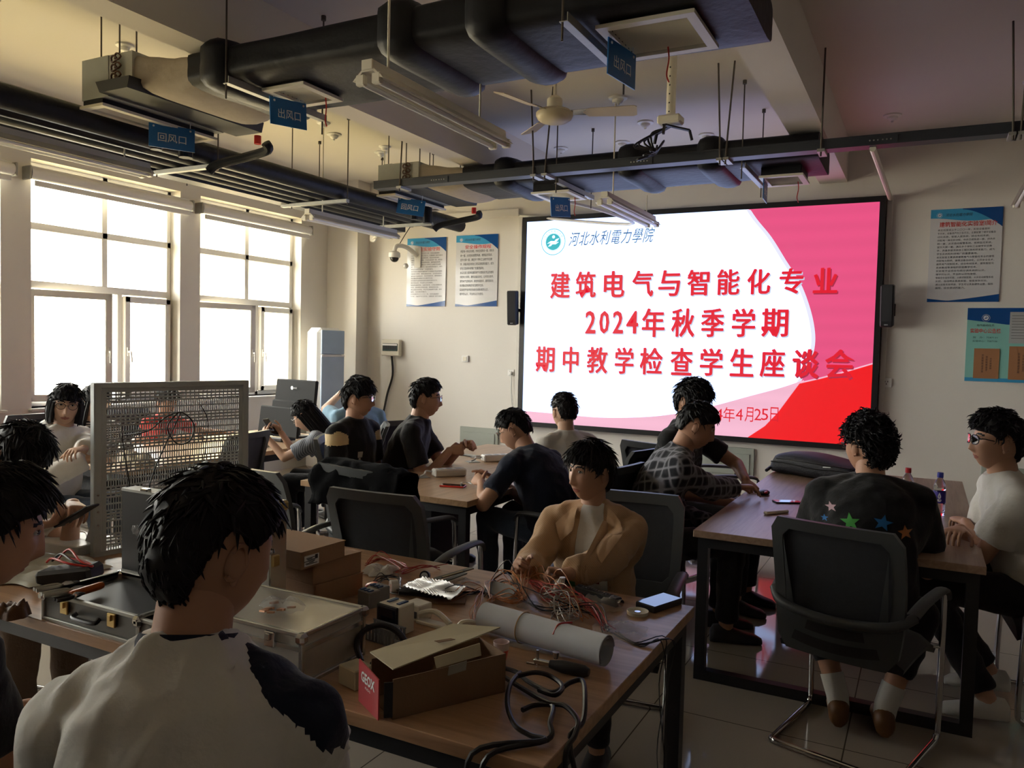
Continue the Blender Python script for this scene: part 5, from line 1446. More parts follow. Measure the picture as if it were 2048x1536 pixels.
def decal(P, polys, t, lat, mats, back=True, name='print', scale=1.0, drop=0.0, sub=3, rot=0.0, lift=.0022):
    """flat print laid on the chest or the back of a shirt; polys are lists of (x right, y up) in metres with a material number"""
    so = [o for o in P['root'].children if o.name.split('.')[0] == 'shirt'][0]
    off = np.array(P['root'].location); me = so.data
    bv = BVHTree.FromPolygons([tuple(np.array(v.co) + off) for v in me.vertices], [list(p.vertices) for p in me.polygons])
    c, d = P['along'](t); F, Rt = P['F'], P['R']; sgn = -1 if back else 1
    rx_ = Rt * (1 if back else -1)
    rx_ = rx_ * 1.0
    cen = c + Rt * lat + np.array([0, 0, drop]); mb = MB()
    for poly, mi in polys:
        pl = []
        n = len(poly)
        for i in range(n):
            a, b = np.array(poly[i]), np.array(poly[(i + 1) % n])
            for q in range(sub): pl.append(a + (b - a) * q / sub)
        cc = np.mean(poly, 0); vs = []
        ring2 = [cc + (p - cc) * .5 for p in pl]
        for p in pl + ring2 + [cc]:
            x, y = p * scale; x, y = x * math.cos(rot) - y * math.sin(rot), x * math.sin(rot) + y * math.cos(rot)
            w = cen + rx_ * x + d * y + F * sgn * .6
            h = bv.ray_cast(Vector(w), Vector(-F * sgn))
            vs.append(np.array(h[0]) + F * sgn * (lift + .0006 * mi) if h[0] is not None else None)
        if any(v is None for v in vs): continue
        m_ = len(pl); fs = [[i, (i + 1) % m_, m_ + (i + 1) % m_, m_ + i] for i in range(m_)] + [[m_ + i, m_ + (i + 1) % m_, 2 * m_] for i in range(m_)]
        mb.add(vs, fs, mi)
    if mb.f: mb.build(name, mats, so, smooth=80)
H_short = dict(front=.060, side=.010, back=-.068, top=.026, n=260)
H_boy = dict(front=.040, side=.004, back=-.066, top=.032, sidet=.016, n=320, lock=.045, lift=.12, fringe=.010)
H_side = dict(front=.046, side=.006, back=-.060, top=.030, sidet=.015, n=300, lock=.045, lift=.3, fringe=.008)

# the big man in the foreground, back to the camera
AX1 = V3(.886, .463, 0)
qa_, qb_ = atD(430, 1238, 1.36), atD(548, 1490, 1.22)
def edge1(v): return [qa_ @ AX1 + (qb_ - qa_) @ AX1 * (v[2] - qa_[2]) / (qb_[2] - qa_[2])]
def spl1(l, along, s, cc, arms, hip):
    v = cc + hip; return 1 if v @ AX1 > edge1(v)[0] + .0005 else 0
P1 = person('person in a white and navy shirt, back to the camera in the foreground', atD(428, 1112, 1.42), -30, 14, hyaw=12, hpitch=16, skin=m_skin2, shirt=[m_wht, m_navy], split=spl1, edge=edge1, eax=AX1, sleeve='mid', side_lean=-4, shdrop=.07, pants=m_trs,
            hair=dict(front=.05, side=.018, back=-.075, top=.030, sidet=.018, n=420, lock=.035, lift=.2, occiput=.010), hands=dict(R=dict(at=(-1.28, 1.24, .80), pole=(.9, -.1, -.8)), L=dict(at=(-1.50, 1.10, .80), pole=(-.2, -.1, -1))), seed=1, width=.94, fat=1.12, wr=.010, feet=False)
# dark figure at the lower left corner
P2 = person('person in dark clothes cut off by the lower left corner, in profile', atD(-22, 1066, 1.72), 18, 16, hyaw=28, hpitch=16, skin=m_skin2, shirt=m_blk, pants=m_trs, hair=dict(H_boy, front=.05), seed=2,
            hands=dict(R=dict(at=(-1.76, 1.22, .66), pole=(.1, -.5, -1)), L=dict(at=(-1.98, 1.2, .66), pole=(-.1, -.5, -1))), feet=False)
# young man with the phone
ph3 = atD(140, 1048, 3.02)
P3 = person('person in a cream floral shirt bending over a phone at left edge', atD(36, 915, 3.12), 78, 26, hyaw=80, hpitch=42, skin=m_skin, shirt=m_floral, pants=m_sand, hair=dict(H_boy, front=.03, n=380), seed=3,
            hands=dict(R=dict(at=ph3 + V3(-.11, -.06, -.01), dir=(.9, .35, .25), palm=(-.1, .2, 1), curl=.65), L=dict(at=ph3 + V3(-.13, .10, .045), dir=(.9, -.35, -.05), palm=(.1, -.3, -.9), curl=.55)))
P4 = person('person with a black bob and glasses in a white hoodie, arms crossed', atD(131, 812, 5.0), 72, 10, hyaw=120, hpitch=6, hroll=-6, skin=m_skin3, shirt=m_hood, sleeve='long', pants=m_jean, slack=1.25,
            hair=dict(front=.040, side=-.03, back=-.075, top=.026, sidet=.020, n=200, lift=.05, lock=.05, long=.135, open=.80, tuck=.10, flare=.012, earcut=0), glasses=(True, m_frameb), seed=4,
            hands=dict(R=dict(at=atD(178, 918, 4.78), dir=(.6, .5, .1), pole=(-.2, -1, -.8), curl=.5), L=dict(at=atD(168, 900, 4.7), dir=(.2, -.9, 0), pole=(.5, .5, -1), curl=.5)))
c_, d_ = P4['along'](.47); hd_ = MB()
hd_.tube([c_ + P4['F'] * (.075 * math.cos(q) - .02) + P4['R'] * .085 * math.sin(q) + V3(0, 0, .012 + .03 * -math.cos(q)) for q in np.linspace(R(35), R(325), 16)], [.012] + [.030 + .012 * math.sin(math.pi * i / 13) for i in range(14)] + [.012], 12)
hd_.build('hood', m_hood, [o for o in P4['root'].children if o.name.startswith('shirt')][0], smooth=70)
P5 = person('person with long black hair in a black and white striped top', atD(190, 807, 5.75), 92, 12, hyaw=88, hpitch=16, skin=m_skin3, shirt=m_bw, sleeve='long', pants=m_trs,
            hair=dict(front=.045, side=-.02, back=-.07, top=.026, sidet=.016, n=180, lift=.05, long=.30, open=1.05, earcut=0), glasses=(True, m_wire), seed=5, hands=dict(R=dict(at=(-5.45, 3.75, .79)), L=dict(at=(-5.45, 4.1, .79))))
P6 = person('person behind the perforated panel in a red top, black hair showing above it', atD(334, 805, 6.9), 90, 14, hyaw=95, hpitch=14, skin=m_skin, shirt=m_red_c if 'm_red_c' in globals() else cloth('red_cotton', (.62, .05, .04)), pants=m_trs, hair=H_boy, seed=6,
            hands=dict(R=dict(at=(-5.5, 4.7, .79)), L=dict(at=(-5.5, 5.1, .79))))
ph7 = atD(541, 857, 6.22)
P7 = person('person with long black hair in a striped blouse bent over a phone', atD(612, 834, 6.25), -118, 30, hyaw=-112, hpitch=30, skin=m_skin3, shirt=m_stripe, pants=m_trs, slack=1.15, s=.95,
            hair=dict(front=.042, side=-.02, back=-.07, top=.026, sidet=.016, n=180, lift=.05, long=.24, open=1.25, earcut=0, sweep=-.05, tuck=-.05), glasses=(True, m_wire), seed=7,
            hands=dict(R=dict(at=ph7 + V3(.05, .07, -.04), dir=(-.7, -.3, .5), palm=(-.3, -.6, .3), curl=.8), L=dict(at=ph7 + V3(.03, -.08, -.05), dir=(-.7, .4, .5), palm=(-.3, .6, .3), curl=.8)))
P8 = person('person in a light blue tee with one hand raised to the head', atD(716, 783, 7.0), -62, 6, hyaw=-40, hpitch=4, skin=m_skin3, shirt=m_lblue, pants=m_trs, hair=H_short, seed=8,
            hands=dict(L=dict(at=atD(684, 784, 7.0), pole=(-.35, -.3, -1), dir=(.55, .5, .6), palm=(.8, .5, 0), curl=.9), R=dict(at=(-4.35, 6.05, .79))))
def spl9(l, along, s, cc, arms, hip):
    for k in 'RL':
        S0, E_ = arms[k][0], arms[k][1]
        d = unit(E_ - S0); q = cc + hip - S0; u = q @ d; 
        if np.linalg.norm(q - d * .03) < .085 and -.045 < u < .075 and u < .075 and abs(l[0]) > .13 and q @ np.array([0, 0, 1.0]) > -.06: return 1
    return 0
P9 = person('person with glasses in a black tee with cream shoulder patches, facing right', atD(717, 799, 5.5), 88, 3, hyaw=66, hpitch=3, skin=m_skin, shirt=[m_blk, m_cream_c, m_blk], split=spl9, pants=m_trs, hair=dict(H_boy, front=.034), glasses=(True, m_wire), seed=9, slack=1.1)
decal(P9, [([(-.02, -.02), (.02, -.02), (.022, .02), (-.018, .02)], 0), ([(-.012, -.045), (.008, -.04), (.006, -.022), (-.012, -.022)], 0)], .30, .085, [m_gry], back=False)
h10 = atD(922, 892, 5.62)
P10 = person('person with glasses in a plain black tee resting folded hands on the long table', atD(852, 799, 5.7), 66, 17, hyaw=60, hpitch=4, skin=m_skin, shirt=m_blk, pants=m_trs, hair=dict(H_short, front=.052, n=330, lift=.35, top=.030), glasses=(True, m_wire), seed=10,
             hands=dict(R=dict(at=h10 + V3(-.05, -.07, -.03), dir=(.75, .6, .1), palm=(-.5, .6, -.5), curl=1.1, thumb=1.2), L=dict(at=h10 + V3(-.02, .07, .0), dir=(.9, -.1, .1), palm=(-.1, -.8, -.6), curl=1.1, thumb=1.2)),
             legs=dict(footR=(-2.98, 4.75, .085), footL=(-3.12, 5.05, .085), kneeR=(-3.05, 4.72, .52), kneeL=(-3.1, 5.05, .52)))
h11 = atZ(948, 958, .80)
P11 = person('person with glasses in a navy tee leaning on the long table, back turned', atD(1030, 862, 4.9), -78, 30, hyaw=-100, hpitch=26, skin=m_skin, shirt=m_navy, pants=m_jean, hair=dict(H_short, front=.050, side=.02, back=-.05, n=240), glasses=(True, m_wire), seed=11, width=1.06, fat=1.1,
             hands=dict(R=dict(at=h11 + V3(.06, .12, .0), dir=(-.9, .1, .25), palm=(0, -.5, -.6), curl=.9), L=dict(at=h11 + V3(.07, -.03, -.01), dir=(-.8, .5, .2), palm=(.3, .6, -.5), curl=.9, pole=(.2, -.9, -.6))))
P12 = person('person in a plain white tee seen from behind in front of the screen', atD(1128, 826, 5.6), -62, 13, hyaw=-52, hpitch=2, skin=m_skin3, shirt=m_wht, pants=m_jean, width=1.08, hair=dict(H_short, front=.045, back=-.045, side=.02, n=240, top=.030), seed=12, slack=1.15,
             hands=dict(R=dict(at=(-2.55, 5.45, .79)), L=dict(at=(-2.55, 5.1, .79))))
# the man in the tan jacket
tl13 = math.tan(R(9))
def edge13(l):
    w = .034 + .085 * max(0, .50 - l[2]) ** .8
    return [-.012 - w, -.012 + w]
def spl13(l, along, s, cc, arms, hip):
    fy = l[1] - tl13 * l[2]; a, b = edge13(l)
    return 1 if (.02 < fy < .19 and a < l[0] < b and l[2] < .56 and min(np.linalg.norm(cc + hip - arms[k][2]) for k in 'RL') > .22) else 0
P13 = person('person in a tan corduroy jacket over a white tee looking left', atD(1180, 948, 3.25), 174, 9, shdrop=.04, hyaw=-152, hpitch=2, skin=m_skin, shirt=[m_tan, m_wht], split=spl13, edge=edge13, sleeve='jacket', pants=m_trs,
             hair=dict(front=.044, side=-.002, back=-.072, top=.034, sidet=.022, n=380, lock=.050, lift=.04, fringe=.012, lw=.0036, bang=.8), seed=13, look=-.6, width=1.08, slack=1.25, wr=.010, fat=1.1,
             hands=dict(R=dict(at=atD(1052, 1140, 2.98), dir=(-.15, -.75, .45), palm=(.85, -.1, -.3), curl=1.0, thumb=.9, pole=(-.45, .3, -1)), L=dict(at=atD(1120, 1158, 2.84), dir=(-.85, -.35, .15), palm=(.2, -.3, -.9), curl=.95, thumb=.9, pole=(.45, .2, -1))))
m_tanl = cloth('tan_collar', (.50, .32, .185))
for q in (-1, 1):
    decal(P13, [([(q * .062, .045), (q * .088, .030), (q * .150, -.035), (q * .120, -.105), (q * .066, -.050)], 0)], .455, -.012, [m_tanl], back=False, name='jacket_collar', sub=4, lift=.016)
    decal(P13, [([(q * (.040 + .085 * max(0, (.03 - y)) ** .8), y) for y in (-.02, -.10, -.18, -.26, -.34)] + [(q * (.062 + .085 * max(0, (.03 - y)) ** .8), y) for y in (-.34, -.26, -.18, -.10, -.02)], 0)], .47, -.012, [m_tanl], back=False, name='placket', sub=2, lift=.006)
px = MB(); cols_ = [M('print_green', (.03, .20, .06), .8), M('print_black', (.01, .01, .012), .8), M('print_white', (.6, .58, .54), .8), M('print_red', (.22, .02, .02), .8)]
rows_ = ['.001100100.', '0011011000.', '1122112211.', '1122122121.', '1211112121.', '2212211221.', '1111111113.', '3333333333.', '.333333333.']
pol = []
for j, rw in enumerate(rows_):
    for i, ch in enumerate(rw):
        if ch != '.': pol.append(([(-.066 + i * .012, -j * .0115), (-.054 + i * .012, -j * .0115), (-.054 + i * .012, -(j + 1) * .0115), (-.066 + i * .012, -(j + 1) * .0115)], int(ch)))
decal(P13, pol, .27, 0.0, cols_, back=False, sub=1)
P14 = person('person in a dark plaid shirt bent forward with a hand on a mouse', atD(1392, 855, 4.5), 68, 22, hyaw=72, hpitch=22, skin=m_skin2, shirt=m_plaid, sleeve='long', pants=m_trs, hair=dict(H_short, front=.048, side=.02, back=-.05, n=240), seed=14, slack=1.15,
             hands=dict(R=dict(at=atZ(1497, 982, .775), dir=(.85, .45, .05), palm=(0, 0, -1), curl=.35), L=dict(at=(-1.05, 4.55, .62))))
P15 = person('person in a black printed tee behind the plaid shirt, leaning one arm on the table', atD(1385, 806, 5.15), 95, 8, hyaw=108, hpitch=14, skin=m_skin2, shirt=m_blk, pants=m_trs, hair=dict(front=.032, side=-.002, back=-.07, top=.036, sidet=.022, n=420, lock=.05, lift=.3, curl=.25), seed=15,
             hands=dict(R=dict(at=(-1.0, 4.85, .70)), L=dict(at=atD(1492, 962, 5.05), dir=(.5, -.6, -.3), palm=(0, 0, -1), pole=(.3, .8, -.2), curl=.4)))
tb = text_mb("IESON'S", .05); 
arc = []
for q in np.linspace(0, 2 * math.pi, 20, endpoint=False): arc.append(q)
m_fade = M('faded_print', (.10, .11, .13), .9)
decal(P15, [([(.085 * math.cos(q), .07 * math.sin(q)), (.085 * math.cos(q + .22), .07 * math.sin(q + .22)), (.078 * math.cos(q + .22), .063 * math.sin(q + .22)), (.078 * math.cos(q), .063 * math.sin(q))], 0) for q in np.arange(0, 6.28, .314)]
      + [([(x - .018, y - .012), (x + .02, y - .006), (x + .012, y + .016), (x - .012, y + .012)], 0) for x, y in ((-.03, .02), (.02, .025), (.0, -.01), (-.025, -.03), (.032, -.02))]
      + [([(-.10 + i * .03, .095 + .02 * math.sin((i + .5) * .45)), (-.082 + i * .03, .098 + .02 * math.sin((i + .5) * .45)), (-.084 + i * .03, .122 + .02 * math.sin((i + .5) * .45)), (-.10 + i * .03, .118 + .02 * math.sin((i + .5) * .45))], 0) for i in range(7)], .27, 0, [m_fade], back=False, sub=1)
P16 = person('person with wild curly hair in a black tee with coloured stars, back turned', atD(1735, 897, 3.72), -6, 25, hyaw=-48, hpitch=3, skin=m_skin2, shirt=m_blk, pants=m_trs, seed=16, width=1.03, fat=1.08, slack=1.2,
             hair=dict(front=.046, side=.012, back=-.068, top=.038, sidet=.026, n=620, lock=.05, lift=.4, curl=.8, rough=.5, occiput=.012, lw=.004), glasses=(True, m_wire),
             hands=dict(R=dict(at=(-.02, 4.27, .79), pole=(.2, -.2, -1)), L=dict(at=(-.42, 4.27, .79), pole=(-.25, -.2, -1))), socks=m_wht, shoes=M('brown_leather_shoe', (.15, .065, .02), .5),
             legs=dict(kneeR=(.02, 3.80, .50), kneeL=(-.42, 3.82, .50), footR=(-.10, 3.70, .10), footL=(-.28, 3.70, .10), cuff=.62))
star = [((.042 if i % 2 == 0 else .018) * math.sin(i * math.pi / 5), (.042 if i % 2 == 0 else .018) * math.cos(i * math.pi / 5)) for i in range(10)]
sc_ = [M('star_green', (.05, .30, .05), .7), M('star_blue', (.01, .13, .38), .7), M('star_pink', (.38, .24, .28), .7), M('star_orange', (.42, .15, .05), .7)]
for (t_, la, sz, mi, rt) in ((.335, -.085, 1.0, 0, .15), (.345, .045, 1.0, 1, -.2), (.385, -.165, .62, 2, .3), (.31, .135, .8, 3, .1), (.33, -.19, .4, 1, .1)):
    decal(P16, [(star, 0)], t_, la, [sc_[mi]], back=True, name='star_print', scale=sz, rot=rt)
P17 = person('person with black glasses and a white tee at the right edge, arms folded', atD(1992, 888, 3.72), -100, 16, hyaw=-108, hpitch=-2, skin=m_skin, shirt=m_wht, pants=m_trs, hair=dict(front=.048, side=.014, back=-.062, top=.040, sidet=.020, n=420, lock=.045, lift=.45, curl=.3, rough=.45), glasses=(False, m_frameb), seed=17, slack=1.25,
             hands=dict(R=dict(at=(.17, 4.30, .80), dir=(-.3, -.9, .0), palm=(0, 0, -1), pole=(.3, .6, -.8)), L=dict(at=(.20, 4.48, .80), dir=(-.3, .9, 0), palm=(0, 0, -1), pole=(.2, -.9, -.5))), shoes=m_wht,
             legs=dict(footR=(.33, 4.42, .10), footL=(.30, 4.05, .10)))
# ---------------------------------------------------------------- things on the tables
def T(px, py, z=TZ): return atZ(px, py, z)
def M4(yaw): return rotz(-R(yaw))
m_card = M('cardboard', (.34, .20, .11), .8, var=.08, scale=6, bump=.1, bscale=120)
m_cardd = M('old_tan_cardboard', (.20, .12, .065), .8, var=.2, scale=5, bump=.1, bscale=90)
m_creamc = M('cream_card', (.50, .44, .30), .7, var=.12, scale=12)
m_redc = M('red_card', (.36, .02, .03), .5, var=.06)
m_clear = bpy.data.materials.new('clear_plastic_film'); m_clear.use_nodes = True
t = m_clear.node_tree
for n in list(t.nodes): t.nodes.remove(n)
o_ = t.nodes.new('ShaderNodeOutputMaterial'); mx_ = t.nodes.new('ShaderNodeMixShader'); tr_ = t.nodes.new('ShaderNodeBsdfTransparent'); pb_ = t.nodes.new('ShaderNodeBsdfPrincipled')
pb_.inputs['Base Color'].default_value = (.75, .74, .72, 1); pb_.inputs['Roughness'].default_value = .12; pb_.inputs['Specular IOR Level'].default_value = .8
nz_ = t.nodes.new('ShaderNodeTexNoise'); nz_.inputs['Scale'].default_value = 30; bp_ = t.nodes.new('ShaderNodeBump'); bp_.inputs['Strength'].default_value = .8; bp_.inputs['Distance'].default_value = .01
t.links.new(nz_.outputs[0], bp_.inputs['Height']); t.links.new(bp_.outputs[0], pb_.inputs['Normal'])
mx_.inputs[0].default_value = .32
t.links.new(tr_.outputs[0], mx_.inputs[1]); t.links.new(pb_.outputs[0], mx_.inputs[2]); t.links.new(mx_.outputs[0], o_.inputs[0])
m_cw = M('copper_wire', (.45, .16, .05), .35); m_rw = M('red_wire', (.38, .025, .02), .4); m_bw_ = M('black_wire', (.012, .012, .012), .35); m_gw = M('clear_grey_wire', (.35, .32, .30), .35)
m_brass = M('brass', (.55, .40, .16), .3, metal=.9)
m_scr = M('glass_screen', (.006, .006, .008), .04, spec=.8)
def crumple(c, rx, ry, h, seed, n=18, sharp=1.0):
    """crumpled film or paper lying on a table"""
    mb = MB(); vs = []; k = n
    for j in range(k + 1):
        for i in range(k + 1):
            u, v = i / k * 2 - 1, j / k * 2 - 1
            rr = max(abs(u), abs(v)); ang = math.atan2(v, u); sq = 1 - .25 * abs(math.sin(2 * ang)) * rr
            x, y = u * sq * rx, v * sq * ry
            nn = abs(mnoise.noise(Vector((x * 14 * sharp + seed, y * 14 * sharp, seed * 2)))) + .5 * abs(mnoise.noise(Vector((x * 40 + seed, y * 40, 1))))
            e = 1 + .18 * mnoise.noise(Vector((math.cos(ang) * 2 + seed, math.sin(ang) * 2, 4)))
            z = .003 + h * max(0, 1 - rr ** 3) * (.25 + 1.1 * nn) + .004 * nn
            vs.append(V3(c[0] + x * e, c[1] + y * e, c[2] + z))
    mb.add(vs, [[j * (k + 1) + i, j * (k + 1) + i + 1, (j + 1) * (k + 1) + i + 1, (j + 1) * (k + 1) + i] for j in range(k) for i in range(k)])
    return mb
def carton(label, c, w, d, h, yaw, lab=False):
    """closed cardboard carton; c is the middle of its base"""
    t_ = thing('cardboard_box', label, 'box', c, -R(yaw), 'cardboard boxes stacked on the work table')
    MB().box((0, 0, h / 2), (w, d, h), ch=.0015).build('carton', m_card, t_, world=False, smooth=0)
    MB().box((0, -.0, h + .0012), (w + .004, d + .004, .0024)).build('lid', m_card, t_, world=False, smooth=0)
    MB().box((w / 2 + .0012, 0, h * .9), (.0024, d * .96, h * .2)).build('lid_flap', m_card, t_, world=False, smooth=0)
    if lab:
        MB().box((w / 2 + .0026, -d * .28, h * .45), (.0008, d * .32, h * .62)).build('sticker', m_white, t_, world=False, smooth=0)
        mb = MB()
        for q in range(7): mb.box((w / 2 + .0034, -d * .28 - .01 * (q % 2), h * (.25 + .06 * q)), (.0004, d * .24 - .012 * (q % 3), .0022))
        mb.box((w / 2 + .0034, -d * .18, h * .6), (.0004, .012, .014)); mb.build('sticker_print', m_ptext, t_, world=False, smooth=0)
    return t_
carton('lowest cardboard box of the stack on the work table', (-1.915, 2.115, TZ), .40, .21, .072, 10)
carton('middle cardboard box of the stack on the work table', (-1.925, 2.11, TZ + .0745), .41, .21, .070, 9)
carton('top cardboard box of the stack with a white sticker', (-1.875, 2.00, TZ + .147), .33, .20, .055, 3, True)

def alu_case(label, x0, x1, y0, y1, z0, h, lid=None, open_=False, inner=None):
    t_ = thing('aluminium_case', label, 'case', ((x0 + x1) / 2, (y0 + y1) / 2, z0), group='aluminium tool cases')
    cx, cy = (x0 + x1) / 2, (y0 + y1) / 2
    if open_:
        b_ = MB(); e = .006
        b_.box((cx, y0 + e / 2, z0 + h / 2), (x1 - x0, e, h)); b_.box((cx, y1 - e / 2, z0 + h / 2), (x1 - x0, e, h)); b_.box((x0 + e / 2, cy, z0 + h / 2), (e, y1 - y0 - 2 * e, h)); b_.box((x1 - e / 2, cy, z0 + h / 2), (e, y1 - y0 - 2 * e, h)); b_.box((cx, cy, z0 + e / 2), (x1 - x0 - 2 * e, y1 - y0 - 2 * e, e))
        b_.build('body', M('case_panel', (.13, .13, .125), .4, metal=.5, var=.1), t_, smooth=0)
        MB().box((cx, cy, z0 + h * .45), (x1 - x0 - .014, y1 - y0 - .014, h * .7)).build('foam_insert', m_black, t_, smooth=0)
    else:
        MB().box((cx, cy, z0 + h / 2), (x1 - x0 - .004, y1 - y0 - .004, h - .004)).build('body', m_alu, t_, smooth=0)
    ed = MB(); r_ = .008; zt = z0 + h
    lines = [((x0, y0, zt), (x1, y0, zt)), ((x1, y0, zt), (x1, y1, zt)), ((x1, y1, zt), (x0, y1, zt)), ((x0, y1, zt), (x0, y0, zt)), ((x0, y0, z0 + r_), (x1, y0, z0 + r_)), ((x1, y0, z0 + r_), (x1, y1, z0 + r_))]
    lines += [((x, y, z0), (x, y, zt)) for x in (x0, x1) for y in (y0, y1)]
    for a, b in lines: ed.bar(np.array(a) - V3(0, 0, r_ / 2), np.array(b) - V3(0, 0, r_ / 2), r_ * 1.5, r_ * 1.5, ch=.002)
    if not open_:
        ed.bar((x0, y0 - .001, zt - h * .3), (x1, y0 - .001, zt - h * .3), .005, .012); ed.bar((x1 + .001, y0, zt - h * .3), (x1 + .001, y1, zt - h * .3), .005, .012)
    ed.build('edge_trim', m_steel if open_ else M('polished_edge', (.55, .55, .53), .25, metal=.85), t_)
    for x in (x0, x1):
        for y in (y0, y1): MB().box((x, y, zt - .012), (.03, .03, .028), ch=.008).build('corner_cap', m_chrome, t_)
    for q in (.25, .75):
        x = x0 + (x1 - x0) * q
        l_ = MB(); l_.box((x, y0 - .006, zt - .03), (.034, .008, .04), ch=.002); l_.box((x, y0 - .012, zt - .022), (.014, .008, .018), ch=.002); l_.build('latch', m_brass if open_ else m_chrome, t_)
    MB().tube(sm([(cx - .05, y0 - .004, z0 + h * .55), (cx - .045, y0 - .02, z0 + h * .45), (cx + .045, y0 - .02, z0 + h * .45), (cx + .05, y0 - .004, z0 + h * .55)]), .007, 8).build('handle', m_black, t_)
    if lid:
        lh, ld = lid
        lm = MB(); lm.box((cx, y1 + ld / 2 + .004, zt + lh / 2), (x1 - x0, ld, lh)); lo = lm.build('lid', m_black, t_, smooth=0)
        tr_ = MB()
        for a, b in (((x0, 0, zt), (x0, 0, zt + lh)), ((x1, 0, zt), (x1, 0, zt + lh)), ((x0, 0, zt + lh), (x1, 0, zt + lh)), ((x0, 0, zt + .004), (x1, 0, zt + .004))):
            tr_.bar(np.array(a) + V3(0, y1 + ld / 2 + .004, 0), np.array(b) + V3(0, y1 + ld / 2 + .004, 0), ld + .006, .008, up=(0, 0, 1) if a[2] == b[2] else (0, 1, 0))
        tr_.build('lid_trim', m_steel, lo, smooth=0)
        mb = MB()
        for q in (.25, .72): mb.box((x0 + (x1 - x0) * q, y1 + .012, zt + lh + .006), (.035, .02, .012), ch=.003)
        mb.build('lid_catch', m_chrome, lo)
    return t_
oc = alu_case('large open tool case with an upright black lid on the work table', -2.36, -1.93, 1.475, 1.735, TZ, .085, lid=(.275, .05), open_=True)
zc = TZ + .085 + .08
for k, (dx, dz) in enumerate(((-.17, .12), (-.12, .115), (-.065, .085), (-.11, .055))):
    b_ = crumple(V3(0, 0, 0), .028, .020, .012, 3 + k, 6); b_.v = [V3(-2.10 + dx + p[0], 1.735 - .003 - p[2], TZ + .085 + dz + .03 + p[1]) for p in b_.v]
    tag(b_.build('parts_bag', m_clear, smooth=0), ['clear parts bag pinned left in the open lid', 'clear parts bag pinned in the middle of the open lid', 'clear parts bag pinned right in the open lid', 'lowest glittering parts bag in the open lid'][k], 'bag', 'small parts bags in the lid')
sd = thing('screwdriver', 'black screwdriver with a gold ring held in the open lid', 'screwdriver', (-2.0, 1.70, TZ + .13))
MB().tube([(-2.08, 1.725, TZ + .165), (-2.03, 1.722, TZ + .15)], .004, 8).build('shaft', m_chrome, sd); MB().tube([(-2.03, 1.722, TZ + .15), (-1.985, 1.720, TZ + .137), (-1.955, 1.718, TZ + .128)], [.011, .013, .010], 12).build('handle', m_black, sd); MB().tube([(-2.012, 1.7215, TZ + .145), (-2.006, 1.7212, TZ + .143)], .0138, 12).build('ring', m_brass, sd)
def tool(name, label, cat, pts, r, mat, tip=None, tm=None, group=None):
    t_ = thing(name, label, cat, pts[0], group=group)
    MB().tube(sm(pts, 4) if len(pts) > 2 else pts, r, 10).build('handle', mat, t_)
    if tip: MB().tube(tip[0], tip[1], 8).build('tip', tm or m_chrome, t_)
    return t_
ztl = TZ + .092
m_orange = M('orange_grip', (.50, .11, .02), .4)
a, b = T(205, 1170, ztl), T(140, 1190, ztl)
tool('cutter', 'orange handled cutter lying in the large tool case', 'tool', [b, (a + b) / 2, a], [.010] + [.012] * 7 + [.010], m_orange, ([a, a + (a - b) * .35], [.006, .002]))
for k, (p, q, lb) in enumerate((((70, 1180), (160, 1163), 'long chrome pliers at the left in the tool case'), ((85, 1190), (180, 1172), 'second chrome pliers beside the long pair in the tool case'), ((110, 1200), (170, 1186), 'black gripped pliers at the front of the tool case'))):
    a, b = T(*q, ztl + .004), T(*p, ztl + .004); d_ = b - a; sd_ = unit(np.cross(d_, V3(0, 0, 1)))
    t_ = thing('pliers', lb, 'pliers', b, group='pliers in the tool case')
    for s_ in (-1, 1): MB().tube(sm([a + d_ * .35, a + d_ * .6 + sd_ * s_ * .014, b + sd_ * s_ * .010]), [.004] * 3 + [.0065] * 8, 8).build('grip', m_black if k == 2 else m_steel, t_)
    MB().tube([a + d_ * .42, a + d_ * .33, a + d_ * .15, a], [.005, .010, .007, .002], 8).build('jaws', m_chrome, t_)
oc2 = alu_case('small open tool case in front of the large one', -2.04, -1.70, 1.462, 1.472 + .155, TZ, .088, open_=True) if False else None
sc2 = alu_case('small open case with a brass latch next to the foreground man', -1.925, -1.62, 1.475, 1.66, TZ, .080, open_=True)
m_bgrip = M('blue_grip', (.02, .07, .20), .4)
for k in range(4):
    x = -1.89 + .06 * k; p = V3(x, 1.50, TZ + .078); q = V3(x + .07, 1.63, TZ + .078)
    t_ = thing('pliers', ['blue gripped pliers at the left of the small open case', 'second blue gripped pliers from the left in the small case', 'third blue gripped pliers from the left in the small case', 'blue gripped pliers at the right of the small open case'][k], 'pliers', p, group='pliers in the small case')
    MB().tube([p, (p + q) / 2], [.008, .009], 8).build('grip', m_bgrip, t_); MB().tube([(p + q) / 2, q], [.007, .002], 8).build('jaws', m_steel, t_)
mt_ = thing('multimeter', 'black meter with red and black test leads behind the tool case', 'meter', T(140, 1160))
c_ = T(140, 1150, TZ + .05)
MB().box(T(140, 1165) + V3(0, 0, .03), (.20, .10, .055), rotz(R(25)) @ roty(R(-8)), ch=.012).build('body', m_black, mt_)
for k, mat in enumerate((m_red, m_black, m_red)):
    cc = T(140, 1165); MB().tube(sm([cc + V3(-.10, .02 * k - .02, .062), cc + V3(-.05, -.03 + .03 * k, .085 + .01 * k), cc + V3(.04, .02 * k - .03, .08), cc + V3(.09, .02, .065), cc + V3(.03, .04, .068), cc + V3(-.06, .035, .07)]), .004, 6).build('test_lead', mat, mt_)
sh_ = thing('plastic_sheet', 'rumpled white plastic sheet at the left end of the work table', 'sheet', T(60, 1150))
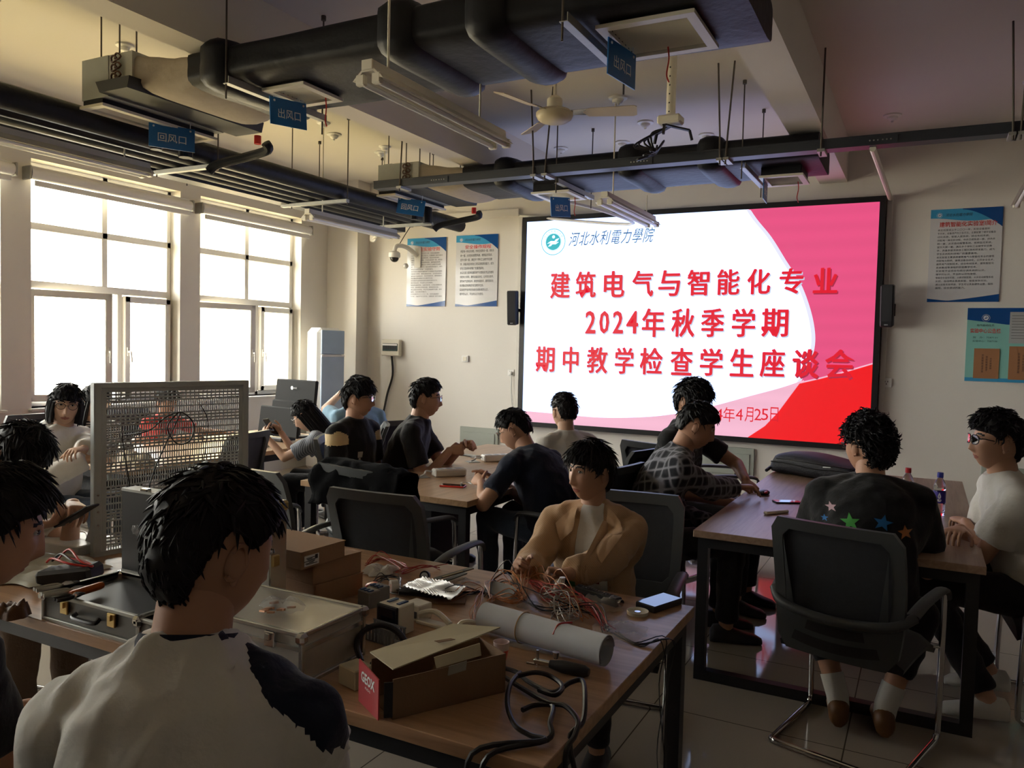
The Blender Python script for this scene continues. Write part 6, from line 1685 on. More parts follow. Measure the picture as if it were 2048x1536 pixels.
MB().merge(crumple(T(75, 1140), .26, .20, .03, 5, 26, .6)).build('film', M('milky_sheet', (.62, .62, .56), .5, var=.04), sh_, smooth=50)
c_ = T(170, 1105)
wt = thing('white_tray', 'white flat tray with wires beside the perforated panel foot', 'tray', c_)
MB().box(c_ + V3(-.10, .02, .02), (.26, .20, .04), rotz(R(8)), ch=.004).build('tray', m_white, wt)
MB().tube(sm([c_ + V3(-.2, .0, .045), c_ + V3(-.1, .06, .06), c_ + V3(0, .02, .05), c_ + V3(.02, .1, .045)]), .003, 6).build('wire', m_gw, wt)

# perforated training panel standing on the table
pn = thing('training_board', 'tall grey perforated metal training panel standing on the work table', 'panel', (-2.80, 2.31, TZ))
PA, PB = V3(-2.86, 2.0, 0), V3(-2.735, 2.64, 0)
pd = unit(PB - PA); pnrm = np.cross(pd, V3(0, 0, 1)); PL = np.linalg.norm(PB - PA); PZ0, PZ1 = TZ + .005, 1.415
m_pan = M('panel_grey', (.50, .55, .57), .5, metal=.0, var=.06, scale=12)
def pp(u, v, d=0.0): return PA + pd * (u * PL) + V3(0, 0, PZ0 + (PZ1 - PZ0) * v) + pnrm * d
mb = MB()
cells = []                                    # rows of tall slots between pairs of rows of wide slots
v = .955
while v > .05:
    for k in range(3):
        for i in range(30): cells.append((.05 + .90 * (i + .5) / 30, v, .0105, .0045)); 
        v -= .0205
    for k in range(2):
        for i in range(58): cells.append((.05 + .90 * (i + .5) / 58, v - .010, .0046, .0155))
        v -= .040
us_ = {}
for u, w_, hw, hh in cells: us_.setdefault(round(w_, 5), []).append((u, hw, hh))
rows = sorted(us_.keys(), reverse=True); prev = 1.0
H_ = PZ1 - PZ0
for w_ in rows:
    items = us_[w_]; hh = items[0][2] / H_ * 1.0; hh = items[0][2] if False else items[0][2]
    top, bot = w_ + hh, w_ - hh
    mb.quad([pp(0, top), pp(1, top), pp(1, prev), pp(0, prev)])
    x = 0.0
    for u, hw, _ in items:
        hu_ = hw
        mb.quad([pp(x, bot), pp(u - hu_, bot), pp(u - hu_, top), pp(x, top)]); x = u + hu_
    mb.quad([pp(x, bot), pp(1, bot), pp(1, top), pp(x, top)]); prev = bot
mb.quad([pp(0, 0), pp(1, 0), pp(1, prev), pp(0, prev)])
po = mb.build('perforated_sheet', m_pan, pn, smooth=0)
sld = po.modifiers.new('thickness', 'SOLIDIFY'); sld.thickness = .0015
fr = MB()
for u in (0, 1): fr.box(pp(u, .5, -.012), (.030, .035, PZ1 - PZ0), np.stack([pd, pnrm, V3(0, 0, 1)], 1), ch=.003)
fr.box(pp(.5, 1, -.012), (PL + .03, .035, .022), np.stack([pd, pnrm, V3(0, 0, 1)], 1), ch=.003); fr.box(pp(.5, .01, -.012), (PL + .03, .035, .02), np.stack([pd, pnrm, V3(0, 0, 1)], 1))
fr.build('frame', m_pan, pn)
for u in (.02, .98):
    a = MB(); a.add([pp(u, .0, -.02), pp(u, .0, -.16), pp(u, .32, -.02), pp(u + .012, .0, -.02), pp(u + .012, .0, -.16), pp(u + .012, .32, -.02)], [[0, 1, 2], [5, 4, 3], [0, 3, 4, 1], [1, 4, 5, 2], [2, 5, 3, 0]]); a.build('stand_bracket', m_pan, pn, smooth=0)
mb = MB()
for vv in (.18, .26, .36): mb.ell(pp(.0, vv, .006), (.005, .005, .005), 8, 6)
mb.build('bolts', m_chrome, pn)
loop = sm([pp(.15, .70, .006), pp(.30, .72, .012), pp(.42, .80, .012), pp(.52, .82, .02), pp(.60, .74, .02), pp(.57, .64, .02), pp(.48, .63, .02), pp(.42, .74, .018), pp(.51, .82, .014), pp(.40, .60, .012), pp(.32, .42, .014), pp(.29, .22, .01), pp(.36, .16, .01), pp(.45, .05, .01), pp(.6, .06, .012)], 6)
MB().tube(loop, .0028, 6).build('black_lead', m_bw_, pn)
MB().tube(sm([pp(.14, .70, .006), pp(.17, .5, .01), pp(.22, .2, .01), pp(.26, .02, .01)]), .0024, 6).build('black_lead', m_bw_, pn)
MB().tube(sm([pp(.66, .86, .006), pp(.71, .74, .01), pp(.68, .5, .01), pp(.66, .2, .01)]), .002, 6).build('black_lead', m_bw_, pn)
MB().tube(sm([pp(1.0, .36, .02), pp(1.02, .3, .05), pp(.97, .2, .05), pp(.95, .1, .03)]), .004, 6).build('black_lead', m_bw_, pn)

cc_ = alu_case('closed silver case with a bag of parts on its lid', -1.76, -1.355, 1.50, 1.745, TZ, .135)
up_ = thing('aluminium_case', 'narrow silver case standing upright beside the cardboard boxes', 'case', (-1.93, 1.81, TZ), group='aluminium tool cases')
MB().box((-1.93, 1.805, TZ + .185), (.40, .062, .37), ch=.004).build('body', m_alu, up_)
e_ = MB(); e_.box((-1.73, 1.805, TZ + .19), (.008, .070, .378), ch=.003); e_.box((-1.93, 1.805, TZ + .372), (.40, .070, .008), ch=.003); e_.build('edge_trim', M('polished_edge2', (.55, .53, .47), .25, metal=.85), up_)
e_ = MB(); e_.box((-1.735, 1.805, TZ + .362), (.03, .078, .03), ch=.006); e_.box((-1.724, 1.79, TZ + .20), (.01, .03, .035), ch=.003); e_.build('corner_cap', m_brass, up_)
pbg = thing('parts_bag', 'clear plastic bag of copper parts on the closed silver case', 'bag', T(565, 1215, TZ + .137))
MB().merge(crumple(T(565, 1215, TZ + .137), .075, .045, .03, 9, 16)).build('film', m_clear, pbg, smooth=0)
r_ = random.Random(3); m_cop = M('copper_parts', (.50, .26, .15), .35, metal=.6)
for k in range(9):
    c_ = T(548 + r_.uniform(-22, 45), 1216 + r_.uniform(-9, 10), TZ + .145)
    MB().bar(c_ - V3(.012, 0, 0), c_ + V3(.012, r_.uniform(-.01, .01), .004), .006, .005).build('copper_part', m_cop, pbg, smooth=0)

# modules and meters in front of the boxes
def blk(name, label, cat, c, d, yaw, mat, ch=.003):
    t_ = thing(name, label, cat, c, -R(yaw)); MB().box((0, 0, d[2] / 2), d, ch=ch).build('housing', mat, t_, world=False); return t_
pm_ = blk('panel_meter', 'square cream panel meter with a black display', 'meter', T(792, 1262), (.085, .07, .088), 8, m_cream)
MB().box((0, -.038, .046), (.086, .008, .086), ch=.003).build('bezel', m_black, pm_, world=False); MB().box((0, -.0425, .052), (.066, .002, .055)).build('display', m_scr, pm_, world=False, smooth=0)
for q in (-.02, .02): MB().box((q, .005, .0895), (.012, .04, .004)).build('terminal_clip', m_bgrip, pm_, world=False, smooth=0)
rl = blk('relay_block', 'cream relay block behind the panel meter', 'module', T(835, 1235), (.07, .06, .05), 10, m_cream)
MB().box((0, -.032, .02), (.05, .006, .02), ch=.001).build('terminal_cover', m_grey, rl, world=False)
for k, (px_, py_, lb) in enumerate(((738, 1212, 'grey terminal module between the silver case and the meter'), (757, 1203, 'second grey terminal module behind the panel meter'))):
    g_ = blk('terminal_module', lb, 'module', T(px_, py_), (.06, .05, .055), 12, M('module_grey', (.22, .22, .22), .5))
    for q in (-.018, 0, .018): MB().box((q, -.01, .057), (.010, .02, .004)).build('screw_clamp', m_bgrip, g_, world=False, smooth=0)
br_ = thing('plastic_bracket', 'long cream plastic bracket lying right of the panel meter', 'bracket', T(870, 1245))
a, b = T(838, 1240, TZ + .006), T(935, 1266, TZ + .006)
m1 = MB(); m1.bar(a, b, .035, .012, ch=.003); m1.build('base', m_cream, br_); MB().tube(sm([a + V3(0, 0, .02), a * .7 + b * .3 + V3(0, .01, .035), a * .35 + b * .65 + V3(0, 0, .012)]), .009, 8).build('arm', m_cream, br_)
ab = thing('cable_clamp_strap', 'cream and black strap end lying left of the paper roll', 'strap', T(935, 1252))
m1 = MB(); m1.tube(sm([T(915, 1262, TZ + .012), T(925, 1248, TZ + .03), T(945, 1247, TZ + .03), T(955, 1256, TZ + .012)]), .012, 8); m1.build('strap', m_cream, ab)
MB().tube(sm([T(920, 1264, TZ + .010), T(932, 1254, TZ + .02), T(948, 1256, TZ + .014)]), .008, 8).build('strap_core', m_black, ab)
dt = thing('slotted_trunking', 'grey slotted wiring trunking in front of the panel meter', 'trunking', T(762, 1285))
a, b = T(735, 1272, TZ), T(800, 1292, TZ); d_ = unit(b - a); s_ = unit(np.cross(V3(0, 0, 1), d_)); m1 = MB()
m1.bar(a + V3(0, 0, .002), b + V3(0, 0, .002), .05, .004)
for k in range(10):
    for q in (-1, 1): m1.bar(a + (b - a) * (k + .5) / 10 + s_ * q * .024, a + (b - a) * (k + .5) / 10 + s_ * q * .024 + V3(0, 0, .045), .0085, .002, up=tuple(s_))
m1.bar(a + s_ * .024 + V3(0, 0, .045), b + s_ * .024 + V3(0, 0, .045), .003, .004); m1.bar(a - s_ * .024 + V3(0, 0, .045), b - s_ * .024 + V3(0, 0, .045), .003, .004)
m1.build('trunking', M('trunk_grey', (.16, .16, .165), .5), dt, smooth=0)
pl_ = thing('perforated_plate', 'small perforated plate behind the red and tan shoe box', 'plate', T(845, 1275))
m1 = MB(); a, b = T(818, 1284, TZ + .05), T(870, 1268, TZ + .05)
for k in range(12):
    q = a + (b - a) * k / 11; m1.bar(q + V3(-.02, -.03, -.01), q + V3(.02, .03, .01), .003, .003)
    if k < 9: w_ = V3(-.02, -.03, -.01) + V3(.04, .06, .02) * k / 8; m1.bar(a + w_, b + w_, .003, .003)
m1.bar(a + V3(0, 0, -.006), V3(a[0], a[1], TZ), .006, .006); m1.bar(b, V3(b[0], b[1], TZ), .006, .006)
m1.build('plate', M('plate_grey', (.35, .35, .36), .4, metal=.5), pl_, smooth=0)
cb = thing('black_cable', 'thick black cable looping up behind the red end of the shoe box', 'cable', T(760, 1330))
c_ = T(765, 1325, TZ)
MB().tube(sm([T(722, 1322, TZ + .012), T(714, 1290, TZ + .04), T(728, 1262, TZ + .075), T(760, 1250, TZ + .09), T(793, 1262, TZ + .075), T(812, 1290, TZ + .045), T(806, 1318, TZ + .02), T(770, 1330, TZ + .012), T(740, 1330, TZ + .012)], 6), .0085, 10).build('cable', m_black, cb)
cbk = blk('cream_block', 'cream plastic block half hidden left of the red shoe box end', 'block', T(712, 1368), (.07, .06, .05), 15, m_creamc)

# shoe box of red and tan card with its lid flap half open
gA, gB, gC = T(785, 1440), T(1010, 1384), T(717, 1402)
gx = unit(gB - gA); gy = np.cross(V3(0, 0, 1), gx); gL = np.linalg.norm(gB - gA); gW = max(.13, float((gC - gA) @ gy)); gH = .098
gx_t = thing('shoe_box', 'open red and tan cardboard box reading GEOX in the foreground', 'box', gA)
G = lambda u, v, w: gA + gx * (u * gL) + gy * (v * gW) + V3(0, 0, w * gH)
def panel(pts, th, nrm, mat, name, par):
    n = len(pts); pts = [np.array(p) for p in pts]; q = [p + np.array(nrm) * th for p in pts]
    return MB().add(pts + q, [list(range(n))[::-1], [n + i for i in range(n)]] + [[i, (i + 1) % n, n + (i + 1) % n, n + i] for i in range(n)]).build(name, mat, par, smooth=0)
panel([G(.0, 0, 0), G(1, 0, 0), G(1, 0, 1), G(.0, 0, .96)], .003, gy, m_cardd, 'front_panel', gx_t)
panel([G(0, 1, 0), G(1, 1, 0), G(1, 1, 1), G(0, 1, 1)], .003, -gy, m_cardd, 'back_panel', gx_t)
panel([G(1, 0, 0), G(1, 1, 0), G(1, 1, 1), G(1, 0, 1)], .003, -gx, m_cardd, 'right_end', gx_t)
panel([G(0, 0, 0), G(1, 0, 0), G(1, 1, 0), G(0, 1, 0)], .003, V3(0, 0, 1), m_cardd, 'bottom', gx_t)
re_ = panel([G(-.10, .10, 0), G(-.10, 1.02, .0), G(-.10, 1.02, 1.05), G(-.10, .10, .97)], .003, gx, m_redc, 'red_end', gx_t)
tb = fit_text('GEOX', gW * .62, gH * .26, bold=.03); tb.v = [G(-.10, .56, .72) - gy * p[0] + V3(0, 0, 1) * p[1] - gx * .0015 for p in tb.v]; tb.build('brand_lettering', m_badge_white, re_, smooth=0)
tb = fit_text('KIDS', gW * .24, gH * .06); tb.v = [G(-.10, .56, .50) - gy * p[0] + V3(0, 0, 1) * p[1] - gx * .0015 for p in tb.v]; tb.build('small_lettering', m_badge_white, re_, smooth=0)
panel([G(-.06, .05, .06), G(.0, .0, .06), G(.0, .0, .9), G(-.06, .05, .9)], .003, gy, m_black, 'inner_flap', gx_t)
panel([G(-.02, .95, 1.18), G(.72, .95, 1.5), G(1.02, .30, 1.52), G(.02, .12, 1.12)], .003, V3(0, 0, 1), m_creamc, 'lid_flap', gx_t)
panel([G(.36, .0, 1.02), G(.76, .0, 1.10), G(.77, .10, 1.36), G(.36, .10, 1.24)], .003, -gy, m_creamc, 'tuck_flap', gx_t)
panel([G(.46, -.012, .78), G(.62, -.012, .82), G(.63, -.005, 1.04), G(.47, -.005, 1.0)], .002, -gy, M('grey_clip', (.30, .28, .23), .5), 'paper_clip_tab', gx_t)
panel([G(.45, .5, 1.41), G(.58, .42, 1.44), G(.60, .32, 1.44), G(.47, .40, 1.40)], .001, V3(0, 0, 1), m_cardd, 'torn_hole', gx_t)

# roll of paper with a rubber band
ra, rb = T(968, 1262, TZ + .0) , T(1212, 1335, TZ + .0); rr_ = .044
ra = ra + V3(0, 0, rr_ + .001); rb = rb + V3(0, 0, rr_ + .001)
pr_ = thing('paper_roll', 'long white roll of paper with a rubber band on the work table', 'paper roll', (ra + rb) / 2)
u_, v_, d_ = frame_of(rb - ra); mb = MB(); n = 64; ro, ri = [], []
for end in (ra, rb):
    a_, b_ = [], []
    for i in range(n):
        q = 2.6 * 2 * math.pi * i / (n - 1); r0 = rr_ - .0038 * q / (2 * math.pi) * 1.2
        a_.append(end + u_ * r0 * math.cos(q) + v_ * r0 * math.sin(q))
    ro.append(a_)
mb.add(ro[0] + ro[1], [[i, i + 1, n + i + 1, n + i] for i in range(n - 1)])
po = mb.build('paper', M('white_paper', (.56, .58, .62), .7, var=.02), pr_, smooth=60)
c_ = ra + (rb - ra) * .35; MB().tube([c_ + u_ * (rr_ + .001) * math.cos(q) + v_ * (rr_ + .001) * math.sin(q) for q in np.linspace(0, 2 * math.pi, 30, endpoint=False)], .0018, 6, closed=True).build('rubber_band', M('rubber', (.42, .26, .11), .6), pr_)
tag(MB().tube(sm([ra + (rb - ra) * .70 + V3(.01, .012, rr_ + .004), ra + (rb - ra) * .66 + V3(-.005, -.012, rr_ * .9 + .004), ra + (rb - ra) * .66 + V3(-.012, -.035, rr_ * .45)]), .0026, 6).build('wire_piece', m_rw), 'short dark red wire lying on the paper roll', 'wire')

# packing, tapes and scraps at the back of the table
bw_ = thing('bubble_wrap', 'sheet of silvery bubble wrap in the middle of the work table', 'bubble wrap', T(865, 1180))
bx_ = [T(803, 1172, TZ + .03), T(845, 1155, TZ + .03), T(932, 1175, TZ + .03), T(900, 1202, TZ + .025)]
vs = []; K = 26
for j in range(K + 1):
    for i in range(K + 1):
        u, v = i / K, j / K; p = (bx_[0] * (1 - u) + bx_[1] * u) * (1 - v) + (bx_[3] * (1 - u) + bx_[2] * u) * v
        vs.append(p + V3(0, 0, .012 * mnoise.noise(Vector((u * 3, v * 3, 1))) + (.006 if (i + j) % 2 == 0 else 0)))
MB().add(vs, [[j * (K + 1) + i, j * (K + 1) + i + 1, (j + 1) * (K + 1) + i + 1, (j + 1) * (K + 1) + i] for j in range(K) for i in range(K)]).build('film', M('bubble_film', (.60, .58, .55), .18, metal=.25), bw_, smooth=0)
bb = thing('circuit_board', 'dark flat board under the bubble wrap', 'board', T(860, 1190)); MB().box(T(862, 1186) + V3(0, 0, .012), (.20, .13, .014), rotz(R(20)), ch=.002).build('board', m_black, bb)
MB().box(T(862, 1196) + V3(0, 0, .003), (.24, .13, .005), rotz(R(28)), ch=.001).build('card_base', m_cardd, bb)
fu = thing('red_cup', 'bright red plastic cup lying behind the cardboard boxes', 'cup', T(755, 1178))
c_ = T(755, 1178, TZ + .025); MB().tube([c_ - V3(.05, -.01, 0), c_ - V3(.02, 0, 0), c_ + V3(.03, -.01, -.005)], [.010, .024, .028], 16, cap=False).build('cup', M('red_translucent', (.75, .05, .02), .3), fu)
tp = thing('tape_roll', 'small white tape roll beside the red cup', 'tape', T(788, 1172)); c_ = T(788, 1172, TZ + .022); MB().tube([c_ - V3(.008, .01, 0), c_ + V3(.008, .01, 0)], .021, 20).build('roll', m_white, tp); MB().tube([c_ - V3(.0085, .0105, 0), c_ + V3(.0085, .0105, 0)], .009, 14).build('core', m_cream, tp)
rl_ = thing('chrome_roller', 'round chrome and black roller beside the bubble wrap', 'knob', T(851, 1152)); c_ = T(851, 1152, TZ + .02); d_ = unit(V3(.3, -1, .3)); MB().tube([c_, c_ + d_ * .014], .019, 20).build('body', m_black, rl_); MB().tube([c_ + d_ * .014, c_ + d_ * .016], .013, 18).build('cap', m_chrome, rl_)
for k, (p, q, lb) in enumerate((((870, 1158), (945, 1136), 'dark ruler strip with a yellowed label at the back of the table'), ((880, 1165), (930, 1146), 'second dark strip under the ruler strip'))):
    st = thing('metal_strip', lb, 'strip', T(*p), group='dark strips on the work table'); MB().bar(T(*p, TZ + .012 - .006 * k), T(*q, TZ + .03 - .02 * k), .022, .004).build('strip', M('strip_dark', (.07, .065, .05), .4), st, smooth=0)
    if k == 0: MB().bar(T(885, 1154, TZ + .019), T(925, 1142, TZ + .028), .010, .002).build('label_strip', M('strip_gold', (.30, .24, .12), .4), st, smooth=0)
pc_ = thing('torn_paper', 'crumpled white printed paper behind the cardboard boxes', 'paper', T(765, 1145)); crumple(T(762, 1145), .055, .075, .03, 12, 14).build('sheet', M('torn_white', (.55, .54, .52), .7), pc_, smooth=0)
for k, (px_, py_, rx_, ry_, h_, lb) in enumerate(((938, 1168, .05, .03, .02, 'small clear bag right of the bubble wrap'), (1200, 1215, .085, .055, .035, 'clear plastic bag in front of the black terminal strip'), (1238, 1265, .09, .10, .025, 'flat clear plastic bag near the right edge of the table'), (1060, 1215, .05, .04, .03, 'clear crumpled bag left of the red wires'), (1065, 1300, .14, .02, .006, 'clear film sticking out under the paper roll'))):
    b_ = thing('plastic_bag', lb, 'bag', T(px_, py_), group='clear plastic bags on the work table'); crumple(T(px_, py_), rx_, ry_, h_, 20 + k, 18).build('film', m_clear, b_, smooth=0)
b_ = thing('plastic_bag', 'white crumpled bag standing up behind the red wires', 'bag', T(1112, 1192), group='clear plastic bags on the work table')
c_ = T(1108, 1196); mb = MB(); mb.loft([[c_ + V3((.022 - .016 * abs(u - .3)) * math.cos(q) * (1 + .4 * mnoise.noise(Vector((q, u * 5, 2)))) + .03 * u, .012 * math.sin(q), u * .075 + .002) for q in np.linspace(0, 2 * math.pi, 10, endpoint=False)] for u in np.linspace(0, 1, 8)]); mb.build('film', M('milky_bag', (.60, .58, .52), .3), b_, smooth=0)
gp = thing('grey_card', 'grey folded card behind the paper roll', 'card', T(1010, 1185)); MB().box(T(1000, 1190) + V3(0, 0, .02), (.13, .004, .05), rotz(R(-12)) @ rotx(R(-50))).build('card', M('card_grey', (.30, .30, .30), .6), gp, smooth=0)
def wires(name, label, mat, pts, n, spread, r, seed, loopz=.03):
    """tangle of thin wires along a path"""
    r_ = random.Random(seed); mb = MB()
    for _ in range(n):
        q = []
        for i, p in enumerate(pts):
            q.append(np.array(p) + V3(r_.gauss(0, spread), r_.gauss(0, spread), max(.002, abs(r_.gauss(0, loopz)) * (0.3 if i in (0, len(pts) - 1) else 1))))
        mb.tube(sm(q, 5), r, 5)
    o = mb.build(name, mat, smooth=70); return tag(o, label, 'wires', kind='stuff')
wires('wire_bundle', 'bundle of red wires running over the table in front of the man in tan', m_rw, [T(1060, 1165), T(1085, 1185), T(1105, 1205), T(1150, 1210), T(1190, 1235), T(1210, 1262)], 12, .012, .0016, 1, .03)
wires('wire_bundle', 'orange wires curling in front of the hands of the man in tan', m_cw, [T(1040, 1195), T(1055, 1165), T(1075, 1160), T(1090, 1180), T(1120, 1215), T(1170, 1240)], 8, .012, .0016, 2, .035)
wires('wire_bundle', 'black and copper wire coil left of the grey card', m_cw, [T(985, 1205), T(978, 1185), T(1000, 1173), T(1025, 1185), T(1045, 1205), T(1020, 1212), T(990, 1200)], 9, .008, .0017, 3, .03)
wires('wire_bundle', 'black wires among the coil behind the paper roll', m_bw_, [T(975, 1195), T(985, 1178), T(1015, 1178), T(1040, 1200), T(1090, 1225), T(1180, 1235), T(1215, 1265)], 6, .010, .0018, 4, .03)
wires('wire_bundle', 'grey transparent wires behind the middle of the paper roll', m_gw, [T(1090, 1195), T(1105, 1215), T(1130, 1225), T(1145, 1240), T(1120, 1245), T(1105, 1228), T(1140, 1215)], 9, .012, .0016, 5, .03)
wires('wire_bundle', 'red and orange wires around the tape roll at the back', m_rw, [T(735, 1130), T(760, 1120), T(800, 1135), T(810, 1150), T(850, 1142), T(880, 1140)], 6, .014, .0015, 6, .018)
wires('wire_bundle', 'black wires around the bubble wrap', m_bw_, [T(735, 1190), T(760, 1160), T(790, 1165), T(800, 1185), T(850, 1200), T(900, 1195), T(965, 1185)], 7, .012, .0016, 7, .015)
wires('wire_bundle', 'copper wires at the right end of the bubble wrap', m_cw, [T(900, 1205), T(930, 1190), T(960, 1185), T(955, 1205), T(945, 1235), T(950, 1250)], 6, .008, .0014, 8, .015)
ts = thing('terminal_strip', 'long black slotted strip in front of the man in tan', 'strip', T(1195, 1190)); a, b = T(1155, 1178, TZ + .016), T(1238, 1205, TZ + .016)
MB().bar(a, b, .034, .03, ch=.003).build('body', m_black, ts)
mb = MB(); d_ = (b - a)
for k in range(16): mb.box(a + d_ * (k + .5) / 16 + V3(0, 0, .0165), (.005, .012, .003))
mb.build('teeth', m_grey, ts, smooth=0); MB().cyl(b + unit(d_) * .004, b + unit(d_) * .012, .012).build('end_screw', m_chrome, ts)
di = thing('round_dish', 'small round white dish beside the dark phone on the table corner', 'dish', T(1275, 1228)); MB().lathe([(.034, 0), (.036, .012), (.033, .012), (.031, .004), (.001, .004)], T(1275, 1228), 26).build('dish', m_cream, di); MB().lathe([(.010, .004), (.010, .009), (.001, .009)], T(1275, 1228), 14).build('hub', m_chrome, di)
def phone(label, c, yaw, z=TZ, w=.075, l=.155, th=.0085, case=None, scr=True):
    t_ = thing('phone', label, 'phone', (c[0], c[1], z), -R(yaw), 'phones on the tables')
    MB().box((0, 0, th / 2), (w, l, th), ch=.0035).build('body', case or m_black, t_, world=False)
    if scr: MB().box((0, 0, th + .0002), (w * .92, l * .95, .0006)).build('screen', m_scr, t_, world=False, smooth=0)
    else: MB().box((-w * .28, l * .38, th + .001), (w * .3, w * .3, .002), ch=.0008).build('camera_bump', m_grey, t_, world=False)
    return t_
c_ = T(1318, 1212); phone('thick dark phone at the right corner of the work table', c_, 20, th=.022, w=.082)
rc = thing('plastic_cups', 'pair of white and red plastic cups right of the shoe box', 'cups', T(1006, 1322))
c_ = T(1002, 1322, TZ); MB().lathe([(.014, .002), (.02, .03), (.021, .034)], c_ + V3(0, 0, .0), 18, cap=True).build('red_cup', M('cup_red', (.62, .06, .03), .35), rc)
MB().lathe([(.021, .034), (.023, .055), (.021, .055), (.018, .036)], c_, 18, cap=False).build('white_cup', M('cup_white', (.65, .52, .50), .35), rc)
cm = thing('clamp_tool', 'black handled clamp tool in front of the paper roll', 'tool', T(1110, 1335))
a, b = T(1075, 1322, TZ + .018), T(1178, 1345, TZ + .016); MB().tube([a + (b - a) * .25, a + (b - a) * .5, b - (b - a) * .08, b], [.011, .017, .016, .010], 12).build('handle', m_black, cm)
mb = MB(); mb.bar(a - V3(.01, 0, 0), a + (b - a) * .3, .014, .012, ch=.002); mb.tube([a + V3(0, .0, -.016), a + V3(.0, 0, .03)], .004, 8); mb.tube([a + V3(-.03, -.004, -.01), a + V3(.035, .004, -.01)], .0035, 8); mb.build('jaw', m_chrome, cm)
MB().tube([a + (b - a) * .35 + V3(0, .004, .016), a + (b - a) * .35 + V3(0, .004, .034)], [.006, .010], 10).build('thumb_screw', m_chrome, cm)
# heavy black cable lying in loops and hanging over the near edge
hc = thing('power_cable', 'heavy black power cable looped at the near right edge of the table', 'cable', T(1090, 1400))
def G2(pts, z=.010): return [T(x, y, TZ + z + dz) for x, y, dz in pts]
MB().tube(sm(G2([(1005, 1335, 0), (1035, 1345, 0), (1060, 1365, .0), (1105, 1385, .012), (1140, 1365, .025), (1165, 1362, .03), (1170, 1400, .02), (1165, 1445, .0)]) + [V3(-.667, 1.60, .735), V3(-.64, 1.60, .60), V3(-.65, 1.56, .45)], 6), .0062, 8).build('cable', m_black, hc)
MB().tube(sm(G2([(1010, 1355, 0), (1050, 1380, 0), (1095, 1405, .01), (1130, 1412, .02), (1155, 1440, .012), (1150, 1470, .0)]) + [V3(-.655, 1.55, .72), V3(-.64, 1.54, .55), V3(-.655, 1.50, .42), V3(-.66, 1.48, .6)], 6), .0062, 8).build('cable', m_black, hc)
MB().tube(sm(G2([(1045, 1420, 0), (1070, 1410, .0), (1105, 1412, .01), (1100, 1445, .015), (1094, 1480, .0)]) + [V3(-.79, 1.45, .735), V3(-.80, 1.44, .62), V3(-.78, 1.44, .5)], 6), .0062, 8).build('cable', m_black, hc)
MB().tube(sm(G2([(1040, 1345, .02), (1020, 1370, .03), (1015, 1410, .02), (1030, 1450, .01), (1060, 1470, 0), (1085, 1482, .004)]) + [V3(-.83, 1.45, .73), V3(-.82, 1.44, .58), V3(-.76, 1.44, .50), V3(-.72, 1.445, .6)], 6), .0062, 8).build('cable', m_black, hc)
MB().tube(sm(G2([(1035, 1352, .024), (1070, 1345, .03), (1100, 1352, .02), (1125, 1372, .02), (1110, 1390, .02), (1078, 1380, .01)]), 6), .0062, 8).build('cable', m_black, hc)
MB().box(T(1003, 1332, TZ + .010), (.024, .014, .016), ch=.003).build('plug', m_gw, hc)
hw_ = wires('hanging_wires', 'thin dark wires hanging over the right edge of the work table', m_bw_, [T(1225, 1265), T(1270, 1290), V3(-.655, 2.28, .745), V3(-.645, 2.27, .62), V3(-.65, 2.26, .40), V3(-.63, 2.24, .2)], 4, .012, .0018, 12, .004)

# ---------------------------------------------------------------- long pale table
phone('black phone near the left edge of the long table', T(836, 925), 62)
def dock(label, c, yaw):
    t_ = thing('power_dock', label, 'power strip', (c[0], c[1], TZ), -R(yaw), 'white power docks on the long table')
    MB().box((0, 0, .026), (.085, .22, .050), ch=.008).build('housing', m_white, t_, world=False)
    mb = MB()
    for q in (-.06, 0, .06): mb.box((0, q, .0512), (.05, .035, .001))
    mb.build('socket_plate', M('dock_blue_grey', (.42, .45, .50), .4), t_, world=False, smooth=0)
    MB().tube(sm([(-.02, -.11, .03), (-.03, -.15, .035), (-.0, -.17, .02), (.0, -.20, .006)]), .006, 8).build('white_lead', m_white, t_, world=False)
    MB().box((.0, -.19, .0015), (.10, .09, .003)).build('cable_flap', m_steel, t_, world=False, smooth=0)
dock('white power dock with a cable on the long table, the nearer one', T(898, 952), 40)
dock('white power dock on the long table partly hidden by the navy tee', T(992, 922), 40)
phone('red edged phone with white earphones on the long table', T(906, 973), 75, case=m_red, th=.010)
c_ = T(922, 970); er_ = thing('earphones', 'white earphones lying on the red edged phone', 'earphones', (c_[0], c_[1], TZ + .0105))
MB().tube(sm([c_ + V3(.03, -.03, .014), c_ + V3(0, .0, .016), c_ + V3(.03, .03, .015), c_ + V3(.07, .01, .013)]), .003, 6).build('cord', m_white, er_); MB().ell(c_ + V3(.025, -.035, .017), (.008, .008, .008)).build('earbud', m_white, er_)
phone('grey phone lying under the folded hands', T(940, 912), 100, case=m_grey)
phone('second grey phone at the side of the folded hands', T(962, 916), 80, case=m_gry, th=.007)
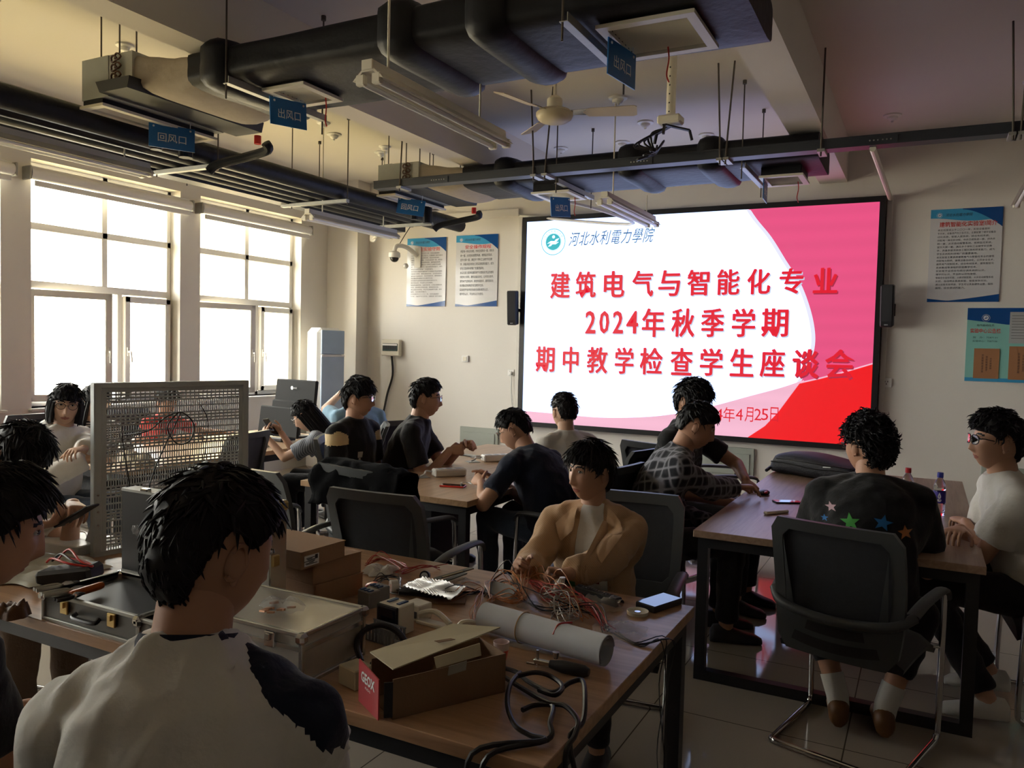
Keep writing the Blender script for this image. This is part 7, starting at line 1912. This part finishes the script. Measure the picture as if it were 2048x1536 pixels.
# ---------------------------------------------------------------- right hand table
mo = thing('mouse', 'black computer mouse with red glow under the hand', 'mouse', T(1528, 985)); MB().ell(T(1528, 985, TZ + .012), (.034, .055, .018), 18, 10).build('shell', m_black, mo); MB().ell(T(1532, 985, TZ + .026), (.012, .03, .008), 12, 8).build('red_light', m_red, mo)
phone('dark phone in front of the man with stars on his back', T(1574, 1005), 60)
vp = thing('power_bank', 'slim cream power bank on the right hand table', 'power bank', T(1545, 1026)); MB().bar(T(1530, 1026, TZ + .009), T(1575, 1022, TZ + .009), .03, .016, ch=.005).build('body', m_cream, vp)
bg_ = thing('laptop_bag', 'flat black laptop bag lying at the far end of the right table', 'bag', T(1595, 960))
ba, bb_ = V3(-.93, 6.15, TZ), V3(-.28, 5.82, TZ); bd = unit(bb_ - ba); bs = np.cross(V3(0, 0, 1), bd); mb = MB(); rings = []
for u in np.linspace(0, 1, 16):
    e = min(1, min(u, 1 - u) / .12); e = math.sqrt(max(.02, 1 - (1 - e) ** 2)); hgt = (.145 + .02 * math.sin(u * 5)) * (.55 + .45 * e)
    ring = []
    for q in np.linspace(0, 2 * math.pi, 26, endpoint=False):
        a_, b_ = math.cos(q), math.sin(q); k = (abs(a_) ** 3.5 + abs(b_) ** 3.5) ** (-1 / 3.5)
        ring.append(ba + (bb_ - ba) * u + bs * .17 * a_ * k * (.7 + .3 * e) + V3(0, 0, hgt / 2 + hgt / 2 * b_ * k * (1 + .05 * mnoise.noise(Vector((u * 6, q * 2, 1))))))
    rings.append(ring)
m_nyl = M('black_nylon', (.014, .014, .020), .6, bump=.4, bscale=120)
mb.loft(rings); mb.build('body', m_nyl, bg_, smooth=60)
mb = MB(); mb.tube([ba + (bb_ - ba) * u - bs * .172 + V3(0, 0, .085 + .006 * math.sin(u * 9)) for u in np.linspace(.05, .95, 14)], .005, 6); mb.tube([ba + (bb_ - ba) * u - bs * .165 + V3(0, 0, .115) for u in np.linspace(.1, .9, 14)], .004, 6); mb.build('zip', m_black, bg_)
MB().tube(sm([ba + bd * .0 + V3(0, 0, .09), ba - bd * .05 + V3(0, -.05, .05), ba + bd * .02 - bs * .2 + V3(0, 0, .02)]), .012, 8).build('strap', m_nyl, bg_); MB().bar(ba + (bb_ - ba) * .62 - bs * .168 + V3(0, 0, .10), ba + (bb_ - ba) * .70 - bs * .168 + V3(0, 0, .105), .004, .006).build('badge', m_badge_white, bg_, smooth=0)
m_pet = M('clear_bottle', (.92, .94, .95), .03, trans=1.0, ior=1.33, var=0)
m_water = M('water', (.95, .97, .97), .0, trans=1.0, ior=1.33, var=0)
def bottle(label, c, cap, lab):
    t_ = thing('water_bottle', label, 'bottle', c, group='water bottles on the right table')
    pr_ = [(.001, .002), (.026, .0), (.031, .006), (.031, .02), (.029, .026), (.031, .032), (.029, .044), (.031, .05), (.029, .062), (.031, .068), (.031, .135), (.029, .14), (.031, .146), (.030, .165), (.024, .185), (.014, .203), (.0125, .21), (.0125, .222)]
    MB().lathe(pr_, c, 28).build('bottle', m_pet, t_)
    MB().lathe([(.001, .2225), (.0150, .2225), (.0155, .2085), (.0158, .2085), (.0158, .224), (.0152, .236), (.001, .237)], c, 22).build('cap', cap, t_)
    if lab:
        MB().lathe([(.0316, .070), (.0318, .071), (.0318, .133), (.0316, .134)], c, 28, cap=False).build('label', lab, t_)
        mb = MB(); to = unit(V3(EYE[0] - c[0], EYE[1] - c[1], 0)); sd_ = np.cross(V3(0, 0, 1), to)
        drop = [(0, .026), (.006, .012), (.0085, .002), (.005, -.008), (-.005, -.008), (-.0085, .002), (-.006, .012)]
        for ox, oz in ((0, .104), (0, .086)):
            mb.add([np.array(c) + V3(0, 0, oz + y) + to * math.sqrt(max(0, .0324 ** 2 - x * x)) + sd_ * (x - .006 * 0) for x, y in (drop if ox == 0 and oz > .1 else [(.011 * math.cos(q), .008 * math.sin(q)) for q in np.linspace(0, 6.28, 10)])], [list(range(7 if oz > .1 else 10))])
        mb.build('label_drop', m_badge_white, t_, smooth=0)
    return t_
bottle('water bottle with a blue cap and violet label on the right table', T(1877, 1030), M('blue_cap', (.03, .04, .35), .4), M('violet_label', (.05, .03, .32), .35))
bottle('water bottle with a red cap behind the shoulder with stars', T(1813, 1018), M('red_cap', (.50, .02, .03), .4), None)
b_ = thing('plastic_bag', 'small crumpled clear bag near the right edge of the right table', 'bag', T(1868, 1072)); crumple(T(1868, 1072), .07, .07, .035, 41, 18).build('film', m_clear, b_, smooth=0)
# ---------------------------------------------------------------- window table
m_mon = M('monitor_grey', (.022, .023, .024), .7, spec=.2)
mn = thing('monitor', 'black monitor seen from behind with a white round logo on the window table', 'monitor', (-5.12, 5.55, TZ), R(-8))
MB().box((0, 0, .36), (.56, .035, .33), rotx(R(-6)), ch=.01).build('back_shell', m_mon, mn, world=False); MB().box((0, -.04, .27), (.54, .05, .13), rotx(R(-6)), ch=.015).build('lower_bulge', m_mon, mn, world=False)
mb = MB(); mb.box((0, .02, .12), (.07, .03, .24), ch=.006); mb.box((0, 0, .008), (.24, .18, .014), ch=.005); mb.build('stand', m_black, mn, world=False)
lg_ = MB().add([(.018 * math.cos(q) - .02, -.0225, .45 + .018 * math.sin(q)) for q in np.linspace(0, 6.28, 18, endpoint=False)], [list(range(18))]); tb = fit_text('AOC', .045, .014); tb.v = [V3(p[0] + .025, -.0225, p[1] + .45) for p in tb.v]; 
lg_.v = [V3(p[0], -.029, p[2]) for p in lg_.v]; tb.v = [V3(p[0], -.029, p[2]) for p in tb.v]; lg_.merge(tb); lg_.build('logo', m_badge_white, mn, world=False, smooth=0)
mn2 = thing('monitor', 'second dark screen in front of the monitor with the round logo', 'monitor', (-5.0, 5.22, TZ), R(-8))
MB().box((0, 0, .17), (.54, .03, .26), rotx(R(-8)), ch=.01).build('back_shell', m_mon, mn2, world=False); MB().box((0, .02, .02), (.2, .16, .03), ch=.006).build('stand', m_black, mn2, world=False)
cbg = thing('cloth_bag', 'cream cloth bag lying on the window table by the phone', 'bag', T(560, 872)); crumple(V3(-4.85, 4.75, TZ), .12, .16, .07, 31, 16, .6).build('bag', M('cream_cloth', (.55, .48, .36), .85), cbg, smooth=60)
c_ = V3(-4.75, 3.62, TZ); cb2 = thing('cloth_bag', 'cream cloth bag beside the crossed arms of the white hoodie', 'bag', c_); crumple(c_, .13, .10, .10, 33, 14, .6).build('bag', M('cream_cloth_bag', (.55, .47, .32), .85), cb2, smooth=60)
# phones in hands
def held(label, c, nrm, along_, mat=m_black):
    t_ = thing('phone', label, 'phone', c, group='phones held in hands'); n_ = unit(nrm); a_ = unit(np.array(along_) - n_ * (np.array(along_) @ n_)); Tm = np.stack([np.cross(a_, n_), a_, n_], 1)
    MB().box((0, 0, 0), (.076, .16, .009), Tm, ch=.0035).build('body', mat, t_, world=False); MB().box((0, 0, 0), (.07, .15, .0008), Tm).merge(MB()).build('screen', m_scr, t_, world=False, smooth=0)
    t_.children[1].location = [float(q) for q in n_ * .0050]
held('phone held low by the man in the cream floral shirt', ph3 + V3(.01, .02, .03), (-.55, -.15, .9), (.9, .35, .45))
held('phone held by the woman in the striped blouse', ph7 + V3(.0, .0, .01), (.75, .1, .6), (-.5, -.1, .75), m_grey)
# black jacket hung over a chair back
jk = thing('jacket', 'black jacket thrown over a chair at the end of the long table', 'jacket', (-2.66, 3.32, .95))
vs = []; K = 22
jd = V3(math.cos(R(12)), -math.sin(R(12)), 0); jn = V3(jd[1], -jd[0], 0); jn = V3(-math.sin(R(12)), -math.cos(R(12)), 0)
for i in range(K + 1):
    for j in range(K + 1):
        u, v = i / K * 2 - 1, j / K * 2 - 1
        w_ = .34 + .03 * mnoise.noise(Vector((u * 3, v * 3, 2)))
        y = v * .30; drop = max(0, abs(y) - .045); z = .985 - drop * .92 + .02 * mnoise.noise(Vector((u * 6, v * 4, 7))) - .05 * max(0, abs(u) - .65)
        yy = math.copysign(min(abs(y), .06 + .04 * abs(v)), y)
        vs.append(V3(-2.60, 3.33, z) + jd * (u * w_) + jn * (yy + .035 * mnoise.noise(Vector((u * 4, v * 3, 3)))))
mb = MB().add(vs, [[j * (K + 1) + i, j * (K + 1) + i + 1, (j + 1) * (K + 1) + i + 1, (j + 1) * (K + 1) + i] for j in range(K) for i in range(K)])
jo = mb.build('cloth', M('black_jacket_cloth', (.004, .004, .0045), .95, bump=.3, bscale=60, spec=.05), jk, smooth=70); sld = jo.modifiers.new('thickness', 'SOLIDIFY'); sld.thickness = .012
bb2 = thing('brown_bag', 'brown leather bag strap beside the dark figure at the lower left', 'bag', T(25, 1225)); crumple(T(20, 1232), .07, .05, .07, 51, 14, .7).build('leather', m_darkbr, bb2, smooth=60)
